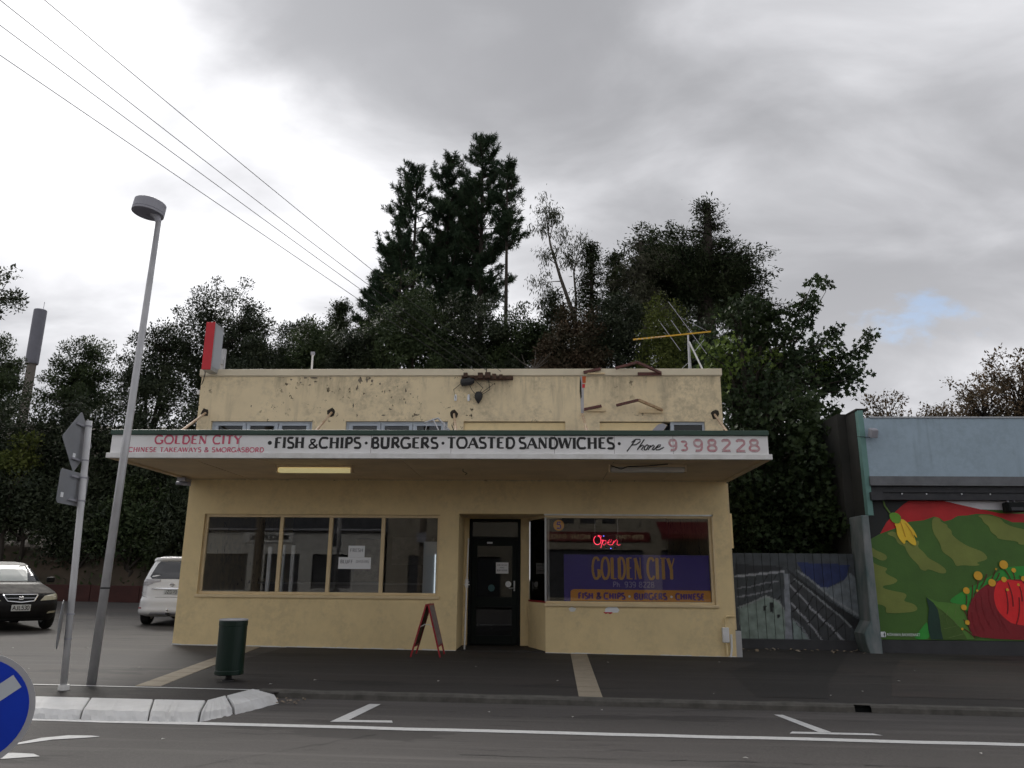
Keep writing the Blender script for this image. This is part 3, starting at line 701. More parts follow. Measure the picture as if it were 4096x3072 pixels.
sp = slab((RECX, FY+0.2), SB, 0, 0); sp = slab((RECX, FY), SB, 0, 0, 0.003)
MB().prismZ([(RECX, FY+0.001), (RECX+0.12, FY+0.19), (SB[0]+0.12, SB[1]+0.18), (SB[0], SB[1]+0.18), (SB[0], SB[1])], -0.12, 0.80).build('splay_wall', m_lower, shop)
MB().prismZ([(RECX-0.004, FY+0.03), (RECX+0.02, FY+0.05), (SB[0]+0.03, SB[1]+0.02), (SB[0]-0.004, SB[1])], 0.806, 0.835).build('splay_sill', m_redframe, rwin)
MB().prismZ([(RECX+0.004, FY+0.062), (RECX+0.010, FY+0.062), (SB[0]+0.012, SB[1]), (SB[0]+0.006, SB[1])], 0.836, 2.24).build('pane', m_glass, rwin)
MB().prismZ([(RECX-0.004, FY+0.2), (RECX+0.1, FY+0.2), (SB[0]+0.1, SB[1]+0.18), (SB[0]-0.004, SB[1])], 2.24, 2.30).build('splay_head', m_cream, rwin)
# ---- door recess
MB().box(-1.55, -1.43, FY+0.2, 14.62, -0.12, 2.30).build('recess_wall', m_lower, shop)
MB().wall(-1.55, SB[0]+0.12, -0.12, 2.30, [(-1.335, -0.375, -0.12, 2.285)], 14.62, 14.74).build('recess_wall', m_lower, shop, weld=True)
MB().box(-1.55, 0.4, FY+0.2, 14.74, 2.301, 2.36).build('recess_ceiling', m_soffit, shop)
MB().box(-1.43, RECX, FY+0.02, 14.62, -0.08, 0.026).build('doorstep', m_path, shop)
df = MB()
df.box(-1.335, -1.285, 14.60, 14.70, 0.02, 2.285); df.box(-0.425, -0.375, 14.60, 14.70, 0.02, 2.285)
df.box(-1.285, -0.425, 14.60, 14.70, 2.235, 2.285); df.box(-1.285, -0.425, 14.60, 14.70, 1.90, 1.96)
dfo = df.build('door_frame', m_dark, shop, bevel=0.004)
MB().box(-1.285, -0.425, 14.66, 14.666, 1.961, 2.234).build('transom_pane', m_glass2, dfo)
dr = MB()
for a in ((-1.28, -1.18, 0.04, 1.895), (-0.53, -0.43, 0.04, 1.895), (-1.18, -0.53, 1.79, 1.895), (-1.18, -0.53, 0.70, 0.87), (-1.18, -0.53, 0.04, 0.20)):
    dr.box(a[0], a[1], 14.63, 14.675, a[2], a[3])
door = dr.build('door', mat('dark_green_black_door', (0.008, 0.012, 0.011), 0.6, spec=0.15), shop, bevel=0.004)
MB().box(-1.18, -0.53, 14.652, 14.658, 0.871, 1.789).build('door_glass', glass_mat('door_glass_upper', (0.22, 0.26, 0.26), 0.042), door)
MB().box(-1.18, -0.53, 14.652, 14.658, 0.201, 0.699).build('door_glass', glass_mat('door_glass_lower', (0.2, 0.24, 0.26), 0.06), door)
MB().box(-0.50, -0.475, 14.612, 14.629, 0.98, 1.16).build('lock_plate', m_alu, door)
MB().tube([(-0.487, 14.625, 1.03), (-0.487, 14.58, 1.03), (-0.585, 14.575, 1.025)], 0.011, 8).build('door_handle', m_alu, door)
disc_mb(-0.60, 1.10, 0.055, 14.648).build('sticker', m_paper, door)
disc_mb(-0.91, 1.03, 0.062, 14.648).build('sticker', mat('teal_sticker', (0.02, 0.09, 0.10), 0.5), door)
MB().box(-1.0, -0.9, 14.60, 14.628, 1.83, 1.86).build('door_closer', m_alu, door)
ph = MB().box(-1.428, -1.424, 13.95, 14.12, 1.10, 1.22).build('house_number_plate', m_cream, shop)
# door security bar leaning in the doorway: a thing of its own
sb = thing('security_bar', 'white extending security bar standing upright in the shop doorway', 'bar', (-1.40, 13.75, 0.03))
MB().tube([(-1.303, 13.780, 0.023), (-1.287, 13.780, 1.045)], 0.014, 8).build('lower_tube', m_trim, sb)
MB().tube([(-1.287, 13.780, 1.045), (-1.273, 13.780, 1.882)], 0.011, 8).build('upper_tube', m_trim, sb)
bcx, bcz = -1.287, 1.045
cl = MB(); cl.box(bcx-0.026, bcx+0.026, 13.755, 13.805, bcz, bcz+0.14); cl.box(bcx-0.05, bcx+0.05, 13.765, 13.795, bcz+0.04, bcz+0.055); cl.box(bcx-0.04, bcx+0.04, 13.765, 13.795, bcz+0.085, bcz+0.098)
cl.build('locking_clamp', m_trim, sb)
MB().prismZ([(RECX+0.05, FY+0.12), (RECX+0.07, FY+0.12), (SB[0]+0.10, SB[1]-0.02), (SB[0]+0.08, SB[1]-0.02)], 0.84, 2.22).build('pane_reflection_board', mat('grey_reflection_board', (0.30, 0.28, 0.26), 0.8), rwin)  # grey board added behind the splay pane in place of its reflection
# ---- interior seen dimly through the glass
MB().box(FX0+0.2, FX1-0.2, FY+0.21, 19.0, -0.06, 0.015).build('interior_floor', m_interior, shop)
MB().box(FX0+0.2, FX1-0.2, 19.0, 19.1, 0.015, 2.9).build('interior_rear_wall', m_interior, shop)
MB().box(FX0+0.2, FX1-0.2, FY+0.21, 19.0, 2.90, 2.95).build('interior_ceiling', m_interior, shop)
MB().box(-5.9, -2.6, 16.6, 17.1, 0.016, 1.05).build('counter', mat('counter_front', (0.12, 0.10, 0.09), 0.6), shop)
MB().box(-5.95, -2.55, 16.5, 17.15, 1.051, 1.09).build('counter_top', mat('counter_top_grey', (0.22, 0.2, 0.19), 0.4), shop)
for xx, nm in ((-4.86, 'post'), (-4.62, 'post'), (-4.44, 'post')):
    MB().box(xx-0.03, xx+0.03, 13.95, 14.01, 0.016, 1.72 if xx < -4.7 else 1.75).build('shelf_'+nm, m_trim, shop)
MB().box(-4.5, -3.75, 18.93, 18.985, 1.1, 2.1).build('menu_board', mat('menu_board_print', (0.30, 0.24, 0.18), 0.7, col2=(0.14, 0.08, 0.06), vscale=7), shop)
MB().box(-3.6, -2.6, 18.93, 18.985, 1.5, 2.15).build('menu_board', mat('menu_board_print_pale', (0.26, 0.24, 0.22), 0.7, col2=(0.12, 0.12, 0.12), vscale=9), shop)
fr = thing('drinks_fridge', 'tall glass drinks fridge with a lit white edge inside the fourth window pane', 'fridge', (-1.9, 14.4, 0.02))
MB().box(-2.16, -1.60, 14.45, 15.05, 0.02, 1.85).build('cabinet', mat('fridge_white', (0.45, 0.47, 0.48), 0.4), fr)
MB().box(-1.945, -1.93, 14.42, 14.449, 0.35, 1.62).build('light_strip', mat('fridge_tube_light', (0.8, 0.85, 0.85), 0.3, emit=(0.85, 0.95, 1.0), estr=0.35), fr)
fd = MB().box(-1.915, -1.66, 14.43, 14.448, 0.35, 1.65).build('glass_front', mat('fridge_glass_dark', (0.10, 0.13, 0.13), 0.2), fr)
for i in range(5):
    MB().box(-1.91, -1.67, 14.418, 14.429, 0.45+i*0.25, 0.47+i*0.25).build('shelf_edge', m_alu, fd)
# ---- upper windows
for i, (a, b) in enumerate(UW):
    if i < 2:
        f = MB()
        f.box(a, b, FY+0.05, FY+0.12, 3.915, 3.95); f.box(a, b, FY+0.05, FY+0.12, 3.10, 3.15)
        f.box(a, a+0.05, FY+0.05, FY+0.12, 3.15, 3.915); f.box(b-0.05, b, FY+0.05, FY+0.12, 3.15, 3.915)
        w = f.build('upper_window', m_bluegrey, shop, bevel=0.004)
        W3 = (b-a-0.1)/3
        for k in range(3):
            xx = a+0.05+k*W3
            c = MB()
            c.box(xx+0.005, xx+W3-0.005, FY+0.04, FY+0.10, 3.872, 3.914); c.box(xx+0.005, xx+0.07, FY+0.04, FY+0.10, 3.151, 3.872); c.box(xx+W3-0.07, xx+W3-0.005, FY+0.04, FY+0.10, 3.151, 3.872)
            c.build('casement', m_bluegrey, w, bevel=0.004)
            MB().box(xx+0.07, xx+W3-0.07, FY+0.07, FY+0.075, 3.151, 3.872).build('pane', m_glass2, w)
        MB().box(a-0.3, b+0.3, FY+0.21, FY+0.25, 3.0, 4.0).build('dark_backing', m_interior2, w)  # dark sheet painted as the unlit interior behind the panes
    elif i == 2:
        MB().box(a+0.003, b-0.003, FY+0.045, FY+0.09, 3.10, 3.935).build('boarded_window', m_lower, shop)
    else:
        bd = [(a+0.003, 3.10), (2.02, 3.10), (2.16, 3.62), (2.24, 3.72), (2.20, 3.80), (2.27, 3.89), (2.18, 3.935), (a+0.003, 3.935)]
        MB().prismY(bd, FY+0.045, FY+0.09).build('boarded_window', m_lower, shop)
        MB().prismY([(1.92, 3.50), (2.05, 3.72), (1.98, 3.78), (2.10, 3.90), (2.19, 3.93), (2.262, 3.885), (2.19, 3.79), (2.23, 3.72), (2.12, 3.55)], FY+0.0425, FY+0.0445).build('flaked_patch', m_galv2, shop)
        f = MB(); f.box(2.325, 2.385, FY+0.04, FY+0.10, 3.10, 3.95); f.box(b-0.04, b-0.001, FY+0.04, FY+0.10, 3.10, 3.95); f.box(2.385, b-0.04, FY+0.05, FY+0.1, 3.90, 3.949)
        w = f.build('upper_window', m_bluegrey, shop)
        MB().box(2.386, b-0.041, FY+0.08, FY+0.085, 3.10, 3.899).build('pane', glass_mat('grimy_dark_glass', (0.2, 0.22, 0.22), 0.03), w)
        MB().box(a-0.1, b+0.15, FY+0.21, FY+0.25, 3.0, 4.0).build('dark_backing', m_interior2, w)  # same dark sheet in place of the unlit interior
# ---- canopy
CY = 11.0
fb = MB().box(-6.335, 3.25, CY, CY+0.03, 2.946, 3.212).build('fascia_board', m_white, shop)
ft = MB(); ft.box(-6.375, 3.29, CY-0.035, CY+0.03, 2.868, 2.945)
ft.build('fascia_trim', m_trim, shop, bevel=0.006)
gt = MB(); gt.box(-6.35, 3.262, CY-0.035, CY+0.16, 3.213, 3.288)
gt.build('gutter', m_green, shop, bevel=0.01)
for sx in (-6.335, 3.22):
    MB().box(sx, sx+0.03, CY+0.031, FY-0.002, 2.946, 3.212).build('canopy_end_board', m_white, shop)
    MB().box(sx-0.03, sx+0.06, CY+0.031, FY-0.002, 2.868, 2.9455).build('canopy_end_trim', m_soffit, shop)
MB().box(-6.30, 3.215, CY+0.165, FY-0.002, 3.213, 3.245).build('canopy_roof', m_galv2, shop)
SXs = [-6.27+i*(9.46/9) for i in range(10)]
for i in range(9):
    MB().box(SXs[i]+0.006, SXs[i+1]-0.006, CY+0.032, FY-0.004, 2.892, 2.904).build('soffit_panel', m_soffit, shop)
MB().box(-6.27, 3.19, CY+0.032, FY-0.004, 2.910, 2.93).build('soffit_backing', m_hole, shop)
for i in (1, 2, 3, 5, 6, 8):
    MB().box(SXs[i]-0.02, SXs[i]+0.02, CY+0.04, FY-0.01, 2.884, 2.8915).build('soffit_batten', m_soffit, shop)
MB().box(-6.27, 3.19, CY+0.24, CY+0.28, 2.885, 2.8915).build('soffit_batten', m_soffit, shop)
MB().tube([(-1.24, 12.2, 2.889), (-1.27, 12.5, 2.889), (-1.22, 12.7, 2.889), (-1.27, 12.9, 2.889)], 0.006, 5).build('soffit_crack', m_hole, shop)
# fascia panel joints and scuffs
for xx in (-5.15, -4.42, -2.47, -1.3, 0.2, 1.06, 1.9):
    MB().box(xx-0.0025, xx+0.0025, CY-0.0012, CY-0.0002, 2.947, 3.211).build('board_joint', m_ghost, fb)
LY = CY-0.004
lettering(fb, m_redfade, 'GOLDEN CITY', -5.682, -4.389, 3.078, 3.208, LY, thick=.24, thin=.10, serif=.10)
lettering(fb, m_redfade, 'CHINESE TAKEAWAYS & SMORGASBORD', -6.059, -4.045, 2.958, 3.030, LY, thick=.22, thin=.11, serif=.08)
lettering(fb, m_black, 'FISH', -3.889, -3.457, 3.018, 3.184, LY, thick=.25, thin=.12, serif=.13, jitter=.012)
lettering(fb, m_black, '&', -3.389, -3.254, 3.015, 3.156, LY, thick=.22, thin=.10)
lettering(fb, m_black, 'CHIPS', -3.233, -2.620, 3.018, 3.184, LY, thick=.25, thin=.12, serif=.13, jitter=.012)
lettering(fb, m_black, 'BURGERS', -2.472, -1.492, 3.020, 3.186, LY, thick=.25, thin=.12, serif=.13, jitter=.012)
lettering(fb, m_black, 'TOASTED', -1.356, -0.376, 3.022, 3.190, LY, thick=.25, thin=.12, serif=.13, jitter=.012)
lettering(fb, m_black, 'SANDWICHES', -0.316, 1.057, 3.018, 3.188, LY, thick=.25, thin=.12, serif=.13, jitter=.012)
for bx, r in ((-3.965, 0.030), (-2.542, 0.022), (-1.418, 0.022), (1.130, 0.022)):
    disc_mb(bx, 3.098, r, LY).build('bullet', m_black, fb)
phs = MB()                                            # hand-brushed "Phone"
def hand(strokes, x0, x1, z0, z1, w, y, mb, slant=0.16):
    for k, pts in enumerate(strokes):
        ribbon(mb, [(x0+(p[0]+slant*(p[1]-0.3))*(x1-x0), z0+p[1]*(z1-z0)) for p in pts], w, y-0.0003*k)
hand([[(.0, 0), (.10, .9)], [(.02, .72), (.10, .98), (.22, .98), (.25, .78), (.18, .56), (.06, .50)],
      [(.27, .12), (.34, .98)], [(.29, .30), (.36, .52), (.41, .46), (.38, .14), (.42, .10)],
      arc(.49, .32, .045, .21, 60, 420, 14), [(.53, .42), (.59, .50), (.57, .12)], [(.58, .30), (.66, .52), (.70, .44), (.68, .14), (.72, .12), (.78, .30)],
      [(.76, .28), (.86, .40), (.86, .54), (.80, .52), (.76, .30), (.80, .12), (.88, .14), (.98, .34)]], 1.262, 1.775, 2.985, 3.165, 0.017, LY, phs)
phs.build('lettering', m_black, fb)
for ch, a, b, c, d in (('9', 1.836, 1.957, 2.995, 3.160), ('3', 2.006, 2.104, 2.995, 3.135), ('9', 2.187, 2.322, 2.985, 3.160), ('8', 2.381, 2.527, 2.985, 3.161), ('2', 2.583, 2.719, 2.985, 3.161), ('2', 2.786, 2.927, 2.980, 3.161), ('8', 2.972, 3.129, 2.985, 3.162)):
    lettering(fb, m_redghost, ch, a, b, c, d, LY, thick=.20, thin=.16)
    lettering(fb, m_ghost, ch, a-0.008, b+0.008, c-0.008, d+0.010, LY+0.0025, thick=.07, thin=.06)
# ---- canopy stay rods with broken plaster round their wall ends
rng = random.Random(3)
for (wx, wz), (cx, cz) in zip(((-6.156, 4.108), (-3.818, 4.119), (-1.574, 4.088), (0.753, 4.09), (3.118, 4.083)), ((-5.50, 3.29), (-3.42, 3.29), (-1.26, 3.29), (0.665, 3.29), (2.78, 3.29))):
    rd = MB().tube([(wx, FY+0.03, wz), (cx if wx < 0.5 or wx > 2 else 0.70, CY+0.30, cz)], 0.021, 8).build('stay_rod', m_rust, shop)
    if abs(wx-0.753) > 0.1:
        pts = [(wx+rng.uniform(.055, .085)*math.cos(2*math.pi*i/9), wz+rng.uniform(.06, .10)*math.sin(2*math.pi*i/9)) for i in range(9)]
        MB().prismY(pts, FY-0.006, FY+0.001).build('plaster_hole', m_hole, rd)
# ---- service entry on the parapet: insulator plank, weatherhead, insulators, leads
pl = MB()
pl.box(-1.44, -0.50, FY-0.09, FY-0.05, 4.70, 4.775)
for i in range(7): pl.box(-1.40+i*0.13, -1.34+i*0.13+rng.uniform(0, .04), FY-0.15, FY-0.051, 4.70+rng.uniform(0, .05), 4.80+rng.uniform(-.04, .03))
plk = pl.build('insulator_plank', mat('rotted_plank', (0.045, 0.03, 0.022), 0.9, col2=(0.10, 0.05, 0.03), vscale=18), shop)
MB().lathe([(0.02, -0.13), (0.07, -0.11), (0.075, 0.05), (0.04, 0.12), (0.015, 0.13)], (-1.33, FY-0.10, 4.66), 10, Matrix.Rotation(R(80), 3, 'Y')).build('cable_joint', m_wire, plk)
MB().lathe([(0.01, -0.12), (0.06, -0.05), (0.075, 0.03), (0.05, 0.09), (0.02, 0.10)], (-1.126, FY-0.05, 4.39), 12).build('weatherhead', m_wire, shop, smooth=True)
for ix in (-1.546, -1.308):
    MB().lathe([(0.018, -0.06), (0.026, -0.02), (0.02, 0.05), (0.012, 0.06)], (ix, FY-0.03, 4.38), 10).build('porcelain_insulator', m_paper, shop)
for k, (a, b, c) in enumerate([((-1.38, 4.68), (-1.58, 4.52), (-1.54, 4.36)), ((-1.30, 4.62), (-1.24, 4.50), (-1.16, 4.42)), ((-1.22, 4.72), (-1.05, 4.55), (-1.12, 4.45)), ((-0.95, 4.72), (-0.92, 4.52), (-1.08, 4.42)), ((-1.0, 4.70), (-0.86, 4.62), (-1.09, 4.45))]):
    MB().tube([(a[0], FY-0.10, a[1]), (b[0], FY-0.08, b[1]), (c[0], FY-0.05, c[1])], 0.006, 5).build('service_lead', m_wire, shop)
# ---- remains of a removed projecting sign on the right of the parapet
MB().prismY([(0.725, 4.10), (0.775, 4.10), (0.785, 4.86), (0.715, 4.86)], FY-0.006, FY-0.002).build('old_sign_band', mat('pale_grey_band', (0.44, 0.43, 0.44), 0.8, var=0.1, vscale=9), shop)
MB().prismY([(0.762, 4.66), (0.815, 4.66), (0.825, 4.79), (0.755, 4.79)], FY-0.010, FY-0.0065).build('old_sign_band', mat('orange_paint_scrap', srgb(190, 90, 40), 0.7), shop)
MB().prismY([(0.752, 4.57), (0.80, 4.57), (0.805, 4.64), (0.755, 4.64)], FY-0.010, FY-0.0065).build('old_sign_band', m_redface, shop)
MB().prismY([(0.722, 4.36), (0.742, 4.40), (0.738, 4.66), (0.715, 4.80), (0.708, 4.52)], FY-0.010, FY-0.0065).build('old_sign_band', m_hole, shop)
for zb, mm in ((4.845, m_bracket), (4.155, m_bracket)):
    mp = m_cream if zb < 4.5 else m_bracket
    MB().bar((0.78, FY-0.06, zb), (1.09, FY-0.08, zb+0.062), 0.05, 0.045).build('steel_bracket', mm, shop)
    MB().box(0.85, 1.17, FY-0.07, FY-0.034, zb-0.03, zb-0.005).build('steel_bracket', m_cream, shop)
    MB().bar((1.36, FY-0.10, zb+0.068), (1.72, FY-0.34, zb+0.110), 0.05, 0.04).build('steel_bracket', m_bracket, shop)
    MB().bar((1.72, FY-0.34, zb+0.110), (2.17, FY-0.06, zb-0.01), 0.05, 0.04).build('steel_bracket', m_bracket if zb > 4.5 else mat('cream_rust_bracket', (0.45, 0.34, 0.19), 0.7, col2=(0.3, 0.16, 0.08), vscale=15), shop)
    MB().box(1.76, 2.19, FY-0.05, FY-0.034, zb-0.055, zb+0.005).build('steel_bracket', mp, shop)
# ---- conduit, meter box and pipe stubs at the right corner
cd = MB().tube([(3.25, FY-0.03, 0.62), (3.12, FY-0.03, 0.62), (3.08, FY-0.03, 0.58), (3.07, FY-0.03, 0.28)], 0.013, 8)
cd.tube([(3.08, FY-0.03, 0.20), (3.085, FY-0.03, 0.0)], 0.018, 8)
cdo = cd.build('conduit', m_lower, shop)
MB().box(3.02, 3.13, FY-0.07, FY-0.001, 0.20, 0.44).build('junction_box', m_trim, cdo, bevel=0.01)
MB().tube([(3.17, FY-0.03, 0.33), (3.165, FY-0.03, 0.10), (3.14, FY-0.03, -0.04)], 0.018, 8).build('pipe_stub', m_trim, cdo)
MB().box(FX1+0.005, FX1+0.10, FY+0.02, FY+0.12, -0.05, 0.38).build('downpipe_foot', m_galv, shop)
MB().box(FX1+0.004, FX1+0.03, FY+0.03, FY+0.06, 0.4, 2.85).build('downpipe', m_cream, shop)
MB().box(FX1+0.01, FX1+0.13, FY+0.3, FY+0.5, 1.75, 2.35).build('wall_cabinet', m_lower, shop)
# paint scrapes under the right window
MB().prismY([(1.08, 0.655), (1.30, 0.66), (1.33, 0.70), (1.28, 0.76), (1.16, 0.765), (1.09, 0.72)], FY-0.003, FY-0.001).build('torn_sticker', m_paper, shop)
MB().prismY([(1.06, 0.655), (1.10, 0.635), (1.13, 0.65), (1.17, 0.632), (1.21, 0.65), (1.21, 0.665), (1.06, 0.665)], FY-0.0045, FY-0.0031).build('torn_sticker', m_redface, shop)
MB().prismY([(0.50, 0.665), (0.57, 0.67), (0.60, 0.72), (0.52, 0.745), (0.47, 0.72)], FY-0.003, FY-0.001).build('torn_sticker', m_trim, shop)
# crumbling render line along the wall foot
rng = random.Random(8)
for a, b in ((FX0, -1.43), (RECX, FX1)):
    wfm = MB(); P1, P2 = [], []; x = a
    while x < b:
        w = min(rng.uniform(.05, .22), b-x); h = rng.uniform(0.004, 0.022)
        if w > .02: P1 += [(x, gz(x)+h), (x+w-0.003, gz(x)+h*0.7)]
        x += w
    wfm.prismY([(a, gz(a)-0.05), (b, gz(b)-0.05)]+P1[::-1], FY-0.012, FY-0.001)
    wfm.build('wall_foot_render', m_trim, shop)
# left end canopy lamp and camera
cl = MB(); cl.box(-6.34, -6.20, 13.2, 13.45, 2.80, 2.865); cl.tube([(-6.40, 13.3, 2.78), (-6.16, 13.35, 2.76)], 0.03, 8)
cl.build('corner_floodlight', m_galv2, shop)
MB().box(-6.36, -6.31, FY+0.02, FY+0.08, 4.46, 4.54).build('corner_sensor', m_trim, shop)
MB().tube([(-6.33, FY+0.05, 4.53), (-6.24, FY-0.03, 4.72), (-6.22, FY-0.035, 4.86), (-6.26, FY-0.03, 4.95)], 0.007, 5).build('corner_cable', m_wire, shop)
# tangle of a broken bracket lying on the canopy by the third rod
tb = thing('bent_bracket', 'bent grey aerial bracket lying on the canopy beside the third stay rod', 'bracket', (-1.55, 11.6, 3.25))
tm = MB()
tm.tube([(-1.95, 12.6, 3.72), (-1.72, 12.6, 3.80), (-1.55, 12.5, 3.62), (-1.44, 12.3, 3.32)], 0.016, 6)
tm.tube([(-1.80, 12.55, 3.78), (-1.66, 12.4, 3.52), (-1.50, 12.3, 3.56), (-1.40, 12.2, 3.40)], 0.012, 6)
tm.tube([(-1.60, 12.5, 3.70), (-1.58, 12.3, 3.44), (-1.46, 12.3, 3.30)], 0.014, 6)
tm.build('bent_tubes', m_galv, tb)
MB().tube([(-1.90, 12.6, 3.73), (-1.92, 12.5, 3.50), (-1.90, 12.4, 3.44)], 0.006, 5).build('loose_wire', m_galv, tb)
MB().tube([(-1.45, 12.3, 3.62), (-1.38, 12.2, 3.45), (-1.30, 12.1, 3.28)], 0.008, 5).build('loose_wire', m_wire, tb)

# ------------------------------------------------------------------ things on and in the shop
def tube_light(label, x0, x1, y, m):
    t = thing('tube_light', label, 'light', ((x0+x1)/2, y, 2.885), group='tube lights under the canopy')
    MB().box(x0, x1, y-0.07, y+0.07, 2.852, 2.890).build('batten', m_soffit, t, bevel=0.004)
    MB().box(x0+0.03, x1-0.03, y-0.06, y+0.06, 2.775, 2.851).build('diffuser', m, t, bevel=0.02)
    for xx in (x0+0.005, x1-0.029): MB().box(xx, xx+0.024, y-0.064, y+0.064, 2.772, 2.851).build('end_cap', m_soffit, t)
    return t
tube_light('glowing yellow tube light under the left half of the canopy', -4.12, -2.92, 11.85, m_tubelit)
tl2 = tube_light('unlit grey tube light with loose cable under the right half of the canopy', 1.02, 2.20, 11.68, m_tube)
MB().tube([(1.05, 11.55, 2.86), (1.2, 11.5, 2.80), (1.3, 11.52, 2.84), (1.6, 11.5, 2.85), (1.9, 11.52, 2.88)], 0.008, 5).build('loose_cable', m_wire, tl2)
# window banner behind the right glass
BY = FY+0.10
bn = thing('window_banner', 'purple and orange takeaway banner behind the right shop window', 'banner', (1.7, BY, 0.84))
MB().box(0.40, 2.895, BY, BY+0.004, 0.838, 1.617).build('purple_sheet', m_purple, bn)
op = [(0.51, 0.84), (2.895, 0.84), (2.895, 1.03), (0.57, 1.035), (0.53, 1.02), (0.51, 0.99)]
MB().prismY(op, BY-0.004, BY-0.001).build('orange_band', m_orange, bn)
lettering(bn, m_gold, 'GOLDEN CITY', 0.890, 2.30, 1.205, 1.572, BY-0.002, thick=.15, thin=.05, serif=.09, track=.16)
lettering(bn, m_fadedtext, 'Ph. 939 8228', 1.236, 1.943, 1.070, 1.167, BY-0.002, thick=.14, thin=.14)
for tx, a, b in (('FISH', .641, .893), ('&', .955, 1.031), ('CHIPS', 1.083, 1.436), ('BURGERS', 1.594, 2.147), ('CHINESE', 2.301, 2.781)):
    lettering(bn, m_violet, tx, a, b, 0.866, 0.984, BY-0.006, thick=.27, thin=.21, track=.14)
for bx in (1.513, 2.227): disc_mb(bx, 0.922, 0.020, BY-0.006).build('bullet', m_paper, bn)
nb = thing('number_sticker', 'round orange number five sticker at the top left of the right window', 'sticker', (0.315, BY, 2.02))
disc_mb(0.315, 2.113, 0.095, BY-0.02, 28).build('orange_disc', m_orange, nb)
lettering(nb, m_violet, '5', 0.275, 0.355, 2.05, 2.175, BY-0.024, thick=.20, thin=.18)
# LED open sign
os_ = thing('open_sign', 'glowing red script open sign hanging inside the right window', 'sign', (1.15, FY+0.16, 1.72))
OY = FY+0.14
paths = [arc(.16, .62, .13, .32, 120, 440, 30) + [(.20, .98), (.30, .92), (.27, .7)],
         [(.33, .62), (.36, .64), (.27, .02)], [(.33, .40), (.38, .60), (.46, .60), (.47, .42), (.40, .28), (.33, .34)],
         [(.52, .44), (.64, .52), (.66, .64), (.60, .66), (.54, .52), (.55, .34), (.62, .28), (.70, .34)],
         [(.70, .30), (.76, .64)], [(.73, .42), (.84, .66), (.88, .58), (.86, .34), (.92, .26), (1.0, .34)]]
lm = MB()
for pth in paths:
    pts = [Vector((0.911+p[0]*0.485, 0, 1.717+p[1]*0.235)) for p in pth]
    acc = 0.0
    for a, b in zip(pts, pts[1:]):
        d = (b-a).length; n = max(1, int(d/0.016))
        for i in range(n):
            c = a+(b-a)*i/n; r = 0.0062
            lm.add([(c.x-r, OY, c.z), (c.x, OY, c.z-r), (c.x+r, OY, c.z), (c.x, OY, c.z+r), (c.x, OY-r, c.z), (c.x, OY+r, c.z)], [(0,1,4),(1,2,4),(2,3,4),(3,0,4),(1,0,5),(2,1,5),(3,2,5),(0,3,5)])
lm.build('led_dots', m_led, os_)
lb = MB()
for cx, cz in ((1.10, 1.935), (1.22, 1.725)): lb.box(cx-.006, cx+.006, OY-.006, OY+.006, cz-.006, cz+.006)
lb.build('blue_dots', m_ledb, os_)
ob = MB(); ob.box(0.88, 1.42, OY+0.02, OY+0.03, 1.69, 1.97)
ob.build('backing', m_dark, os_)
ow = MB(); ow.tube([(0.95, OY+0.025, 1.97), (0.95, OY+0.025, 2.24)], 0.003, 5); ow.tube([(1.35, OY+0.025, 1.97), (1.35, OY+0.025, 2.24)], 0.003, 5)
ow.build('hanging_wire', m_alu, os_)
# paper notices
def notice(label, a, b, c, d, y, words, tilt=0.0):
    t = thing('paper_notice', label, 'notice', ((a+b)/2, y, c), group='paper notices in the shop front')
    MB().box(a, b, y, y+0.002, c, d).build('sheet', m_paper, t)
    for w, x0, x1, z0, z1 in words:
        lettering(t, m_ink, w, x0, x1, z0, z1, y-0.002, thick=.17, thin=.11, serif=.07)
NY = FY+0.075
notice('upper paper notice reading FRESH taped in the third window pane', -3.371, -3.08, 1.541, 1.738, NY, [('FRESH', -3.34, -3.11, 1.63, 1.69)])
notice('wide lower paper notice reading BLUFF OYSTERS in the third window pane', -3.534, -2.962, 1.341, 1.539, NY, [('BLUFF', -3.50, -3.28, 1.435, 1.495), ('OYSTERS', -3.225, -3.0, 1.445, 1.485)])
notice('small paper notice taped inside the shop door glass', -0.83, -0.60, 1.29, 1.49, 14.646, [('NOW SELLING', -0.81, -0.62, 1.43, 1.455), ('AND', -0.76, -0.68, 1.385, 1.41), ('BLUFF OYSTERS', -0.81, -0.62, 1.33, 1.36)])
# red projecting sign box on the parapet corner
rs = thing('projecting_sign', 'red fronted projecting sign box standing on the left end of the parapet', 'sign', (-6.05, 13.6, 4.93))
rb = MB(); rb.box(-6.155, -5.985, 13.25, 13.262, 4.83, 5.74)
rsb = rb.build('red_edge', m_redface, rs, bevel=0.006)
MB().box(-6.15, -5.99, 13.263, 13.66, 4.835, 5.735).build('box_frame', m_alu, rs, bevel=0.006)
MB().box(-5.989, -5.983, 13.29, 13.64, 4.90, 5.67).build('sign_face', mat('pale_sign_face', (0.38, 0.40, 0.43), 0.4), rs)
MB().box(-6.157, -6.151, 13.29, 13.64, 4.90, 5.67).build('sign_face', mat('pale_sign_face_b', (0.38, 0.40, 0.43), 0.4), rs)
MB().box(-6.10, -6.03, 13.90, 13.97, 4.3, 5.42).build('support_post', m_galv, rs)
MB().box(-6.09, -6.04, 13.661, 13.899, 5.1, 5.2).build('mounting_clamp', m_galv, rs)
vp = thing('roof_vent_pipe', 'thin pale vent pipe rising behind the left of the parapet', 'pipe', (-4.75, 15.0, 4.32))
MB().tube([(-4.55, 14.6, 4.32), (-4.55, 14.6, 5.50)], 0.02, 8).build('pipe', m_trim, vp)
MB().box(-4.585, -4.515, 14.57, 14.63, 5.50, 5.56).build('cowl', m_galv2, vp)
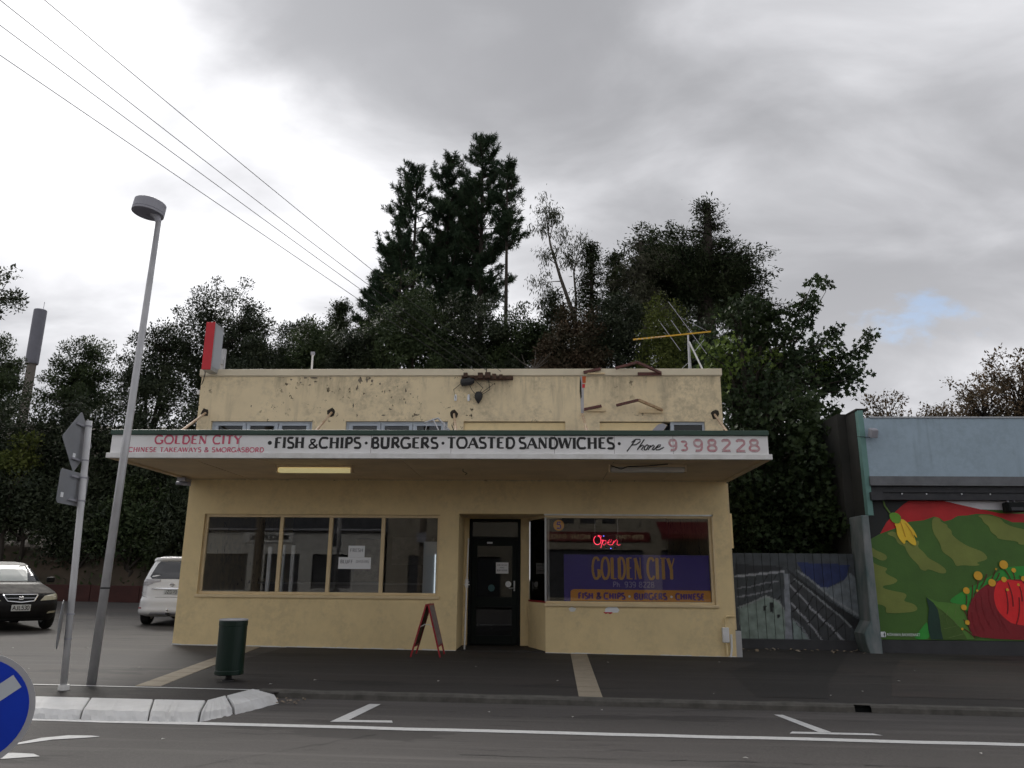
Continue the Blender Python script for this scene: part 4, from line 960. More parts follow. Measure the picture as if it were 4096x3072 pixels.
# TV aerial
an = thing('tv_aerial', 'long yellow boomed television aerial on a braced mast above the parapet', 'aerial', (3.06, 15.5, 4.32))
MB().tube([(3.06, 15.5, 4.32), (3.09, 15.5, 6.18)], 0.018, 8).build('mast', m_galv, an)
MB().tube([(3.16, 15.6, 4.32), (3.10, 15.5, 6.02)], 0.014, 6).build('mast_stay', m_galv, an)
MB().bar((3.10, 15.48, 6.03), (3.42, 15.1, 4.95), 0.026, 0.026).build('white_brace', m_trim, an)
MB().bar((1.94, 15.5, 6.085), (3.565, 15.5, 6.255), 0.028, 0.028).build('boom', mat('yellow_boom', srgb(206, 160, 40), 0.5), an)
bx = lambda t: (1.94+1.625*t, 15.5, 6.085+0.17*t)
em = [(0.04, .06), (.10, .07), (.16, .07), (.22, .08), (.27, .08), (.31, .09), (.35, .16)]
for t, L in em:
    p = bx(t); MB().bar((p[0]-L*0.4, p[1]+L*2, p[2]+L*0.55), (p[0]+L*0.4, p[1]-L*2, p[2]-L*0.55), 0.007, 0.007).build('element', m_galv2, an)
for t, a, b in ((.47, .36, .42), (.62, .42, .0), (.75, 0.95, .58)):
    p = bx(t); MB().bar((p[0]-0.42*a, p[1]+0.3*a, p[2]+0.86*a), (p[0]+0.45*b, p[1]-0.3*b, p[2]-0.86*b), 0.010, 0.010).build('element', m_galv2, an)
MB().bar((3.53, 15.5, 6.25), (3.0, 15.9, 6.72), 0.007, 0.007).build('reflector_rod', m_galv2, an)
MB().bar((3.42, 15.5, 6.08), (3.12, 15.2, 5.70), 0.008, 0.008).build('reflector_rod', m_galv2, an)
MB().bar((3.05, 15.3, 5.55), (2.75, 15.2, 5.25), 0.008, 0.008).build('reflector_rod', m_galv2, an)
# overhead service wires
up = thing('utility_pole', 'wooden power pole on the near footpath outside the left edge of the picture', 'pole', (-9.25, 1.9, gz(-9)-0.06))
m_polewood = mat('weathered_pole_wood', (0.16, 0.13, 0.10), 0.9, var=0.2, stretch=(1, 1, 0.1))
MB().tube([(-9.25, 1.9, gz(-9)-0.2), (-9.25, 1.9, 9.7)], [0.16, 0.11], 12).build('shaft', m_polewood, up)
MB().bar((-9.75, 2.15, 9.15), (-8.45, 2.15, 9.15), 0.09, 0.09).build('crossarm', m_polewood, up)
MB().bar((-9.75, 2.15, 8.78), (-8.45, 2.15, 8.78), 0.09, 0.09).build('crossarm', m_polewood, up)
MB().bar((-9.6, 2.15, 7.96), (-8.9, 2.15, 7.96), 0.09, 0.09).build('crossarm', m_polewood, up)
for i, (lab, a, b, sag) in enumerate((('lowest of the four overhead wires crossing the sky to the parapet', (-9.18, 2.2, 8.03), (-1.40, 13.45, 4.86), 0.02),
        ('second lowest of the four overhead wires crossing the sky', (-9.47, 2.2, 8.85), (-1.20, 13.45, 4.86), 0.10),
        ('second highest of the four overhead wires crossing the sky', (-9.23, 2.2, 9.22), (-0.98, 13.45, 4.86), 0.22),
        ('highest of the four overhead wires crossing the sky', (-8.69, 2.2, 9.22), (-0.72, 13.45, 4.84), 0.16))):
    P = [tuple(a[k]+(b[k]-a[k])*t - (sag*4*t*(1-t) if k == 2 else 0) for k in range(3)) for t in [j/24 for j in range(25)]]
    tag(MB().tube(P, 0.0045, 5).build('overhead_wire', m_wire), lab, 'wire', 'overhead wires to the shop')

# larger flakes of paint lost from the parapet render
rng = random.Random(44)
m_flake = mat('bare_brown_render', (0.13, 0.10, 0.07), 0.95, col2=(0.22, 0.19, 0.145), vscale=14)
for cx, cz, w, h in ((-4.34, 4.765, .07, .07), (-4.17, 4.77, .17, .055), (-3.197, 4.73, .055, .14), (-3.318, 4.72, .10, .13), (-3.099, 4.70, .06, .07), (-2.95, 4.644, .04, .06), (-4.425, 4.675, .05, .03), (-2.447, 4.674, .03, .05), (-4.149, 4.69, .07, .03), (-3.36, 4.58, .035, .12), (-3.42, 4.233, .04, .09), (-3.34, 4.064, .03, .06), (-5.308, 4.233, .02, .05), (-3.874, 4.75, .05, .03), (-2.255, 4.065, .11, .05), (-4.252, 4.626, .08, .025), (-2.736, 4.173, .07, .03), (-2.465, 4.526, .04, .09), (-2.46, 4.30, .03, .05), (-3.0, 4.42, .03, .02), (-2.85, 4.06, .08, .03), (-4.6, 4.73, .05, .03), (-2.38, 4.46, .035, .03), (-2.62, 4.60, .03, .02)):
    n = 13
    P = [(cx+w*0.5*rng.uniform(.35, 1.25)*math.cos(2*math.pi*i/n), min(4.782, cz+h*0.5*rng.uniform(.35, 1.25)*math.sin(2*math.pi*i/n))) for i in range(n)]
    MB().prismY(P, FY-0.0022, FY-0.0008).build('flaked_patch', m_flake, shop)
# ------------------------------------------------------------------ neighbouring buildings
MURAL = [
('green_hill',[(6.276,2.745),(9.272,2.759),(8.884,0.194),(6.23,0.164)]),
('night_sky',[(6.28,2.743),(7.141,2.747),(6.814,2.51),(6.611,2.288),(6.48,2.089),(6.256,1.969)]),
('red_hill',[(7.141,2.747),(7.62,2.749),(8.774,2.49),(9.215,2.383),(9.204,2.314),(8.986,2.322),(8.801,2.401),(8.594,2.469),(8.338,2.478),(8.156,2.447),(7.977,2.436),(7.849,2.365),(7.706,2.331),(7.635,2.394),(7.539,2.423),(7.332,2.352),(7.051,2.321),(6.759,2.19),(6.48,2.089),(6.611,2.288),(6.814,2.51),(6.969,2.641)]),
('white_sky',[(7.63,2.749),(9.271,2.757),(9.217,2.395),(8.429,2.562)]),
('olive_patch',[(6.612,2.119),(6.774,2.146),(6.927,1.934),(7.009,1.954),(7.188,1.975),(7.191,1.916),(7.154,1.847),(7.26,1.75),(7.325,1.643),(7.491,1.557),(7.624,1.451),(7.635,1.384),(7.583,1.358),(7.487,1.373),(7.302,1.449),(7.247,1.4),(7.154,1.438),(7.134,1.515),(6.994,1.66),(6.931,1.796),(6.92,1.865),(6.787,1.913),(6.761,2.031),(6.627,2.07)]),
('olive_patch',[(7.517,2.403),(7.598,2.414),(7.642,2.374),(7.646,2.324),(7.767,2.265),(7.752,2.226),(7.832,2.157),(7.814,2.097),(7.9,1.999),(8.061,1.883),(8.21,1.825),(8.358,1.767),(8.432,1.671),(8.395,1.612),(8.194,1.568),(8.285,1.524),(8.166,1.504),(7.935,1.521),(7.824,1.491),(7.79,1.607),(7.739,1.665),(7.595,1.762),(7.585,1.919),(7.496,2.076),(7.468,2.194),(7.479,2.333)]),
('olive_patch',[(8.334,2.448),(8.514,2.463),(8.781,2.401),(8.826,2.302),(9.01,2.223),(9.182,2.165),(9.139,1.88),(9.021,1.899),(9.051,1.968),(8.665,2.004),(8.654,2.063),(8.547,2.142),(8.542,2.24),(8.435,2.319),(8.426,2.399)]),
('olive_patch',[(6.253,1.87),(6.377,1.773),(6.529,1.715),(6.57,1.647),(6.515,1.588),(6.418,1.597),(6.344,1.645),(6.25,1.684)]),
('olive_patch',[(6.254,1.596),(6.349,1.509),(6.569,1.452),(6.483,1.384),(6.545,1.326),(6.694,1.26),(6.712,1.212),(6.604,1.154),(6.427,1.133),(6.421,1.085),(6.591,1.039),(6.821,1.002),(6.853,0.946),(6.764,0.85),(6.954,0.814),(7.022,0.738),(6.996,0.682),(6.858,0.652),(6.449,0.629),(6.426,0.676),(6.451,0.733),(6.37,0.789),(6.25,0.792)]),
('bright_field',[(9.099,1.617),(8.79,1.518),(8.579,1.401),(8.369,1.284),(8.118,1.148),(7.851,1.031),(7.566,0.848),(7.84,0.803),(7.913,0.634),(8.952,0.645)]),
('bright_field',[(7.167,0.505),(7.057,0.382),(6.969,0.288),(6.879,0.175),(7.185,0.179),(7.167,0.346)]),
('pale_leaf',[(7.2,0.93),(7.402,0.846),(7.565,0.838),(7.84,0.803),(7.913,0.484),(7.987,0.188),(7.395,0.181),(7.402,0.535),(7.338,0.798)]),
('olive_leaf',[(7.338,0.798),(7.442,0.705),(7.649,0.519),(7.78,0.352),(7.854,0.186),(7.415,0.181),(7.39,0.441)]),
('dark_leaf',[(7.2,0.934),(7.322,0.827),(7.384,0.704),(7.399,0.516),(7.397,0.348),(7.415,0.181),(7.195,0.179),(7.167,0.346),(7.18,0.533),(7.223,0.722),(7.208,0.835)]),
('crimson_petal',[(7.913,0.634),(7.95,0.766),(8.072,0.957),(8.184,1.072),(8.354,1.178),(8.557,1.247),(8.753,1.268),(9.032,1.175),(8.884,0.198),(7.987,0.188),(7.917,0.372)]),
('red_petal',[(8.557,1.247),(8.752,1.264),(8.94,1.231),(9.034,1.184),(8.901,0.309),(8.746,0.437),(8.574,0.566),(8.461,0.715),(8.429,0.922),(8.467,1.094)]),
('yellow_petal',[(6.759,2.279),(6.9,2.39),(7.01,2.311),(7.113,2.172),(7.166,2.034),(7.154,2.014),(7.085,2.103),(7.129,1.974),(7.13,1.866),(7.041,1.895),(6.945,2.003),(6.917,1.879),(6.833,1.972),(6.787,2.091),(6.792,2.22)]),
('flower_stem',[(6.58,2.744),(6.616,2.744),(6.637,2.619),(6.717,2.493),(6.691,2.473),(6.606,2.609)]),
('flower_bulb',[(6.677,2.439),(6.712,2.485),(6.793,2.497),(6.869,2.466),(6.905,2.4),(6.888,2.32),(6.838,2.28),(6.77,2.289),(6.706,2.339)]),
]
DOTS = [(8.695,1.533,0.08),(8.864,1.432,0.043),(8.196,1.327,0.082),(8.434,1.202,0.069),(8.66,1.263,0.05),(7.945,1.055,0.061),(8.543,1.451,0.019),(8.144,1.056,0.022),(8.696,1.078,0.026),(8.912,1.17,0.024),(7.858,0.752,0.052),(7.888,0.484,0.043),(7.779,0.371,0.022),(9.025,1.28,0.048)]
STAMENS = [((8.188,1.263),(8.075,0.976)),((8.36,1.361),(8.209,1.11)),((8.523,1.42),(8.377,1.207)),((8.595,1.382),(8.508,1.247)),((8.684,1.46),(8.782,1.268)),((8.834,1.422),(8.856,1.25)),((8.956,1.337),(9.012,1.194)),((7.934,0.975),(7.907,0.804)),((8.07,1.157),(7.975,0.804)),((7.851,0.699),(7.901,0.54)),((7.824,0.539),(7.928,0.317)),((7.811,0.371),(7.989,0.206)),((8.725,1.21),(8.757,0.774)),((8.926,1.136),(8.934,0.87)),((8.66,1.095),(8.633,0.641)),((8.888,0.945),(8.767,0.456))]
GATE_AREAS = [
((25, 35, 70),[(4.935,1.552),(5.941,1.513),(5.837,1.249),(5.476,1.077),(5.323,1.106),(5.071,1.289)]),
((84, 90, 94),[(5.323,1.106),(5.476,1.077),(5.785,1.202),(5.927,1.373),(6.125,1.159),(6.135,0.491),(5.825,0.638),(5.549,0.848)]),
((46, 50, 52),[(3.73,1.293),(4.669,1.378),(4.745,1.147),(4.318,0.898),(4.289,0.928),(3.77,0.679)]),
((44, 46, 48),[(4.768,1.333),(5.112,1.027),(5.863,0.398),(5.806,0.129),(5.035,0.12),(4.773,0.507)]),
((98, 110, 104),[(3.77,0.679),(4.288,0.913),(4.532,0.823),(4.642,0.627),(4.666,0.131),(3.783,0.144)]),
((98, 110, 108),[(4.773,0.507),(5.052,0.135),(4.758,0.132)]),
((102, 106, 112),[(4.674,1.347),(4.768,1.333),(4.746,0.132),(4.611,0.131)]),
((24, 26, 28),[(4.692,1.472),(4.928,1.272),(5.209,1.059),(5.427,0.877),(5.882,0.594),(6.113,0.431),(6.109,0.236),(5.86,0.368),(5.403,0.786),(5.2,0.952),(4.908,1.21)]),
((14, 15, 16),[(4.367,0.806),(4.436,0.792),(4.419,0.609),(4.354,0.639)]),
((14, 15, 16),[(4.247,0.737),(4.294,0.73),(4.284,0.638),(4.241,0.653)]),
((14, 15, 16),[(4.493,0.587),(4.537,0.58),(4.532,0.512),(4.488,0.527)]),
((30, 32, 35),[(3.743,1.511),(4.66,1.472),(4.656,1.417),(3.731,1.309)]),
]
GATE_LINES = [
((122, 124, 128),0.038,[(3.745,1.278),(4.223,1.328),(4.669,1.375)]),
((98, 100, 104),0.024,[(3.779,1.062),(4.017,1.087),(4.306,1.159),(4.56,1.192)]),
((98, 100, 104),0.028,[(3.769,0.9),(4.054,0.941),(4.422,1.024)]),
((108, 112, 112),0.031,[(3.756,0.701),(4.045,0.803),(4.304,0.92),(4.532,0.823),(4.616,0.687)]),
((118, 120, 124),0.035,[(4.774,1.117),(4.919,0.964),(4.998,0.873),(5.076,0.783),(5.13,0.692),(5.247,0.602),(5.317,0.513),(5.417,0.423),(5.489,0.364),(5.543,0.275),(5.613,0.201),(5.683,0.128)]),
((118, 120, 124),0.035,[(4.765,0.795),(4.851,0.705),(4.92,0.599),(5.007,0.525),(5.076,0.42),(5.147,0.346),(5.216,0.242),(5.282,0.123)]),
((104, 108, 110),0.028,[(4.863,1.241),(5.055,1.088),(5.274,0.906),(5.403,0.786),(5.692,0.547),(5.845,0.368)]),
((104, 108, 110),0.035,[(4.923,1.396),(5.132,1.258),(5.321,1.091),(5.552,0.879),(5.743,0.759),(6.122,0.521)]),
((92, 96, 100),0.028,[(4.773,0.507),(4.932,0.358),(5.052,0.135)]),
((20, 22, 24),0.021,[(4.539,1.331),(4.468,1.222)]),
((20, 22, 24),0.021,[(4.346,1.283),(4.275,1.174)]),
((20, 22, 24),0.021,[(4.139,1.266),(4.075,1.018)]),
((20, 22, 24),0.021,[(3.964,1.249),(3.906,0.833)]),
((20, 22, 24),0.021,[(4.433,1.175),(4.362,1.067)]),
((20, 22, 24),0.021,[(4.256,1.127),(4.195,0.927)]),
((16, 18, 20),0.024,[(4.893,1.225),(4.793,1.147)]),
((16, 18, 20),0.024,[(5.01,1.119),(4.89,0.995),(4.771,0.871)]),
((16, 18, 20),0.024,[(5.198,0.936),(5.016,0.63)]),
((16, 18, 20),0.024,[(5.385,0.755),(5.062,0.435)]),
((16, 18, 20),0.024,[(5.544,0.62),(5.238,0.317)]),
((16, 18, 20),0.024,[(5.744,0.442),(5.443,0.199)]),
((16, 18, 20),0.024,[(4.882,0.705),(4.767,0.628)]),
((16, 18, 20),0.024,[(4.57,0.915),(4.519,0.854)]),
]
NYF = 15.2
nb_ = thing('mural_building', 'low pale blue building with a bright flower mural on its street wall', 'building', (8.0, 15.2, -0.08))
m_blue = stained_mat('pale_blue_render', srgb(162, 180, 193), srgb(120, 131, 138), srgb(96, 100, 100), 0.72, 0.22)
m_teal = mat('faded_teal_edge', srgb(104, 142, 136), 0.7, var=0.1)
m_greyb = mat('dark_grey_plinth', (0.045, 0.046, 0.050), 0.8, var=0.15)
m_greyd = mat('charcoal_beam', (0.028, 0.030, 0.036), 0.7, col2=(0.05, 0.05, 0.055), vscale=8)
m_sidewall = mat('dark_side_wall', (0.045, 0.042, 0.038), 0.95, col2=(0.02, 0.022, 0.018), vscale=1.2)  # dark mottled colour for the side, rear and cap pieces
MB().box(6.30, 16.0, NYF-0.22, NYF+0.2, 3.13, 4.30).build('upper_wall', m_blue, nb_, bevel=0.008)
MB().box(6.42, 16.0, NYF-0.24, NYF+0.2, 4.301, 4.33).build('parapet_cap', mat('pale_cap', (0.42, 0.44, 0.46), 0.7), nb_)
MB().box(6.20, 6.2995, NYF-0.24, NYF-0.10, 2.42, 4.45).build('wall_edge', m_teal, nb_)
MB().box(6.192, 6.2995, NYF-0.099, NYF+0.359, 2.421, 4.45).build('wall_return', m_sidewall, nb_)
MB().box(6.02, 6.30, NYF+0.36, 30.0, -0.1, 4.50).build('side_wall', m_sidewall, nb_)
MB().box(6.18, 6.42, NYF-0.20, NYF+0.36, 4.451, 4.50).build('pier_cap', m_sidewall, nb_, bevel=0.02)
MB().box(6.30, 16.0, 29.8, 30.0, -0.1, 4.30).build('rear_wall', m_sidewall, nb_)
MB().box(6.30, 16.0, NYF+0.36, 29.8, 4.0, 4.1).build('roof', m_galv2, nb_)
vf = MB(); vf.prismZ([(6.28, NYF-0.30), (16.0, NYF-0.30), (16.0, NYF-0.221), (6.28, NYF-0.221)], 2.98, 3.155)
vf.build('lead_flashing', mat('grey_flashing', (0.13, 0.135, 0.145), 0.6, var=0.2, vscale=5), nb_)
MB().box(6.32, 16.0, NYF-0.20, NYF-0.001, 2.86, 2.979).build('shutter_beam', m_greyd, nb_)
rl = MB(); rl.box(6.36, 16.0, NYF-0.17, NYF-0.001, 2.72, 2.859)
rlo = rl.build('shutter_rail', m_greyd, nb_, bevel=0.006)
for xx in (6.9, 7.36, 8.02, 8.55, 9.2, 9.8):
    MB().lathe([(0.0, -0.004), (0.014, -0.004), (0.014, 0.004)], (xx, NYF-0.174, 2.835), 8, Matrix.Rotation(R(90), 3, 'X')).build('bolt', m_paper, rlo)
MB().box(6.26, 6.48, NYF-0.32, NYF-0.171, 2.70, 2.85).build('shutter_bracket', m_greyd, rlo)
mw = MB().box(6.20, 16.0, NYF+0.001, NYF+0.2, 0.165, 2.72).build('mural_wall', mat('mural_ground_paint', srgb(58, 92, 30), 0.6), nb_)
MB().box(6.20, 16.0, NYF-0.02, NYF+0.2, -0.2, 0.158).build('plinth', m_greyb, nb_)
MC = {'green_hill': (62, 98, 33), 'night_sky': (16, 20, 20), 'red_hill': (172, 24, 28), 'white_sky': (206, 204, 208), 'olive_patch': (112, 122, 54), 'bright_field': (44, 138, 48),
      'pale_leaf': (78, 122, 44), 'olive_leaf': (64, 92, 30), 'dark_leaf': (18, 52, 40), 'crimson_petal': (122, 16, 26), 'red_petal': (214, 30, 34), 'yellow_petal': (230, 182, 46), 'flower_stem': (84, 112, 44), 'flower_bulb': (96, 148, 40)}
mcm = {k: mat('mural_'+k, tuple(min(0.85, c*1.22) for c in srgb(*v)), 0.6, var=0.13, vscale=2.5, bump=0.25, bscale=30) for k, v in MC.items()}
def chaikin(P, n=2):
    for _ in range(n):
        Q = []
        for i in range(len(P)):
            a, b = P[i], P[(i+1) % len(P)]
            Q += [tuple(u*0.75+v*0.25 for u, v in zip(a, b)), tuple(u*0.25+v*0.75 for u, v in zip(a, b))]
        P = Q
    return P
def clampP(P): return [(max(6.215, x), min(max(z, 0.168), 2.718)) for x, z in P]
def extend(P, nm):
    """outlines that the picture edge cuts are finished off along the rest of the wall"""
    cut = [x >= 8.83+0.1515*z for x, z in P]
    if not any(cut): return P
    k = max(i for i, c in enumerate(cut) if c)
    Q = P[k+1:]+P[:k+1]; C = cut[k+1:]+cut[:k+1]
    left = [q for q, c in zip(Q, C) if not c]; edge = [q for q, c in zip(Q, C) if c]
    if nm in ('crimson_petal', 'red_petal', 'bright_field'):
        ax_ = {'crimson_petal': 9.10, 'red_petal': 9.12, 'bright_field': 9.6}[nm]
        return left+[(2*ax_-x, z) for x, z in reversed(left)]
    if nm == 'olive_patch':
        zc = sum(z for _, z in edge)/len(edge)
        return left+[(9.45, edge[0][1]-0.02), (9.75, zc), (9.4, edge[-1][1]+0.03)]
    return left+[(15.9, z) for _, z in edge]
for i, (nm, P) in enumerate(MURAL):
    if nm in ('green_hill',): P = [(6.21, 0.166), (16.0, 0.166), (16.0, 2.719), (6.21, 2.719)]
    else:
        P = extend(P, nm)
        if nm in ('olive_patch', 'yellow_petal', 'flower_bulb', 'crimson_petal', 'red_petal', 'bright_field'): P = clampP(chaikin(P))
    yy = NYF-0.0012*i
    n = len(P)
    # ear-clip through bmesh so concave outlines fill cleanly
    from mathutils.geometry import delaunay_2d_cdt
    cv, _, cf, *_r = delaunay_2d_cdt([Vector(q) for q in P], [], [list(range(len(P)))], 1, 1e-5)
    me = bpy.data.meshes.new('painted_'+nm); me.from_pydata([(q.x, yy, q.y) for q in cv], [], [tuple(f) for f in cf]); me.update(); me.materials.append(mcm[nm])
    o = bpy.data.objects.new('painted_'+nm, me); COL.objects.link(o); attach(o, mw)
ym = NYF-0.0012*22
m_stamen = mat('mural_stamen_red', srgb(92, 16, 16), 0.6)
for (a, b) in STAMENS:
    sm = MB()
    mx, mz = (a[0]+b[0])/2-(b[1]-a[1])*0.12, (a[1]+b[1])/2+(b[0]-a[0])*0.12
    P = [((1-t)**2*a[0]+2*t*(1-t)*mx+t*t*b[0], (1-t)**2*a[1]+2*t*(1-t)*mz+t*t*b[1]) for t in [i/6 for i in range(7)]]
    ribbon(sm, P, 0.017, ym); sm.build('painted_stamen', m_stamen, mw)
m_anther = mat('mural_anther_yellow', srgb(226, 172, 44), 0.6, var=0.08, vscale=12)
for cx, cz, r in DOTS: disc_mb(cx, cz, r, ym-0.001, 18).build('painted_anther', m_anther, mw)
ic = [(6.285+dx, 0.21+dz) for dx, dz in ((0, .012), (.012, 0), (.083, 0), (.095, .012), (.095, .083), (.083, .095), (.012, .095), (0, .083))]
MB().prismY(ic, ym-0.002, ym-0.001).build('painted_icon', m_paper, mw)
lettering(mw, mcm['dark_leaf'], 'f', 6.335, 6.372, 0.213, 0.29, ym-0.003, thick=.2, thin=.16)
lettering(mw, m_paper, 'AIDANWALBAEKKENART', 6.395, 7.0, 0.232, 0.283, ym-0.002, thick=.11, thin=.11, jitter=.04)
# brush strokes over the painted shapes
m_stroke_p = mat('mural_pale_petal_stroke', srgb(150, 44, 50), 0.7, col2=srgb(120, 22, 30), vscale=9)
m_stroke_v = mat('mural_leaf_vein', srgb(120, 140, 78), 0.7, col2=srgb(74, 104, 44), vscale=9)
m_stroke_y = mat('mural_ochre_stroke', srgb(206, 146, 34), 0.7)
for P in [[(8.106,0.919),(8.09,0.73),(8.119,0.524),(8.182,0.357)],[(8.216,0.949),(8.2,0.769),(8.239,0.562),(8.327,0.377)],[(8.361,1.093),(8.348,0.865),(8.393,0.639),(8.498,0.434)],[(7.995,0.673),(7.999,0.485),(8.043,0.318)],[(8.475,0.677),(8.525,0.491),(8.631,0.306)]]:
    mb = MB(); ribbon(mb, P, 0.012, ym-0.0005); mb.build('painted_stroke', m_stroke_p, mw)
for P in [[(7.51,0.555),(7.523,0.462)],[(7.452,0.63),(7.513,0.658)],[(7.448,0.367),(7.714,0.426)],[(7.514,0.21),(7.81,0.288)],[(7.594,0.763),(7.515,0.593)],[(7.716,0.736),(7.666,0.575)],[(7.445,0.724),(7.714,0.426)]]:
    mb = MB(); ribbon(mb, P, 0.007, ym-0.0005); mb.build('painted_stroke', m_stroke_v, mw)
for P in [[(6.874,2.33),(6.915,2.171),(6.939,2.032)],[(6.968,2.29),(7.059,2.132),(7.094,2.014)]]:
    mb = MB(); ribbon(mb, P, 0.012, ym-0.0005); mb.build('painted_stroke', m_stroke_y, mw)
# flared pier with faded spray paint
pr = MB()
pier = [(5.92, -0.08), (6.20, -0.12), (6.19, 0.3), (6.13, 2.42), (5.985, 2.42), (5.99, 0.55), (5.90, 0.2)]
pr.prismY([(5.98, -0.12), (6.199, -0.12), (6.199, 2.42), (6.06, 2.42), (6.03, 0.5), (5.90, 0.28), (5.92, 0.1)], NYF-0.26, NYF+0.36)
pr.build('pier', mat('spray_painted_pier', (0.24, 0.25, 0.255), 0.85, col2=(0.06, 0.11, 0.11), vscale=4, stretch=(1, 1, 0.35), bump=0.3, bscale=18), nb_, bevel=0.02)
# floodlights
fl = thing('flood_light', 'grey floodlight on the upper left of the pale blue wall', 'light', (6.38, 14.9, 4.0), group='wall floodlights')
fm = MB(); fm.obox((6.40, NYF-0.36, 3.98), (0.14, 0.16, 0.17), Matrix.Rotation(R(25), 3, 'X')); fm.build('lamp_housing', m_galv2, fl, bevel=0.02)
MB().bar((6.40, NYF-0.221, 3.96), (6.40, NYF-0.33, 3.96), 0.03, 0.03).build('arm', m_galv2, fl)
MB().tube([(6.13, NYF-0.25, 3.93), (6.38, NYF-0.26, 3.91)], 0.006, 5).build('feed_cable', m_wire, fl)
fl = thing('flood_light', 'black floodlight fixed below the dark beam over the mural', 'light', (9.0, 15.0, 2.6), group='wall floodlights')
fm = MB(); fm.prismZ([(8.80, NYF-0.30), (9.08, NYF-0.30), (9.14, NYF-0.22), (9.08, NYF-0.06), (8.80, NYF-0.06), (8.77, NYF-0.22)], 2.50, 2.68)
fm.build('lamp_housing', m_dark, fl, bevel=0.015)
MB().box(8.83, 9.05, NYF-0.309, NYF-0.301, 2.52, 2.58).build('lens', m_greyd, fl)
for xx in (8.86, 8.98): MB().box(xx, xx+0.02, NYF-0.16, NYF-0.10, 2.681, 2.72).build('arm', m_galv2, fl)

# ------------------------------------------------------------------ plank gate with a painted roof scene
GY = 15.42
gate = thing('plank_gate', 'tall vertical plank gate with a faded grey painting of tiled roofs', 'gate', (4.9, GY, -0.05))
def inpoly(x, z, P):
    c = False; j = len(P)-1
    for i in range(len(P)):
        if (P[i][1] > z) != (P[j][1] > z) and x < (P[j][0]-P[i][0])*(z-P[i][1])/(P[j][1]-P[i][1])+P[i][0]: c = not c
        j = i
    return c
def segd(x, z, a, b):
    dx, dz = b[0]-a[0], b[1]-a[1]; t = max(0, min(1, ((x-a[0])*dx+(z-a[1])*dz)/(dx*dx+dz*dz+1e-12)))
    return math.hypot(x-a[0]-t*dx, z-a[1]-t*dz)
def gatecol(x, z):
    c = (50, 54, 57)
    for col, P in GATE_AREAS:
        if inpoly(x, z, P): c = col
    for col, w, P in GATE_LINES:
        for a, b in zip(P, P[1:]):
            if segd(x, z, a, b) < w/2: c = col
    return tuple(min(1.0, v*1.8) for v in srgb(*c))
m_gate = bpy.data.materials.new('gate_spray_painting'); m_gate.use_nodes = True
nd, lk = m_gate.node_tree.nodes, m_gate.node_tree.links
vc = nd.new('ShaderNodeVertexColor'); vc.layer_name = 'paint'
tcn = nd.new('ShaderNodeTexCoord'); nzn = nd.new('ShaderNodeTexNoise'); nzn.inputs['Scale'].default_value = 7; nzn.inputs['Detail'].default_value = 8
lk.new(tcn.outputs['Object'], nzn.inputs['Vector'])
mr = nd.new('ShaderNodeMapRange'); mr.inputs[1].default_value = 0.3; mr.inputs[2].default_value = 0.7; mr.inputs[3].default_value = 0.65; mr.inputs[4].default_value = 1.2
lk.new(nzn.outputs['Fac'], mr.inputs[0])
vm = nd.new('ShaderNodeVectorMath'); vm.operation = 'SCALE'; lk.new(vc.outputs['Color'], vm.inputs[0]); lk.new(mr.outputs[0], vm.inputs['Scale'])
lk.new(vm.outputs[0], nd['Principled BSDF'].inputs['Base Color']); nd['Principled BSDF'].inputs['Roughness'].default_value = 0.7
rng = random.Random(31)
for k in range(15):
    a = 3.785+(k-1)*0.163; b = a+0.155; b = min(b, 6.02)
    if b-a < 0.03: continue
    yy = GY+rng.uniform(-0.004, 0.004); nx, nz = 8, 72
    z0, z1 = 0.13, 1.72
    mb = MB(); cols = []
    for j in range(nz+1):
        for i in range(nx+1):
            x, z = a+(b-a)*i/nx, z0+(z1-z0)*j/nz
            mb.v.append((x, yy, z)); cols += [*gatecol(x, z), 1.0]
    W = nx+1
    mb.f = [(j*W+i, j*W+i+1, (j+1)*W+i+1, (j+1)*W+i) for j in range(nz) for i in range(nx)]
    nfr = len(mb.v)
    for x, z in ((a, z0), (b, z0), (b, z1), (a, z1)): mb.v.append((x, yy+0.02, z)); cols += [0.03, 0.03, 0.03, 1]
    mb.f += [(nfr+3, nfr+2, nfr+1, nfr), (0, nfr, nfr+1, nx), (nx, nfr+1, nfr+2, nz*W+nx), (nz*W+nx, nfr+2, nfr+3, nz*W), (nz*W, nfr+3, nfr, 0)]
    o = mb.build('plank', m_gate, gate)
    ca = o.data.color_attributes.new('paint', 'FLOAT_COLOR', 'POINT'); ca.data.foreach_set('color', cols)
MB().box(3.60, 6.02, GY+0.03, GY+0.07, 0.2, 0.3).build('rail', m_greyd, gate)
MB().box(3.60, 6.02, GY+0.03, GY+0.07, 1.4, 1.5).build('rail', m_greyd, gate)
MB().box(3.40, 6.02, GY-0.01, GY+0.06, -0.12, 0.128).build('bottom_board', m_greyb, gate)

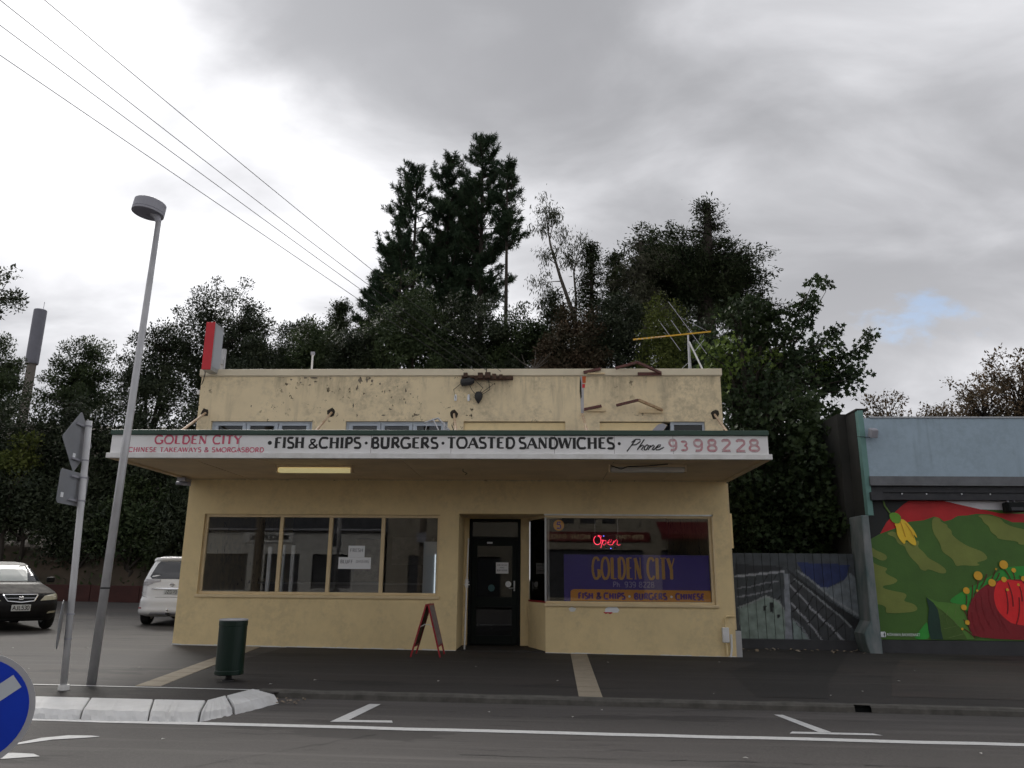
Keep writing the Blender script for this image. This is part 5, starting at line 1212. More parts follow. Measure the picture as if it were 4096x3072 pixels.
# ------------------------------------------------------------------ shops across the road (seen in the window reflections)
OPY = -8.2
m_oppw = mat('white_weatherboard', (0.54, 0.53, 0.50), 0.7, var=0.06)
m_oppc = mat('cream_brick_shop', (0.30, 0.265, 0.21), 0.8, var=0.1)
m_maroon = mat('maroon_fascia', srgb(110, 30, 30), 0.6)
wb = thing('white_shop', 'low white shop across the road, mirrored in the left shop window', 'shop', (-12, OPY, 0))
MB().wall(-20, -7.2, -0.1, 3.25, [(-15.5, -13.4, 0.6, 2.2), (-12.6, -11.0, 0.0, 2.2), (-10.4, -8.6, 0.7, 2.2)], OPY-0.2, OPY).build('front_wall', m_oppw, wb, weld=True)
MB().box(-20, -7.2, -16, OPY-0.21, -0.1, 3.2).build('body', m_interior, wb)
MB().prismZ([(-20.2, OPY+0.2), (-20.2, -16), (-7.0, -16), (-7.0, OPY+0.2)], 3.26, 3.34).build('roof', m_galv2, wb)
MB().add([(-20.2, OPY-0.3, 3.345), (-7.0, OPY-0.3, 3.345), (-7.0, -12, 4.6), (-20.2, -12, 4.6), (-20.2, -16, 3.345), (-7.0, -16, 3.345)], [(0,1,2,3), (3,2,5,4), (0,3,4), (1,5,2)]).build('hip_roof', m_greyd, wb)
sg = MB().box(-13.6, -11.3, OPY+0.02, OPY+0.06, 2.72, 3.18).build('sign_board', m_trim, wb)
lettering(sg, m_black, 'WONDERLAND', -13.35, -11.55, 2.80, 3.08, OPY+0.066, thick=.20, thin=.16, flip=True)
MB().box(-12.6, -11.0, OPY-0.15, OPY-0.1, 0.0, 2.2).build('shop_glazing', m_greyd, wb)
MB().box(-15.5, -13.4, OPY-0.15, OPY-0.1, 0.6, 2.2).build('shop_glazing', m_greyd, wb)
MB().box(-10.4, -8.6, OPY-0.15, OPY-0.1, 0.7, 2.2).build('shop_glazing', m_greyd, wb)
cb = thing('bakery_shop', 'cream two storey bakery across the road, mirrored in the right shop window', 'shop', (2, OPY, 0))
MB().wall(-7.0, 14.0, -0.1, 4.7, [(-6.0, -4.4, 0.5, 2.2), (-3.5, -1.9, 0.0, 2.2), (0.2, 4.6, 0.4, 2.5), (5.4, 9.5, 0.4, 2.5), (0.9, 1.5, 3.65, 4.15), (1.8, 2.5, 3.65, 4.15), (2.8, 3.4, 3.65, 4.15)], OPY-0.2, OPY).build('front_wall', m_oppc, cb, weld=True)
MB().box(-7.0, 14.0, -16, OPY-0.21, -0.1, 4.6).build('body', m_interior, cb)
fa = MB().box(-0.4, 4.9, OPY+0.01, OPY+0.08, 2.86, 3.28).build('fascia', m_maroon, cb)
lettering(fa, m_cream, 'HOME BAKERY', 0.0, 2.2, 2.95, 3.18, OPY+0.086, thick=.2, thin=.1, serif=.08, flip=True)
lettering(fa, m_cream, 'OPEN 7 DAYS', 3.4, 4.6, 2.97, 3.16, OPY+0.086, thick=.2, thin=.14, flip=True)
MB().add([(5.2, OPY+0.01, 3.75), (11.5, OPY+0.01, 3.75), (11.5, OPY+1.5, 3.15), (5.2, OPY+1.5, 3.15), (5.2, OPY+1.5, 2.92), (11.5, OPY+1.5, 2.92)], [(0,1,2,3), (3,2,5,4)]).build('red_awning', mat('red_awning_cloth', srgb(104, 26, 32), 0.8), cb)
for a, b, c, d in ((-6.0, -4.4, 0.5, 2.2), (-3.5, -1.9, 0.0, 2.2), (0.2, 4.6, 0.4, 2.5), (5.4, 9.5, 0.4, 2.5), (0.9, 1.5, 3.65, 4.15), (1.8, 2.5, 3.65, 4.15), (2.8, 3.4, 3.65, 4.15)):
    MB().box(a, b, OPY-0.15, OPY-0.1, c, d).build('shop_glazing', m_greyd, cb)
pp = thing('power_pole', 'timber power pole across the road, mirrored in the fourth window pane', 'pole', (-4.9, -5.0, 0))
MB().tube([(-4.9, -5.0, -0.1), (-4.9, -5.0, 8.0)], [0.17, 0.12], 12).build('shaft', m_polewood, pp)
for z in (3.9, 4.4): MB().bar((-5.8, -4.85, z), (-4.0, -4.85, z), 0.09, 0.09).build('crossarm', m_polewood, pp)
MB().box(-5.08, -4.72, -4.83, -4.6, 2.6, 3.0).build('switch_box', m_galv2, pp)
# ------------------------------------------------------------------ street furniture
sl = thing('street_lamp', 'tall leaning grey street lamp with a round drum head', 'street lamp', (-4.885, 8.737, 0.05))
MB().tube([(-4.885, 8.737, 0.0), (-4.84, 8.70, 2.4), (-4.772, 8.655, 5.50)], [0.050, 0.044, 0.033], 16).build('pole', m_galv, sl, smooth=True)
tl = Matrix.Rotation(R(6), 3, 'Y') @ Matrix.Rotation(R(-3), 3, 'X')
hc = (-4.91, 8.63, 5.585)
MB().lathe([(0.183, 0.0), (0.190, 0.0), (0.190, 0.026), (0.185, 0.030), (0.190, 0.034), (0.188, 0.150), (0.17, 0.162), (0.0, 0.166)], hc, 36, tl).build('lamp_drum', m_galv2, sl, smooth=False)
MB().lathe([(0.0, -0.004), (0.11, -0.012), (0.17, -0.003), (0.182, 0.004)], hc, 30, tl).build('lens', mat('frosted_lens', (0.22, 0.22, 0.27), 0.3), sl, smooth=True)
MB().tube([(-4.772, 8.655, 5.48), (-4.79, 8.645, 5.55), (-4.83, 8.64, 5.60)], [0.035, 0.04, 0.06], 12).build('neck_bracket', m_galv2, sl)
MB().tube([(-4.865, 8.72, 1.05), (-4.865, 8.72, 1.068)], 0.0515, 16).build('cable_tie', m_wire, sl)

sp = thing('sign_post', 'white traffic sign post seen from behind with diamond, square and narrow plates', 'sign', (-4.924, 8.297, 0.05))
MB().tube([(-4.924, 8.297, -0.05), (-5.02, 8.22, 2.86)], 0.034, 14).build('post', mat('white_sign_post', (0.56, 0.56, 0.57), 0.5, var=0.08, vscale=4), sp, smooth=True)
MB().lathe([(0.06, -0.05), (0.055, 0.03), (0.05, 0.05)], (-4.924, 8.297, gz(-4.9)), 10).build('footing', m_trim, sp)
u = Vector((-0.10, 0.995, 0.0)); wv = Vector((0, 0, 1)); nn = u.cross(wv)
def plate(P, c, t, m, name, par, bev=0.0):
    mb = MB(); n = len(P); c = Vector(c)
    mb.add([tuple(c+u*a+wv*b) for a, b in P]+[tuple(c+u*a+wv*b+nn*t) for a, b in P], [tuple(range(n)), tuple(reversed(range(n, 2*n)))]+[(i, n+i, n+(i+1) % n, (i+1) % n) for i in range(n)])
    return mb.build(name, m, par)
def rrect(w, h, r, n=5):
    out = []
    for cx, cz, a0 in ((w/2-r, h/2-r, 0), (-w/2+r, h/2-r, 90), (-w/2+r, -h/2+r, 180), (w/2-r, -h/2+r, 270)):
        out += [(cx+r*math.cos(R(a0+90*i/n)), cz+r*math.sin(R(a0+90*i/n))) for i in range(n+1)]
    return out
dia = [(x*math.cos(R(45))-z*math.sin(R(45)), x*math.sin(R(45))+z*math.cos(R(45))) for x, z in rrect(0.48, 0.48, 0.03)]
c1 = (-5.065, 8.14, 2.615); plate(dia, c1, -0.004, m_signback, 'diamond_plate', sp)
c2 = (-5.045, 8.15, 2.105); plate(rrect(0.62, 0.36, 0.045), c2, -0.004, m_signback, 'square_plate', sp)
c3_ = (-4.985, 8.18, 0.70); 
u_keep = u; u = Vector((-0.465, 0.885, 0)).normalized(); nn = u.cross(wv)
plate([(0.24*math.cos(R(i*15)), 0.245*math.sin(R(i*15))) for i in range(24)], c3_, -0.004, m_signback, 'round_plate', sp)
u = u_keep; nn = u.cross(wv)
for z, c in ((2.80, c1), (2.42, c1), (2.23, c2), (1.98, c2), (0.80, c3_), (0.55, c3_)):
    px = -4.924-0.0335*(z/1.0)
    MB().tube([(px, 8.297-0.0263*z, z-0.008), (px, 8.297-0.0263*z, z+0.008)], 0.038, 12).build('clamp_band', m_galv2, sp)
    if c is not c3_: MB().bar(tuple(Vector((c[0], c[1], z))-u*0.10+nn*0.012), tuple(Vector((c[0], c[1], z))+u*0.16+nn*0.012), 0.02, 0.02).build('back_rail', m_galv2, sp)
for c, a, b in ((c1, -0.04, -0.16), (c2, -0.22, -0.09)):
    cc = Vector(c)+u*a+wv*b+nn*0.003
    MB().sheet([tuple(cc+u*s+wv*t) for s, t in ((-.03, -.025), (.03, -.025), (.03, .025), (-.03, .025))]).build('label_sticker', m_paper, sp)

# keep-left disc near the camera
ks = thing('keep_left_sign', 'round blue traffic sign with white arrow cut by the left picture edge', 'sign', (-3.07, 4.36, -0.03))
kc = Vector((-3.055, 4.32, 0.485)); kn = Vector((0.42, -0.9, 0.0)).normalized(); ku = Vector((-kn.y, kn.x, 0)).normalized(); kw = Vector((0, 0, 1))
def kdisc(r, t0, t1, m, name, n=48):
    mb = MB(); mb.add([tuple(kc+ku*r*math.cos(2*math.pi*i/n)+kw*r*math.sin(2*math.pi*i/n)+kn*t0) for i in range(n)]+[tuple(kc+ku*r*math.cos(2*math.pi*i/n)+kw*r*math.sin(2*math.pi*i/n)+kn*t1) for i in range(n)],
        [tuple(reversed(range(n))), tuple(range(n, 2*n))]+[(i, (i+1) % n, n+(i+1) % n, n+i) for i in range(n)])
    return mb.build(name, m, ks)
kdisc(0.30, 0.0, 0.004, mat('sign_rim_white', (0.46, 0.46, 0.48), 0.5), 'rim_disc')
kdisc(0.270, 0.0042, 0.0055, mat('sign_blue', srgb(0, 58, 196), 0.45, var=0.06, vscale=6), 'blue_face')
AR = [(-.165, -.01), (-.20, -.15), (-.055, -.165), (-.066, -.10), (.220, .115), (.172, .179), (-.114, -.036)]
mb = MB(); mb.add([tuple(kc+ku*a+kw*b+kn*0.0075) for a, b in AR], [(0, 1, 2, 3, 6), (3, 4, 5, 6)]); mb.build('white_arrow', mat('sign_arrow_white', (0.60, 0.64, 0.68), 0.5), ks)
MB().tube([(-3.07, 4.36, -0.10), (-3.07, 4.36, 0.70)], 0.03, 12).build('post', m_galv, ks)
MB().lathe([(0.16, -0.06), (0.15, 0.03), (0.06, 0.06), (0.04, 0.08)], (-3.07, 4.36, -0.03), 16).build('base', m_wire, ks)

# litter bin
lb_ = thing('litter_bin', 'dark green cylindrical litter bin on a short pedestal', 'bin', (-3.60, 9.27, 0.036))
m_bin = mat('dark_green_bin_enamel', srgb(9, 36, 27), 0.35, var=0.15, vscale=5, spec=0.4)
bx_, by_ = -3.585, 9.27
MB().lathe([(0.150, 0.105), (0.161, 0.112), (0.161, 0.150), (0.157, 0.155), (0.157, 0.640), (0.161, 0.645), (0.161, 0.690), (0.155, 0.70)], (bx_, by_, 0), 36).build('barrel', m_bin, lb_, smooth=False)
MB().lathe([(0.158, 0.7005), (0.163, 0.702), (0.163, 0.712), (0.152, 0.718), (0.10, 0.716), (0.09, 0.70)], (bx_, by_, 0), 36).build('steel_rim', m_galv, lb_)
MB().lathe([(0.087, 0.702), (0.0, 0.702)], (bx_, by_, 0), 20).build('opening', m_dark, lb_)
MB().lathe([(0.075, 0.0), (0.07, 0.02), (0.035, 0.03), (0.035, 0.104)], (bx_, by_, 0.03), 20).build('pedestal', m_wire, lb_)

# sandwich board, seen end on
af = thing('sandwich_board', 'red framed folding sandwich board standing end-on by the doorway', 'sandwich board', (-1.77, 12.7, 0.018))
def leaf_(x_bot, x_top, name, mface):
    z0, z1 = 0.02, 0.80
    fr_ = MB()
    for yy in (12.42, 12.96):
        fr_.bar((x_bot, yy, z0), (x_top, yy, z1), 0.028, 0.024, (1, 0, 0))
    fr_.bar((x_top, 12.42, z1-0.012), (x_top, 12.96, z1-0.012), 0.024, 0.024)
    tb_ = 0.2; xb_ = x_bot+(x_top-x_bot)*tb_; zb_ = z0+(z1-z0)*tb_
    fr_.bar((xb_, 12.42, zb_), (xb_, 12.96, zb_), 0.024, 0.024)
    f = fr_.build(name, m_redframe, af)
    s = 1 if x_bot > x_top else -1
    P = lambda t, d: (x_bot+(x_top-x_bot)*t+s*d, z0+(z1-z0)*t)
    pm = MB(); q = [P(0.22, 0.004), P(0.97, 0.004), P(0.97, 0.012), P(0.22, 0.012)]
    pm.add([(x, 12.435, z) for x, z in q]+[(x, 12.945, z) for x, z in q], [(0,1,2,3), (7,6,5,4), (0,4,5,1), (1,5,6,2), (2,6,7,3), (3,7,4,0)])
    pm.build('display_panel', mface, f)
    return f
leaf_(-2.00, -1.785, 'left_leaf', mat('board_brown', (0.10, 0.06, 0.045), 0.7))
leaf_(-1.545, -1.755, 'right_leaf', mat('board_print', (0.30, 0.27, 0.26), 0.6, col2=(0.16, 0.10, 0.10), vscale=16))
MB().tube([(-1.87, 12.43, 0.46), (-1.80, 12.42, 0.50), (-1.73, 12.42, 0.50), (-1.665, 12.43, 0.45)], 0.006, 5).build('stay_cord', m_trim, af)

# mobile phone mast far behind on the left
ct = thing('phone_mast', 'grey cylindrical phone mast rising above the trees at far left', 'mast', (-31.65, 45, 4.0))
MB().tube([(-31.65, 45, 3.0), (-31.66, 45, 14.0)], [0.32, 0.26], 14).build('pole', mat('mast_pole', (0.16, 0.14, 0.12), 0.8, var=0.2), ct)
MB().lathe([(0.36, 13.9), (0.375, 14.0), (0.375, 17.40), (0.35, 17.45), (0.0, 17.46)], (-31.67, 45, 0), 28).build('antenna_shroud', mat('mast_shroud_grey', (0.17, 0.17, 0.20), 0.6, var=0.08), ct)
MB().tube([(-31.5, 45, 17.4), (-31.5, 45, 18.0)], 0.015, 5).build('lightning_rod', m_galv2, ct)

# low dark red wall at the back of the car park
rwl = thing('garden_wall', 'low dark red timber retaining edge along the back of the car park', 'wall', (-18, 31.3, 0.18))
m_redwall = mat('dark_red_timber', (0.050, 0.016, 0.013), 0.9, var=0.3, vscale=2)
for i in range(14):
    x0 = -36+i*2.0
    if x0 < -9: MB().box(x0+0.01, x0+1.99, 31.2, 31.45, gz(x0)-0.15, gz(x0)+0.62).build('sleeper', m_redwall, rwl, bevel=0.02)

# ------------------------------------------------------------------ cars
def interp(L, z):
    zs = [l[0] for l in L]
    if z <= zs[0]: return L[0][1:]
    for a, b in zip(L, L[1:]):
        if z <= b[0]:
            t = (z-a[0])/(b[0]-a[0]); return tuple(p+(q-p)*t for p, q in zip(a[1:], b[1:]))
    return L[-1][1:]
class Shell:
    """body given at heights z by half width w, front y f, back y b; superellipse plan rings"""
    def __init__(s, levels, n=5.0):
        s.L = levels; s.n = n
    def ring(s, z, k=64):
        w, f, b = interp(s.L, z); yc, hl = (f+b)/2, (b-f)/2; out = []
        for i in range(k):
            t = 2*math.pi*i/k; c, sn = math.cos(t), math.sin(t)
            out.append((w*math.copysign(abs(c)**(2/s.n), c), yc+hl*math.copysign(abs(sn)**(2/s.n*0.85), sn), z))
        return out
    def front(s, x, z):
        w, f, b = interp(s.L, z); yc, hl = (f+b)/2, (b-f)/2
        u = min(0.999, abs(x/w)); 
        # invert the ring parametrisation
        c = u**(s.n/2); sn = math.sqrt(max(0, 1-c*c))
        return yc-hl*sn**(2/s.n*0.85)
    def mesh(s, zs):
        mb = MB(); k = 64
        for z in zs: mb.v += s.ring(z, k)
        for j in range(len(zs)-1):
            mb.f += [(j*k+i, j*k+(i+1) % k, (j+1)*k+(i+1) % k, (j+1)*k+i) for i in range(k)]
        mb.f += [tuple(reversed(range(k))), tuple((len(zs)-1)*k+i for i in range(k))]
        return mb
    def patch(s, poly, eps=0.008, sub=6, mb=None):
        """closed (x,z) outline laid on the front surface as a thin proud plate"""
        mb = mb or MB(); P = []
        for i, p in enumerate(poly):
            q = poly[(i+1) % len(poly)]
            for k in range(sub): P.append((p[0]+(q[0]-p[0])*k/sub, p[1]+(q[1]-p[1])*k/sub))
        cx, cz = sum(p[0] for p in P)/len(P), sum(p[1] for p in P)/len(P); n = len(P)
        rings = [P]+[[(cx+(x-cx)*f, cz+(z-cz)*f) for x, z in P] for f in (0.75, 0.5, 0.25)]
        b = len(mb.v)
        mb.v += [(x, s.front(x, z)+0.02, z) for x, z in P]
        for rr in rings: mb.v += [(x, s.front(x, z)-eps, z) for x, z in rr]
        mb.v.append((cx, s.front(cx, cz)-eps, cz))
        for j in range(4): mb.f += [(b+j*n+i, b+j*n+(i+1) % n, b+(j+1)*n+(i+1) % n, b+(j+1)*n+i) for i in range(n)]
        mb.f += [(b+4*n+i, b+4*n+(i+1) % n, b+5*n) for i in range(n)]
        return mb
def fz(a, b, n): return [a+(b-a)*i/(n-1) for i in range(n)]
def wheel(par, x, y, r, w, mrim):
    t = MB(); M = Matrix.Rotation(R(90), 3, 'Y')
    tire = t.lathe([(r*0.62, -w/2), (r*0.93, -w/2), (r, -w/2+0.03), (r, w/2-0.03), (r*0.93, w/2), (r*0.62, w/2)], (x, y, r), 28, M).build('wheel', m_tyre, par)
    MB().lathe([(0.0, -w/2-0.004), (r*0.60, -w/2-0.004), (r*0.60, w/2+0.004), (0.0, w/2+0.004)], (x, y, r), 22, M).build('rim', mrim, tire)
m_tyre = mat('tyre_rubber', (0.012, 0.012, 0.013), 0.85)
m_chrome = mat('chrome', (0.75, 0.75, 0.76), 0.15, metal=1.0)
m_carblack = mat('faded_black_car_paint', (0.008, 0.008, 0.009), 0.55, col2=(0.018, 0.017, 0.017), vscale=3.5, spec=0.12)
m_hood = mat('peeling_bonnet_lacquer', (0.014, 0.013, 0.013), 0.75, col2=(0.085, 0.078, 0.072), vscale=4, stretch=(1.6, 0.7, 1), spec=0.06)
m_carwhite = mat('white_car_paint', (0.78, 0.78, 0.78), 0.22, coat=0.6)
m_carglass = mat('dark_car_glass', (0.03, 0.032, 0.036), 0.06, spec=0.8)
m_screen = mat('pale_windscreen', (0.26, 0.29, 0.285), 0.25, spec=0.4, var=0.1, vscale=1.5)  # pale colour given to the windscreen itself
m_lens = mat('yellowed_headlamp', (0.46, 0.44, 0.34), 0.15, var=0.1, vscale=9)
m_clear = mat('clear_tail_lamp', (0.50, 0.50, 0.52), 0.12, col2=(0.30, 0.28, 0.29), vscale=14, stretch=(0.5, 1, 3))
m_plate = mat('number_plate_white', (0.58, 0.60, 0.60), 0.5)

car = thing('black_sedan', 'black sedan with peeling bonnet and chrome grille facing out of the car park', 'car', (-10.3, 15.5, gz(-10.3)), R(47), local=True)
car.scale = (0.93, 0.93, 0.97)
S = Shell([(0.20, .78, .14, 4.60), (0.27, .84, .05, 4.70), (0.40, .865, .0, 4.76), (0.52, .872, .0, 4.77), (0.57, .875, .03, 4.77), (0.60, .872, .06, 4.76), (0.70, .87, .12, 4.74), (0.75, .862, .22, 4.72), (0.80, .85, .48, 4.70), (0.86, .835, .85, 4.68), (0.91, .82, 1.18, 4.66), (0.95, .80, 1.36, 4.60), (0.98, .775, 1.44, 4.25), (1.10, .72, 1.66, 4.05), (1.25, .655, 1.96, 3.80), (1.34, .60, 2.18, 3.60), (1.39, .54, 2.40, 3.35), (1.415, .40, 2.70, 3.10)], 5.0)
zs = fz(0.20, 0.72, 14)+fz(0.74, 0.99, 18)+fz(1.01, 1.415, 16)
bd = S.mesh(zs).build('body', m_carblack, car, smooth=True)
# bonnet skin
hm = MB(); nx_, nz_ = 15, 12
for j in range(nz_):
    z = 0.735+(0.915-0.735)*j/(nz_-1)
    for i in range(nx_):
        x = -0.72+1.44*i/(nx_-1); hm.v.append((x, S.front(x, z)-0.004, z+0.008))
hm.f = [(j*nx_+i, j*nx_+i+1, (j+1)*nx_+i+1, (j+1)*nx_+i) for j in range(nz_-1) for i in range(nx_-1)]
hm.build('bonnet', m_hood, car, smooth=True)
S.patch([(-.66, .99), (.66, .99), (.53, 1.33), (-.53, 1.33)], 0.012).build('windscreen', m_screen, car)
S.patch([(.40, .985), (.70, .985), (.575, 1.33), (.50, 1.31)], 0.016).build('windscreen_edge', m_carglass, car)
for sx in (-1, 1):
    S.patch([(sx*.37, .605), (sx*.80, .625), (sx*.77, .745), (sx*.66, .735), (sx*.46, .70)], 0.012).build('headlamp', m_lens, car)
    S.patch([(sx*.52, .345), (sx*.74, .36), (sx*.74, .40), (sx*.56, .39)], 0.010).build('fog_lamp', m_lens, car)
    mm_ = MB(); mm_.obox((sx*0.90, 1.55, 1.02), (0.17, 0.09, 0.12), Matrix.Identity(3)); mm_.build('wing_mirror', m_carblack, car, bevel=0.03)
    wheel(car, sx*0.76, 0.92, 0.31, 0.19, m_alu); wheel(car, sx*0.76, 3.62, 0.31, 0.19, m_alu)
gr_ = S.patch([(-.31, .715), (.31, .715), (.24, .605), (0, .585), (-.24, .605)], 0.010).build('grille', m_dark, car)
ol = [(-.33, .725), (.33, .725), (.25, .598), (0, .573), (-.25, .598), (-.33, .725)]
MB().tube([(x, S.front(x, z)-0.016, z) for a, b in zip(ol, ol[1:]) for x, z in [(a[0]+(b[0]-a[0])*k/6, a[1]+(b[1]-a[1])*k/6) for k in range(6)]]+[(-.33, S.front(-.33, .725)-0.016, .725)], 0.014, 6).build('chrome_surround', m_chrome, gr_)
MB().tube([(x, S.front(x, .655)-0.016, .655) for x in (-.27, -.1, 0, .1, .27)], 0.006, 5).build('grille_bar', m_chrome, gr_)
MB().box(-.045, .045, S.front(0, .65)-0.028, S.front(0, .65)-0.018, .622, .688).build('emblem', m_chrome, gr_, bevel=0.01)
hl_ = MB(); yb_ = S.front(0, .65)-0.0295
for q in ([(-.024, .638), (-.015, .674)], [(.024, .638), (.015, .674)], [(-.017, .655), (.017, .655)]): ribbon(hl_, q, 0.009, yb_)
hl_.build('emblem_mark', m_dark, gr_)
pt = MB().box(-.18, .18, S.front(0, .47)-0.030, S.front(0, .47)-0.020, .405, .53).build('number_plate', m_plate, car, bevel=0.008)
lettering(pt, m_black, 'AJL530', -.155, .155, .425, .512, S.front(0, .47)-0.032, thick=.16, thin=.15)
S.patch([(-.62, .215), (.62, .215), (.62, .26), (-.62, .26)], 0.006).build('lower_lip', m_tyre, car)

mpv = thing('white_people_carrier', 'white people carrier parked nose-in with its tail half hidden by the shop corner', 'car', (-8.50, 18.0, gz(-8.5)), R(10), local=True)
mpv.scale = (0.88, 0.88, 0.91)
V = Shell([(0.22, .76, .16, 4.50), (0.29, .90, .0, 4.62), (0.36, .915, -.03, 4.68), (0.44, .90, -.01, 4.70), (0.62, .885, .0, 4.70), (0.70, .87, .05, 4.66), (0.95, .868, .08, 4.50), (1.08, .862, .10, 4.15), (1.16, .835, .14, 3.95), (1.30, .79, .22, 3.65), (1.50, .715, .36, 3.2), (1.62, .665, .44, 2.95), (1.68, .63, .52, 2.75), (1.72, .54, .75, 2.45)], 6.0)
V.mesh(fz(.22, .72, 14)+fz(.74, 1.2, 12)+fz(1.22, 1.72, 18)).build('body', m_carwhite, mpv, smooth=True)
V.patch([(-.80, 1.145), (.80, 1.145), (.655, 1.575), (-.655, 1.575)], 0.008).build('rear_window', m_carglass, mpv)
spm = MB(); n_ = 13
for j, (zz, yo, sc_) in enumerate(((1.60, -.015, 1.0), (1.645, -.10, 1.0), (1.685, -.10, .98), (1.70, .10, .95))):
    for i in range(n_):
        x = -.66+1.32*i/(n_-1); spm.v.append((x*sc_, V.front(x*.95, min(zz, 1.66))+yo, zz-0.02*abs(x)))
spm.f = [(j*n_+i, j*n_+i+1, (j+1)*n_+i+1, (j+1)*n_+i) for j in range(3) for i in range(n_-1)]
spm.build('roof_spoiler', m_carwhite, mpv, smooth=True)
V.patch([(-.58, 1.585), (.58, 1.585), (.58, 1.62), (-.58, 1.62)], 0.010).build('spoiler_underside', m_dark, mpv)
for sx in (-1, 1):
    V.patch([(sx*.30, 1.135), (sx*.80, 1.14), (sx*.835, 1.02), (sx*.82, .985), (sx*.62, .975), (sx*.46, 1.05), (sx*.30, 1.08)], 0.014).build('tail_lamp', m_clear, mpv)
    V.patch([(sx*.70, .415), (sx*.86, .42), (sx*.86, .455), (sx*.70, .45)], 0.006).build('reflector', m_redframe, mpv)
    wheel(mpv, sx*0.78, 0.95, 0.32, 0.21, m_alu); wheel(mpv, sx*0.78, 3.75, 0.32, 0.21, m_alu)
gl_ = MB()
ol = [(-.80, .95), (-.79, .78), (-.74, .72), (-.60, .695), (.60, .695), (.74, .72), (.79, .78), (.80, .95)]
pts = [(a[0]+(b[0]-a[0])*k/5, a[1]+(b[1]-a[1])*k/5) for a, b in zip(ol, ol[1:]) for k in range(5)]
gl_.tube([(x, V.front(x, z)-0.001, z) for x, z in pts], 0.005, 5); gl_.build('tailgate_gap', m_wire, mpv)
V.patch([(-.42, .925), (.42, .925), (.50, .905), (.44, .895), (-.44, .895), (-.50, .905)], 0.035).build('tailgate_garnish', m_chrome, mpv)
em_ = MB(); em_.tube([(0.055*math.cos(R(i*20)), V.front(0, 1.0)-0.014, 1.0+0.038*math.sin(R(i*20))) for i in range(19)], 0.007, 5)
em_.tube([(0.022*math.cos(R(i*20)), V.front(0, 1.0)-0.016, 1.0+0.034*math.sin(R(i*20))) for i in range(19)], 0.006, 5)
em_.tube([(0.04*math.cos(R(i*20)), V.front(0, 1.0)-0.016, 1.016+0.014*math.sin(R(i*20))) for i in range(19)], 0.006, 5)
em_.build('emblem', m_chrome, mpv)
yp = V.front(0, .80)-0.014
pt = MB().box(-.18, .18, yp, yp+0.01, .765, .885).build('number_plate', m_plate, mpv, bevel=0.008)
lettering(pt, m_black, 'JZD70', -.15, .15, .785, .868, yp-0.002, thick=.16, thin=.15)
lettering(mpv, m_galv2, 'ESTIMA', -.74, -.55, .795, .815, V.front(-.64, .8)-0.006, name='badge', thick=.22, thin=.18)
V.patch([(-.50, .26), (.50, .26), (.44, .33), (-.44, .33)], 0.006).build('bumper_insert', m_galv2, mpv)
MB().bar((0.0, 0.1, .27), (0.0, -.12, .31), 0.07, 0.05).build('tow_bar', m_wire, mpv)
MB().lathe([(0.0, 0.055), (0.022, 0.045), (0.028, 0.025), (0.02, 0.005), (0.014, 0.0), (0.014, -0.03), (0.03, -0.035)][::-1], (0.0, -.12, .37), 14).build('tow_ball', m_chrome, mpv, smooth=True)
# ------------------------------------------------------------------ trees and shrubs
def leaf_mat(name, c1, c2, rough=0.5, spec=0.35, transl=0.15, vs=0.9):
    m = bpy.data.materials.new(name); m.use_nodes = True
    nd, lk = m.node_tree.nodes, m.node_tree.links
    b = nd['Principled BSDF']; b.inputs['Roughness'].default_value = rough; b.inputs['Specular IOR Level'].default_value = spec
    t = nd.new('ShaderNodeTexCoord')
    n = nd.new('ShaderNodeTexNoise'); n.inputs['Scale'].default_value = vs; n.inputs['Detail'].default_value = 3; lk.new(t.outputs['Object'], n.inputs['Vector'])
    n2 = nd.new('ShaderNodeTexNoise'); n2.inputs['Scale'].default_value = 14; n2.inputs['Detail'].default_value = 1; lk.new(t.outputs['Object'], n2.inputs['Vector'])
    ad = nd.new('ShaderNodeMath'); ad.operation = 'ADD'; lk.new(n.outputs['Fac'], ad.inputs[0]); lk.new(n2.outputs['Fac'], ad.inputs[1])
    r = nd.new('ShaderNodeMapRange'); r.inputs[1].default_value = 0.82; r.inputs[2].default_value = 1.22; lk.new(ad.outputs[0], r.inputs[0])
    mx = nd.new('ShaderNodeMix'); mx.data_type = 'RGBA'; mx.inputs[6].default_value = (*c1, 1); mx.inputs[7].default_value = (*c2, 1); lk.new(r.outputs[0], mx.inputs[0])
    lk.new(mx.outputs[2], b.inputs['Base Color'])
    if transl:
        tr = nd.new('ShaderNodeBsdfTranslucent'); lk.new(mx.outputs[2], tr.inputs[0])
        ms = nd.new('ShaderNodeMixShader'); ms.inputs[0].default_value = transl
        lk.new(b.outputs[0], ms.inputs[1]); lk.new(tr.outputs[0], ms.inputs[2]); lk.new(ms.outputs[0], nd['Material Output'].inputs[0])
    return m
m_bark = mat('dark_bark', (0.040, 0.032, 0.025), 0.95, var=0.3, vscale=5, stretch=(1, 1, 0.2))
m_barkg = mat('grey_bark', (0.085, 0.075, 0.062), 0.95, var=0.25, vscale=5, stretch=(1, 1, 0.2))
m_pine = leaf_mat('pine_needles', (0.0234, 0.0440, 0.0249), (0.0527, 0.0804, 0.0408), 0.70, 0.15, 0.10)
m_ever = leaf_mat('dark_evergreen_leaf', (0.0219, 0.0330, 0.0164), (0.0549, 0.0680, 0.0351), 0.57, 0.25, 0.12)
m_mid = leaf_mat('mid_green_leaf', (0.0297, 0.0480, 0.0194), (0.0685, 0.0936, 0.0365), 0.60, 0.23, 0.15)
m_yel = leaf_mat('yellow_green_leaf', (0.0732, 0.0951, 0.0234), (0.1462, 0.1682, 0.0440), 0.65, 0.17, 0.25)
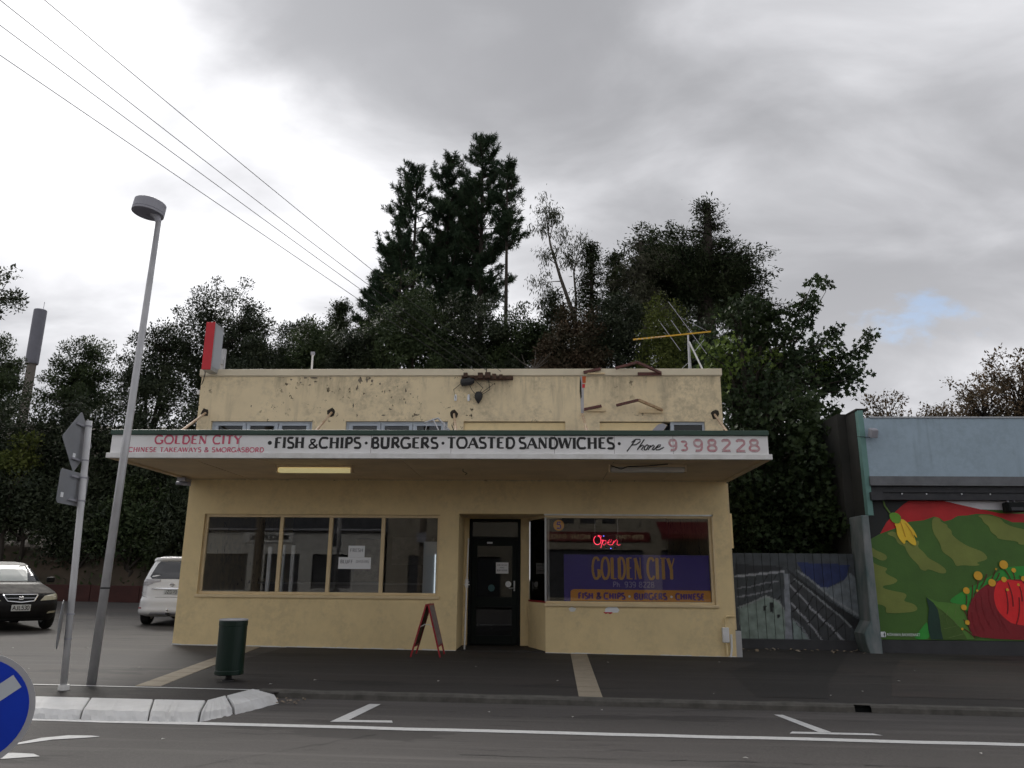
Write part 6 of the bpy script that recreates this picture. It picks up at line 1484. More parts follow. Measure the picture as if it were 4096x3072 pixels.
m_redl = leaf_mat('russet_leaf', (0.040, 0.040, 0.022), (0.088, 0.058, 0.036), 0.65, 0.17, 0.15)
m_cyp = leaf_mat('cypress_spray', (0.0237, 0.0367, 0.0184), (0.0580, 0.0737, 0.0343), 0.75, 0.12, 0.08)
m_weep = leaf_mat('grey_green_spray', (0.0585, 0.0644, 0.0381), (0.1096, 0.1096, 0.0732), 0.75, 0.12, 0.08)
m_euc = leaf_mat('gum_leaf', (0.0440, 0.0527, 0.0323), (0.0878, 0.0907, 0.0585), 0.65, 0.17, 0.15)
m_syc = leaf_mat('sycamore_leaf', (0.0181, 0.0327, 0.0136), (0.0454, 0.0680, 0.0253), 0.60, 0.20, 0.22)
m_sycy = leaf_mat('pale_sycamore_leaf', (0.0995, 0.1522, 0.0305), (0.1638, 0.2222, 0.0586), 0.65, 0.17, 0.35)
m_aut = leaf_mat('autumn_leaf', (0.0804, 0.0659, 0.0408), (0.1608, 0.1096, 0.0659), 0.65, 0.15, 0.25)

RG = np.random.default_rng(12)
def unit(v): return v/np.maximum(np.linalg.norm(v, axis=-1, keepdims=True), 1e-9)
def rdir(n): return unit(RG.normal(size=(n, 3)))
def np_mesh(name, verts, faces, m, parent):
    k = faces.shape[1]; me = bpy.data.meshes.new(name)
    me.vertices.add(len(verts)); me.vertices.foreach_set('co', verts.astype(np.float32).ravel())
    me.loops.add(faces.size); me.loops.foreach_set('vertex_index', faces.astype(np.int32).ravel())
    me.polygons.add(len(faces)); me.polygons.foreach_set('loop_start', np.arange(0, faces.size, k, dtype=np.int32))
    me.update(calc_edges=True); me.materials.append(m)
    o = bpy.data.objects.new(name, me); COL.objects.link(o)
    if parent is not None: attach(o, parent)
    return o
def diamonds(pos, ax, L, W, face=None):
    """leaf-shaped quads at pos along ax; face = direction the blades turn towards"""
    n = len(pos); sd = unit(np.cross(ax, rdir(n) if face is None else face))
    L = np.asarray(L).reshape(-1, 1)*np.ones((n, 1)); W = np.asarray(W).reshape(-1, 1)*np.ones((n, 1))
    nrm = unit(np.cross(ax, sd))
    v = np.empty((n, 4, 3)); v[:, 0] = pos; v[:, 1] = pos+ax*L*0.45+sd*W*0.5+nrm*W*0.12; v[:, 2] = pos+ax*L; v[:, 3] = pos+ax*L*0.45-sd*W*0.5+nrm*W*0.12
    return v.reshape(-1, 3), np.arange(n*4).reshape(n, 4)
def stars(pos, ax, S):
    """five-lobed leaves"""
    n = len(pos); sd = unit(np.cross(ax, rdir(n))); S = np.asarray(S).reshape(-1, 1)*np.ones((n, 1)); nrm = unit(np.cross(ax, sd))
    prof = [(0, 0, 0), (.42, -.1, .05), (.30, .30, 0), (.62, .55, .10), (.22, .62, 0), (0, 1.05, .06), (-.22, .62, 0), (-.62, .55, .10), (-.30, .30, 0), (-.42, -.1, .05)]
    v = np.stack([pos+sd*S*a+ax*S*b-nrm*S*c for a, b, c in prof], 1)
    base = np.arange(n)[:, None]*10
    quads = np.array([[0, 1, 2, 8], [0, 8, 9, 9], [2, 3, 4, 8], [4, 6, 7, 8], [4, 5, 6, 6]])
    tris = np.array([[0, 1, 2], [0, 2, 8], [0, 8, 9], [2, 3, 4], [2, 4, 6], [2, 6, 8], [4, 5, 6], [6, 7, 8]])
    f = (base[:, :, None]+tris[None]).reshape(-1, 3)
    return v.reshape(-1, 3), f
def fill(clumps, n, shell=0.5):
    """n points in each ellipsoid clump (K,6), denser to the outside; returns pos, outward dir"""
    K = len(clumps); d = rdir(K*n).reshape(K, n, 3); r = RG.uniform(0, 1, (K, n, 1))**shell
    c = clumps[:, None, :3]; R_ = clumps[:, None, 3:]
    return (c+d*r*R_).reshape(-1, 3), d.reshape(-1, 3)
def limbs(mb, root, tips, r0, r1, bend=0.25, n=5):
    for t in tips:
        a, b = np.array(root), np.array(t); m = a+(b-a)*0.5+np.array([0, 0, -bend*0.4*np.linalg.norm(b-a)*0.4])+RG.normal(size=3)*0.08*np.linalg.norm(b-a)
        mb.tube([tuple(a), tuple(m), tuple(b)], [r0, (r0+r1)/2, r1], n, cap=False)
def sample_crown(ells, K, rmin, rmax, flat=1.0, surf=0.6):
    E = np.array(ells, float); vol = np.prod(E[:, 3:], axis=1)**(2/3); idx = RG.choice(len(E), K, p=vol/vol.sum())
    d = rdir(K); r = RG.uniform(0.15, 1.0, (K, 1))**surf
    c = E[idx, :3]+d*r*E[idx, 3:]; rr = RG.uniform(rmin, rmax, (K, 1))
    return np.concatenate([c, rr, rr, rr*flat], 1)
TREES = 0
def broad(name, label, base, ells, K, cr, n, leaf, m, group=None, cat='tree', trunk=0.16, bark=None, up=0.25, flat=0.85, aspect=0.5, fork=0.45, limbn=None, shell=0.5, tz=None):
    x, y = base; z0 = hill(x, y); t = thing(name, label, cat, (x, y, z0), group=group)
    cl = sample_crown(ells, K, cr*0.7, cr*1.25, flat)
    E = np.array(ells); cz = E[:, 2].mean(); fz_ = tz if tz is not None else z0+(cz-z0)*fork
    mb = MB(); top = np.array([x+RG.normal()*0.1, y, fz_])
    mb.tube([(x, y, z0-0.2), (x+RG.normal()*.1, y, (z0+fz_)/2), tuple(top)], [trunk*1.25, trunk, trunk*0.8], 8)
    mains = [E[i, :3]+np.array([0, 0, -E[i, 5]*0.35]) for i in range(len(E))]
    for mpt in mains: mb.tube([tuple(top), tuple((top+mpt)/2+RG.normal(size=3)*.12), tuple(mpt)], [trunk*.75, trunk*.55, trunk*.4], 6, cap=False)
    lim = cl if limbn is None else cl[:limbn]
    for c in lim:
        i = int(np.argmin([np.linalg.norm(c[:3]-mm) for mm in mains])); limbs(mb, mains[i]+RG.normal(size=3)*.08, [c[:3]], trunk*.22, 0.008, n=4)
    mb.build('trunk', bark or m_bark, t)
    p, d = fill(cl, n, shell)
    ax = unit(d+RG.normal(size=d.shape)*0.8+np.array([0, 0, up]))
    L = RG.uniform(0.5, 1.5, len(p))*leaf
    cc_ = np.repeat(cl[:, :3], n, 0); E0 = E[:, :3].mean(0)
    face = unit(unit(cc_-E0)*0.9+d*0.7+np.array([0, 0, .9])+RG.normal(size=d.shape)*0.45)
    v, f = diamonds(p, ax, L, L*aspect, face); np_mesh('crown', v, f, m, t)
    return t
def pine(label, base, top, crown_z, hw, K, seed, lean=(0, 0), trunk=0.22, side=None, group='tall pines on the hill', tn=42, low_bare=True):
    x, y = base; z0 = hill(x, y); t = thing('pine_tree', label, 'tree', (x, y, z0), group=group)
    mb = MB(); N_ = 10; tp = lambda s: np.array([x+lean[0]*s, y+lean[1]*s, z0+(top-0.3-z0)*s])
    mb.tube([tuple(tp(i/N_)) for i in range(N_+1)], [trunk*(1-0.82*i/N_) for i in range(N_+1)], 9)
    P = []; D = []
    NW = max(6, int((top-crown_z)/0.62)); per = max(3, round(K/NW))
    for k in range(NW*per):
        u_ = ((k//per)+RG.normal()*0.16+0.4)/NW; u_ = min(0.97, max(0.0, u_)); z = crown_z+(top-crown_z)*u_
        s = (z-z0)/(top-z0); prof = hw*(1.0-0.74*u_**2.2)*RG.uniform(0.30, 1.2)
        a = RG.uniform(0, 2*math.pi)
        if side is not None and RG.uniform() < 0.5: a = side+RG.normal()*0.7
        d0 = np.array([math.cos(a), math.sin(a), 0.18+0.6*u_]); d0 /= np.linalg.norm(d0)
        b0 = tp(s); b1 = b0+d0*prof+np.array([0, 0, 0.20*prof])
        mid_ = b0+d0*prof*0.5+np.array([0, 0, -0.06*prof])
        mb.tube([tuple(b0), tuple(mid_), tuple(b1)], [0.05*(1.1-u_*0.6), 0.034, 0.014], 4, cap=False)
        nt = max(4, int(prof*7.0))
        for q in range(nt):
            w = RG.uniform(0.38, 1.04); c = b0*(1-w)**2+2*mid_*w*(1-w)+b1*w*w+RG.normal(size=3)*np.array([.15, .15, .09])*min(1, prof)
            P.append(c); D.append(d0*0.8+np.array([0, 0, 0.7])+RG.normal(size=3)*0.3)
    for k in range(10): P.append(tp(1)+np.array([RG.normal()*.16, RG.normal()*.16, RG.uniform(-.8, .15)])); D.append(np.array([RG.normal()*.3, RG.normal()*.3, 1]))
    mb.build('trunk', m_bark, t)
    P = np.array(P); D = unit(np.array(D)); n = tn
    pos = np.repeat(P, n, 0); dd = np.repeat(D, n, 0)
    pos = pos+dd*RG.uniform(-.16, .22, (len(pos), 1))
    ax = unit(dd*0.75+RG.normal(size=dd.shape)*0.62)
    L = RG.uniform(.18, .36, len(pos)); v, f = diamonds(pos, ax, L, L*0.09+0.016)
    np_mesh('crown', v, f, m_pine, t)
    return t
def layered(name, label, base, trunk_pts, boughs, n, m, group=None, leaf=0.16, droop=0.1, trunk=0.3, bark=None):
    """cypress: boughs = (start point, end point, spread, thickness); flat sprays strung along each bough"""
    x, y = base; z0 = hill(x, y); t = thing(name, label, 'tree', (x, y, z0), group=group)
    mb = MB(); mb.tube([(x, y, z0-.2)]+trunk_pts, [trunk*1.2]+[trunk*(1-0.8*i/(len(trunk_pts))) for i in range(len(trunk_pts))], 8)
    VV, FF, off = [], [], 0
    for a, b, sp, th in boughs:
        a, b = np.array(a, float), np.array(b, float); L_ = np.linalg.norm(b-a)
        mid_ = (a+b)/2+np.array([0, 0, 0.08*L_])
        mb.tube([tuple(a), tuple(mid_), tuple(b)], [0.07, 0.045, 0.012], 4, cap=False)
        k = max(6, int(L_*9))
        w = RG.uniform(0.15, 1.02, k); c = (a*(1-w)[:, None]**2+2*mid_*(w*(1-w))[:, None]+b*(w**2)[:, None])
        c = c+RG.normal(size=c.shape)*np.array([sp, sp, th])
        dr = unit((b-a)*np.array([1, 1, 0.6])+RG.normal(size=(k, 3))*0.5*L_)
        for ci, di in zip(c, dr):
            if RG.uniform() < 0.5: mb.tube([tuple(ci-di*0.3), tuple(ci+di*0.3)], [0.012, 0.006], 3, cap=False)
        pos = np.repeat(c, n, 0); dd = np.repeat(dr, n, 0)
        pos = pos+dd*RG.uniform(-.35, .40, (len(pos), 1))+RG.normal(size=pos.shape)*np.array([.16, .16, .07])
        ax = unit(dd*0.8+RG.normal(size=dd.shape)*0.5+np.array([0, 0, -droop]))
        L = RG.uniform(.6, 1.3, len(pos))*leaf
        v, f = diamonds(pos, ax, L, L*0.34, unit(np.array([0, 0, 1.0])+RG.normal(size=pos.shape)*0.5)); VV.append(v); FF.append(f+off); off += len(v)
    mb.build('trunk', bark or m_bark, t)
    np_mesh('crown', np.concatenate(VV), np.concatenate(FF), m, t)
    return t

GL_ = 'broadleaved trees left of the shop'
broad('evergreen_tree', 'tall round crowned evergreen tree standing behind the red projecting sign', (-15.6, 36), [(-15.7, 36, 13.0, 2.25, 1.9, 2.9), (-14.4, 36, 12.2, 1.7, 1.7, 2.2), (-17.0, 36, 12.2, 1.4, 1.6, 2.1), (-15.4, 36, 10.4, 2.6, 1.8, 1.6)], 270, 0.46, 165, .115, m_ever, GL_, trunk=.17, up=.35, bark=m_barkg, limbn=110, tz=7.6)
broad('evergreen_tree', 'narrow evergreen tree behind the street lamp pole', (-18.1, 34), [(-17.6, 34, 12.0, .75, 1.0, 1.7), (-18.3, 34, 10.5, 1.25, 1.2, 1.7), (-17.4, 34, 9.6, 1.5, 1.2, 1.8), (-18.9, 34, 9.2, 1.0, 1, 1.6)], 150, 0.44, 155, .115, m_ever, GL_, trunk=.14, up=.35, limbn=60, tz=6.5)
broad('evergreen_tree', 'feathery evergreen tree between the phone mast and the street lamp', (-22.8, 36), [(-22.9, 36, 11.5, 1.0, 1.0, 1.5), (-22.0, 36, 11.2, .9, 1, 1.2), (-23.4, 36, 10.0, 1.3, 1.2, 1.6), (-22.2, 36, 9.6, 1.5, 1.2, 1.5)], 140, 0.44, 155, .115, m_mid, GL_, trunk=.14, limbn=60, tz=6.5)
broad('evergreen_tree', 'evergreen tree at the left picture edge below the phone mast top', (-27.8, 37), [(-27.9, 37, 11.6, 1.3, 1.2, 1.6), (-27.3, 37, 10.0, 1.5, 1.3, 1.6)], 110, 0.44, 150, .115, m_mid, GL_, trunk=.15, limbn=40, tz=6.5)
broad('overhanging_tree', 'tree reaching into the picture from the left edge high above the phone mast', (-21.6, 26), [(-20.55, 26, 11.2, 1.35, 1.2, 1.15), (-21.8, 26, 11.8, 1.3, 1.2, 1.3)], 46, 0.34, 80, .13, m_ever, None, trunk=.16, limbn=46, tz=9.5)
broad('evergreen_tree', 'small bushy tree just right of the round crowned evergreen', (-13.1, 38), [(-13.1, 38, 12.9, .8, .9, 1.5), (-13.2, 38, 11.2, 1.3, 1.1, 1.5)], 95, 0.42, 150, .115, m_ever, GL_, trunk=.12, limbn=40, tz=8)
broad('evergreen_tree', 'low ragged tree above the middle of the stained parapet', (-11.9, 39), [(-12.0, 39, 13.6, .75, .9, 1.2), (-11.6, 39, 11.9, 1.4, 1.1, 1.5)], 95, 0.42, 150, .115, m_mid, GL_, trunk=.12, limbn=40, tz=8.5)
def conifer(label, base, top, bot, hw, K, n=22, m=m_cyp, group='small dark conifers behind the parapet', leaf=.15, seed=0):
    x, y = base; B = []
    for k in range(K):
        u_ = RG.uniform(0, 1); z = bot+(top-bot)*u_; r = hw*(1.0-u_)**0.8*RG.uniform(.6, 1.1)+0.12; a = RG.uniform(0, 6.283)
        B.append(((x, y, z+0.05), (x+r*math.cos(a), y+r*math.sin(a), z+0.10*r), 0.10, 0.07))
    layered('conifer', label, base, [(x, y, bot), (x, y, top)], B, n, m, group, leaf, droop=0.05, trunk=.14)
conifer('pointed small conifer where the overhead wires meet the trees', (-11.3, 41), 16.3, 10.5, 1.25, 90)
conifer('blunt dark conifer left of the pines behind the parapet', (-9.5, 40), 15.1, 9.5, 1.3, 90)
# pines
pine('tallest pine with an open top in the middle of the pine group', (-3.85, 46), 30.2, 17.5, 2.45, 115, 1, trunk=.30)
pine('right-hand pine with a long bare trunk standing against the bright sky', (-2.1, 44), 27.0, 21.2, 1.25, 50, 2, trunk=.20)
pine('second pine from the left, its top just below the tallest', (-6.2, 47), 28.9, 17.5, 2.6, 110, 3, trunk=.25)
pine('left-hand pine with drooping boughs toward the wires', (-8.2, 46), 27.9, 16.5, 2.5, 95, 4, trunk=.24, side=math.pi)
pine('low spreading pine at the left foot of the pine group', (-8.6, 44), 21.4, 14.5, 2.6, 75, 5, trunk=.22, side=math.pi)
pine('slim pine between the tallest pine and the left pair', (-5.0, 48.5), 27.6, 17.0, 2.6, 100, 6, trunk=.22)
# gum tree
gx = thing('gum_tree', 'thin leaning gum tree with sparse hanging leaves against bright cloud', 'tree', (2.3, 40, hill(2.3, 40)))
mb = MB(); tips = []
mb.tube([(2.3, 40, hill(2.3, 40)-.2), (2.2, 40, 13), (1.75, 40, 15.4), (1.1, 40, 17.4), (.55, 40, 19.4), (.35, 40, 20.8)], [.2, .16, .12, .09, .06, .02], 7)
mb.tube([(1.9, 40, 14.6), (1.95, 40, 16.2), (1.85, 40.2, 17.8), (2.1, 40.3, 19.0)], [.09, .07, .05, .015], 6)
for b0, b1 in [((.6, 19.2), (.15, 20.4)), ((.5, 19.6), (.85, 20.9)), ((.9, 18.2), (.1, 18.9)), ((.8, 18.5), (1.3, 19.8)), ((1.2, 17.2), (.25, 17.4)), ((1.3, 17.0), (.45, 16.5)), ((1.6, 16.0), (.8, 15.8)), ((1.0, 17.8), (1.5, 18.7)), ((1.9, 17.0), (2.5, 18.0)), ((1.9, 17.6), (1.5, 18.9)), ((2.0, 18.2), (2.45, 19.2)), ((1.9, 16.2), (2.5, 16.8)), ((1.7, 15.4), (1.0, 14.8)), ((.4, 20.4), (.3, 21.2)), ((.45, 20.2), (.75, 21.2)), ((1.9, 15.6), (1.4, 14.4))]:
    a, b = (b0[0], 40, b0[1]), (b1[0], 40+RG.normal()*.4, b1[1])
    mb.tube([a, tuple((np.array(a)+np.array(b))/2+RG.normal(size=3)*.08), b], [.035, .022, .008], 4, cap=False); tips.append(b)
    for k in range(3):
        c = np.array(b)+RG.normal(size=3)*.32; mb.tube([b, tuple(c)], [.012, .005], 3, cap=False); tips.append(tuple(c))
mb.build('trunk', m_barkg, gx)
tp_ = np.array(tips); pos = np.repeat(tp_, 66, 0)+RG.normal(size=(len(tp_)*66, 3))*np.array([.22, .25, .20])
ax = unit(np.array([0, 0, -1.0])+RG.normal(size=pos.shape)*.45); L = RG.uniform(.14, .30, len(pos))
v, f = diamonds(pos, ax, L, L*.22); np_mesh('crown', v, f, m_euc, gx)
# macrocarpa group on the right
def bough_fan(x, y, zlist, reach, rnd, n, up=0.12):
    B = []
    for z in zlist:
        for k in range(n):
            a = RG.uniform(0, 6.283); r = reach(z)*RG.uniform(.55, 1.05)
            B.append(((x, y, z), (x+r*math.cos(a), y+r*math.sin(a)*.7, z+up*r+RG.normal()*.15), .20, .10))
    return B
B = bough_fan(8.85, 38, list(np.linspace(17.0, 20.7, 12)), lambda z: 0.25+1.9*((20.9-z)/3.7)**0.9, 0, 4, .04)
layered('cypress_tree', 'open spired cypress showing sky between flat boughs at the right', (8.7, 38), [(8.6, 38, 13), (8.7, 38, 15.5), (8.85, 38, 18.5), (8.95, 38, 20.8)], B, 12, m_cyp, 'cypresses on the hill', .19, trunk=.42)
B = []
for (x0, z0_), (x1, z1_), sp_, th_ in [((8.5, 15.2), (11.5, 17.4), .3, .16), ((8.5, 15.4), (11.4, 16.5), .3, .14), ((8.6, 15.6), (11.2, 17.9), .3, .18), ((8.5, 15.0), (11.4, 15.6), .28, .12), ((8.5, 14.8), (11.8, 14.9), .3, .12), ((8.5, 15.6), (6.2, 17.7), .35, .25), ((8.4, 15.4), (5.0, 18.2), .4, .28), ((8.4, 15.2), (4.4, 17.0), .4, .28), ((8.4, 15.0), (5.6, 16.2), .35, .22), ((8.5, 16.2), (6.9, 18.8), .35, .25), ((8.6, 16.6), (9.8, 17.6), .35, .22), ((8.5, 16.0), (5.9, 18.7), .35, .26), ((8.5, 16.0), (7.6, 17.9), .35, .26), ((8.5, 14.6), (11.6, 14.2), .3, .12), ((8.5, 14.4), (6.4, 15.0), .3, .16), ((8.5, 15.8), (10.6, 17.0), .35, .2), ((8.5, 15.3), (11.0, 16.3), .35, .2), ((8.5, 16.2), (7.4, 17.7), .4, .3), ((8.5, 15.8), (6.8, 17.0), .4, .3)]:
    for k in range(4):
        B.append(((x0, 38, z0_), (x1+RG.normal()*.35, 38+RG.normal()*1.6, z1_+RG.normal()*.25), sp_, th_))
layered('cypress_tree', 'broad dark cypress with a forked trunk and sweeping right-hand boughs', (8.5, 38.6), [(8.5, 38.4, 12), (8.5, 38.2, 14.6), (8.45, 38.1, 16.5)], B, 26, m_cyp, 'cypresses on the hill', .20, trunk=.5)
conifer('slender cypress between the gum tree and the broad cypress', (2.75, 39), 18.9, 12.5, 1.25, 70, 18, m_cyp, 'cypresses on the hill', .16)
conifer('second slender cypress leaning on the broad cypress', (4.1, 39.5), 18.6, 12.5, 1.3, 70, 18, m_cyp, 'cypresses on the hill', .16)
B = []
for k in range(64):
    a = RG.uniform(0, 6.283); r = RG.uniform(.5, 1.7); z = RG.uniform(13.4, 18.0); rr = r*min(1, (18.6-z)/2.0+.25)
    B.append(((5.2, 37, z+.2), (5.2+rr*math.cos(a), 37+rr*math.sin(a), z-.25), .16, .22))
layered('weeping_cypress', 'grey-green weeping cypress in front of the broad cypress', (5.2, 37), [(5.2, 37, 13), (5.2, 37, 18.2)], B, 20, m_weep, None, .17, droop=.8, trunk=.2, bark=m_barkg)
# shrubs rising behind the parapet
SH = 'shrubs rising behind the parapet'
def shrub(label, x, y, zt, zb, hw, K, m, n=135, leaf=.125, g=SH, cr=.46):
    if g == SH: zt += 0.7; K = int(K*1.4)
    c = (zt+zb)/2; h = (zt-zb)/2
    return broad('shrub', label, (x, y), [(x, y, c+h*.25, hw*.85, hw*.8, h*.75), (x-hw*.45, y, c-h*.25, hw*.6, hw*.6, h*.7), (x+hw*.45, y, c-h*.2, hw*.6, hw*.6, h*.7)], K, cr, n, leaf, m, g, 'shrub', trunk=.09, limbn=22, tz=zb)
shrub('large rounded green shrub at the foot of the pine group', -5.6, 32, 13.7, 8.8, 1.95, 130, m_mid)
shrub('wide dark shrub under the tallest pine', -3.0, 33, 13.1, 8.8, 2.2, 130, m_ever)
shrub('shrub below the bare-trunked pine', -0.9, 33, 12.4, 8.8, 1.5, 85, m_mid)
shrub('dark pointed shrub left of the gum tree', 0.6, 34, 13.8, 9.0, .95, 60, m_ever)
shrub('russet shrub behind the parapet below the gum tree', 1.3, 31, 11.8, 8.2, 1.5, 85, m_redl)
shrub('dark green shrub behind the yellow aerial tip', 3.3, 32, 12.7, 8.5, 1.5, 90, m_ever)
shrub('yellow-green shrub above the yellow aerial', 5.0, 30, 11.7, 8.6, 1.05, 55, m_yel, leaf=.10)
shrub('dark shrub behind the aerial mast', 6.3, 31, 11.6, 8.0, 1.6, 85, m_ever)
shrub('dark shrub at the right end behind the parapet', 8.6, 33, 12.4, 8.0, 1.8, 85, m_cyp)
shrub('dark low shrub left of the pines behind the parapet', -8.2, 33, 12.0, 8.6, 1.6, 85, m_ever)
shrub('shrub behind the stained middle of the parapet', -10.6, 34, 12.2, 8.8, 1.7, 85, m_mid)
shrub('shrub behind the parapet right of the red sign', -13.0, 34, 11.3, 8.6, 1.6, 80, m_ever)
# bare pale twigs showing over the parapet
bt = thing('bare_shrub', 'leafless pale forked branch just above the parapet cap', 'shrub', (-.35, 29, hill(-.35, 29)))
mb = MB(); mb.tube([(-.35, 29, hill(-.35, 29)-.1), (-.35, 29, 8.6), (-.3, 29, 9.15)], [.05, .04, .03], 6)
for b in ((-.75, 9.75), (-1.3, 9.9), (.1, 9.7), (.45, 9.85), (-.2, 9.95), (.3, 9.5), (-.5, 9.5)): mb.tube([(-.3, 29, 9.1), (-.3+(b[0]+.3)*.5+RG.normal()*.06, 29, 9.1+(b[1]-9.1)*.4), (b[0], 29, b[1])], [.024, .016, .006], 4)
mb.build('branches', m_barkg, bt)
# dark bank left of the shop
LB = 'bushes on the bank behind the car park'
bank = [(-29.5, 33.5, 8.6), (-27.2, 32.8, 6.2), (-25.6, 34, 9.4), (-24.6, 32.6, 5.8), (-22.9, 33.6, 8.8), (-21.9, 32.4, 5.6), (-20.6, 33.4, 8.9), (-19.4, 32.3, 5.4), (-18.0, 33.2, 8.6), (-17.0, 32.2, 5.2), (-15.6, 33, 8.8), (-14.7, 32, 5.4), (-13.4, 32.6, 8.6), (-12.4, 31.9, 5.0), (-11.2, 32.4, 8.4)]
bl = ['leftmost tall', 'leftmost low', 'second tall', 'second low', 'third tall', 'third low', 'fourth tall', 'fourth low', 'fifth tall', 'fifth low', 'sixth tall', 'sixth low', 'seventh tall', 'seventh low', 'eighth tall']
for (x, y, zt), q in zip(bank, bl):
    low_ = zt < 7
    shrub('%s dark bush on the bank counting from the left picture edge' % q, x, y, zt+RG.uniform(-.4, .5), (2.6 if x < -20 else 1.4) if low_ else 3.8, 1.75, 120, (m_ever, m_mid, m_ever)[int(RG.integers(3))], 90, .15, LB, .55)
shrub('small yellow-green bush standing among the dark bank left of the street lamp', -22.3, 31.9, 7.3, 4.6, .7, 26, m_yel, 80, .15, LB, .4)  # yellow-green is the bush's own leaf colour
# undergrowth carpet
n = 30000
px = RG.uniform(-45, 30, n); py = RG.uniform(31.6, 44, n)
keep = (px < -7) | (py > 28.5)
pz = np.array([hill(a, b) for a, b in zip(px, py)])+RG.uniform(0, .55, n)
pos = np.stack([px, py, pz], 1)[keep]; ax = unit(RG.normal(size=pos.shape)+np.array([0, 0, .6])); L = RG.uniform(.12, .32, len(pos))
v, f = diamonds(pos, ax, L, L*.45)
tag(np_mesh('undergrowth', v, f, m_mid, None), 'low undergrowth covering the bank behind the car park and buildings', 'undergrowth', kind='stuff')
# sycamore in the gap between the buildings
sy = thing('sycamore_tree', 'large leaved sycamore filling the gap between the shop and the mural building', 'tree', (5.0, 18.6, hill(5, 18.6)))
ells = [(5.0, 18.6, 6.4, 1.4, 1.3, 1.5), (6.2, 18.6, 6.0, 1.1, 1.2, 1.3), (4.6, 18.4, 4.4, 1.3, 1.2, 1.5), (5.6, 18.3, 4.0, 1.1, 1.1, 1.3), (4.7, 17.6, 2.4, 1.0, .9, .9), (5.5, 17.6, 2.6, .7, .8, 1.0), (7.4, 18.6, 6.3, .6, .6, .8), (5.3, 16.9, 3.2, .75, .7, 1.3), (4.4, 16.9, 3.4, .8, .7, 1.5), (5.5, 17.0, 4.8, .7, .7, 1.1), (4.5, 16.6, 2.0, .8, .6, .5), (5.4, 16.6, 2.0, .6, .6, .5), (5.72, 16.2, 3.6, .28, .4, 1.0), (5.7, 16.2, 2.3, .28, .4, .6), (5.72, 16.3, 4.5, .3, .4, .7)]
mb = MB(); mb.tube([(5, 18.6, -.2), (5.0, 18.6, 2.0), (5.1, 18.6, 4.2)], [.16, .13, .10], 8)
sprigs = [((6.0, 5.6), (8.25, 7.1)), ((6.0, 5.2), (7.9, 6.3)), ((5.8, 6.2), (7.15, 8.25)), ((5.6, 6.2), (6.5, 8.1)), ((5.2, 6.4), (5.9, 7.8)), ((5.0, 6.4), (4.8, 7.9)), ((5.9, 5.9), (7.5, 7.4)), ((5.9, 5.0), (7.2, 5.3)), ((4.8, 6.0), (4.0, 6.9)), ((5.3, 6.6), (5.4, 8.0)), ((5.9, 4.6), (6.9, 4.9))]
cl = sample_crown(ells, 290, .30, .55, .8)
for c in cl: mb.tube([(5.1, 18.6, min(4.2, max(1.5, c[2]-.8))), tuple((np.array([5.1, 18.6, c[2]-.4])+c[:3])/2), tuple(c[:3])], [.04, .025, .008], 4, cap=False)
sc = [np.array([RG.uniform(5.45, 5.95), RG.uniform(15.75, 16.6), RG.uniform(1.75, 4.5), .30, .30, .26]) for _ in range(46)]
for (a, b) in sprigs:
    P0, P1 = np.array([a[0], 18.6, a[1]]), np.array([b[0], 18.5+RG.normal()*.3, b[1]])
    mb.tube([(5.1, 18.6, 4.0), tuple(P0), tuple((P0+P1)/2+np.array([0, 0, -.06])), tuple(P1)], [.06, .035, .022, .006], 5, cap=False)
    for w in np.linspace(.1, 1.0, 8): sc.append(np.concatenate([P0*(1-w)+P1*w+RG.normal(size=3)*.10, [.30-.10*w]*3]))
mb.build('trunk', m_bark, sy)
p, d = fill(np.concatenate([cl, np.array(sc)]), 46, .45)
ax = unit(d*np.array([1, 1, .4])+RG.normal(size=d.shape)*.55+np.array([0, -.15, -.45])); S_ = RG.uniform(.07, .135, len(p))
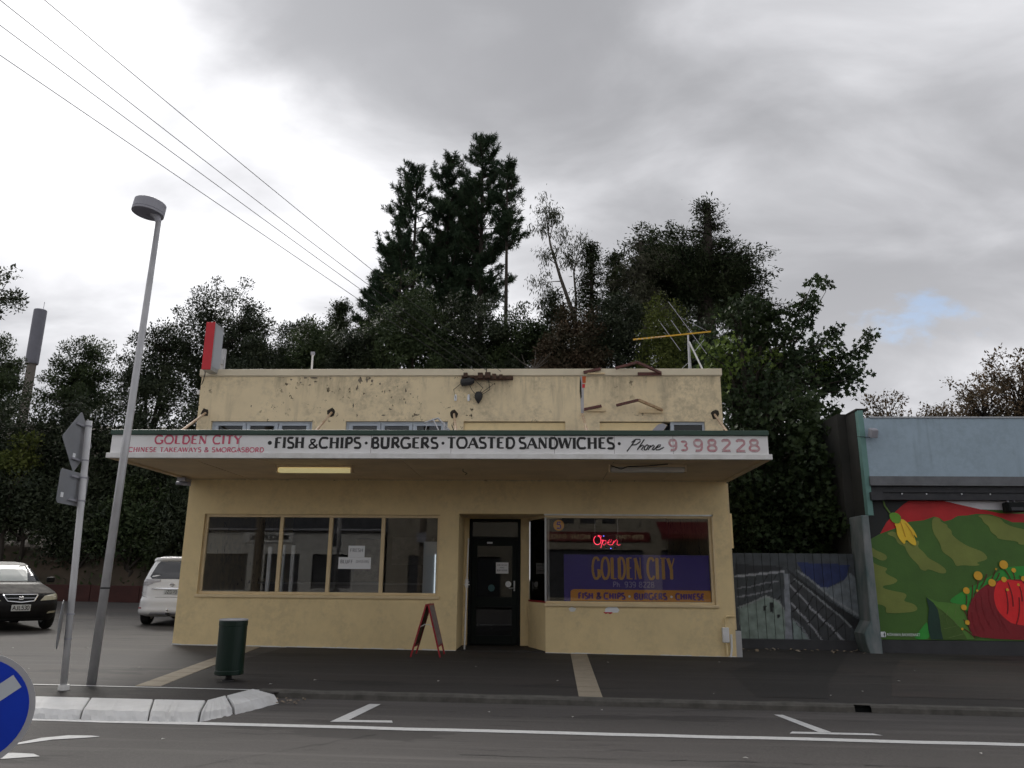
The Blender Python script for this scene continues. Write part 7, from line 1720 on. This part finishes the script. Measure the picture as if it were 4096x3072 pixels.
yel = (np.abs(p[:, 0]-4.35)+np.abs(p[:, 2]-6.5)*.7 < .75) & (RG.uniform(size=len(p)) < .75)
yel |= (np.abs(p[:, 0]-5.45) < .35) & (np.abs(p[:, 2]-6.4) < .30) & (RG.uniform(size=len(p)) < .6)
yel |= (np.abs(p[:, 0]-6.9) < .3) & (np.abs(p[:, 2]-6.35) < .25) & (RG.uniform(size=len(p)) < .5)
v, f = stars(p[~yel], ax[~yel], S_[~yel]); np_mesh('crown', v, f, m_syc, sy)
v, f = stars(p[yel], ax[yel], S_[yel]); o = np_mesh('pale_leaves', v, f, m_sycy, sy); o['label'] = 'pale yellow-green leaves on the left side of the crown'  # paler yellow-green colour for leaves in a few picked spots
for i, (x, y, zt) in enumerate(((4.4, 21.5, 5.2), (5.6, 22.5, 5.6), (4.9, 24.5, 6.6))):
    shrub(('dark bush deep in the gap nearest the shop wall', 'dark bush deep in the gap nearest the mural building', 'rearmost dark bush in the gap between the buildings')[i], x, y, zt, .4, 1.1, 60, m_ever, 80, .15, 'bushes in the gap', .5)
# thin trees behind the mural building
def airy(label, base, ells, K, n):
    broad('autumn_tree', label, base, ells, K, .36, n, .13, m_aut, 'thin autumn trees behind the mural building', trunk=.12, bark=m_bark, limbn=K, up=.1, tz=5.0, shell=.6)
airy('thin twiggy tree behind the left end of the mural building', (13.8, 30), [(13.6, 30, 7.3, 1.3, .8, 1.2), (14.6, 30, 6.7, 1.1, .8, .8)], 62, 34)
airy('larger russet tinged tree behind the mural building at the right picture edge', (19.4, 32), [(18.4, 32, 8.4, 1.6, 1.2, 1.6), (20.0, 32, 8.9, 1.7, 1.2, 2.0), (17.0, 32, 7.4, 1.1, 1, 1.0), (21.4, 32, 8.6, 1.3, 1.1, 1.5)], 210, 62)
airy('small thin tree between the sycamore and the larger russet tree', (15.9, 31), [(15.9, 31, 7.3, .9, .8, .9)], 28, 26)

# ------------------------------------------------------------------ tidy up helper properties
for o in BASES:
    for kx_ in ('_base', '_local'):
        if kx_ in o: del o[kx_]
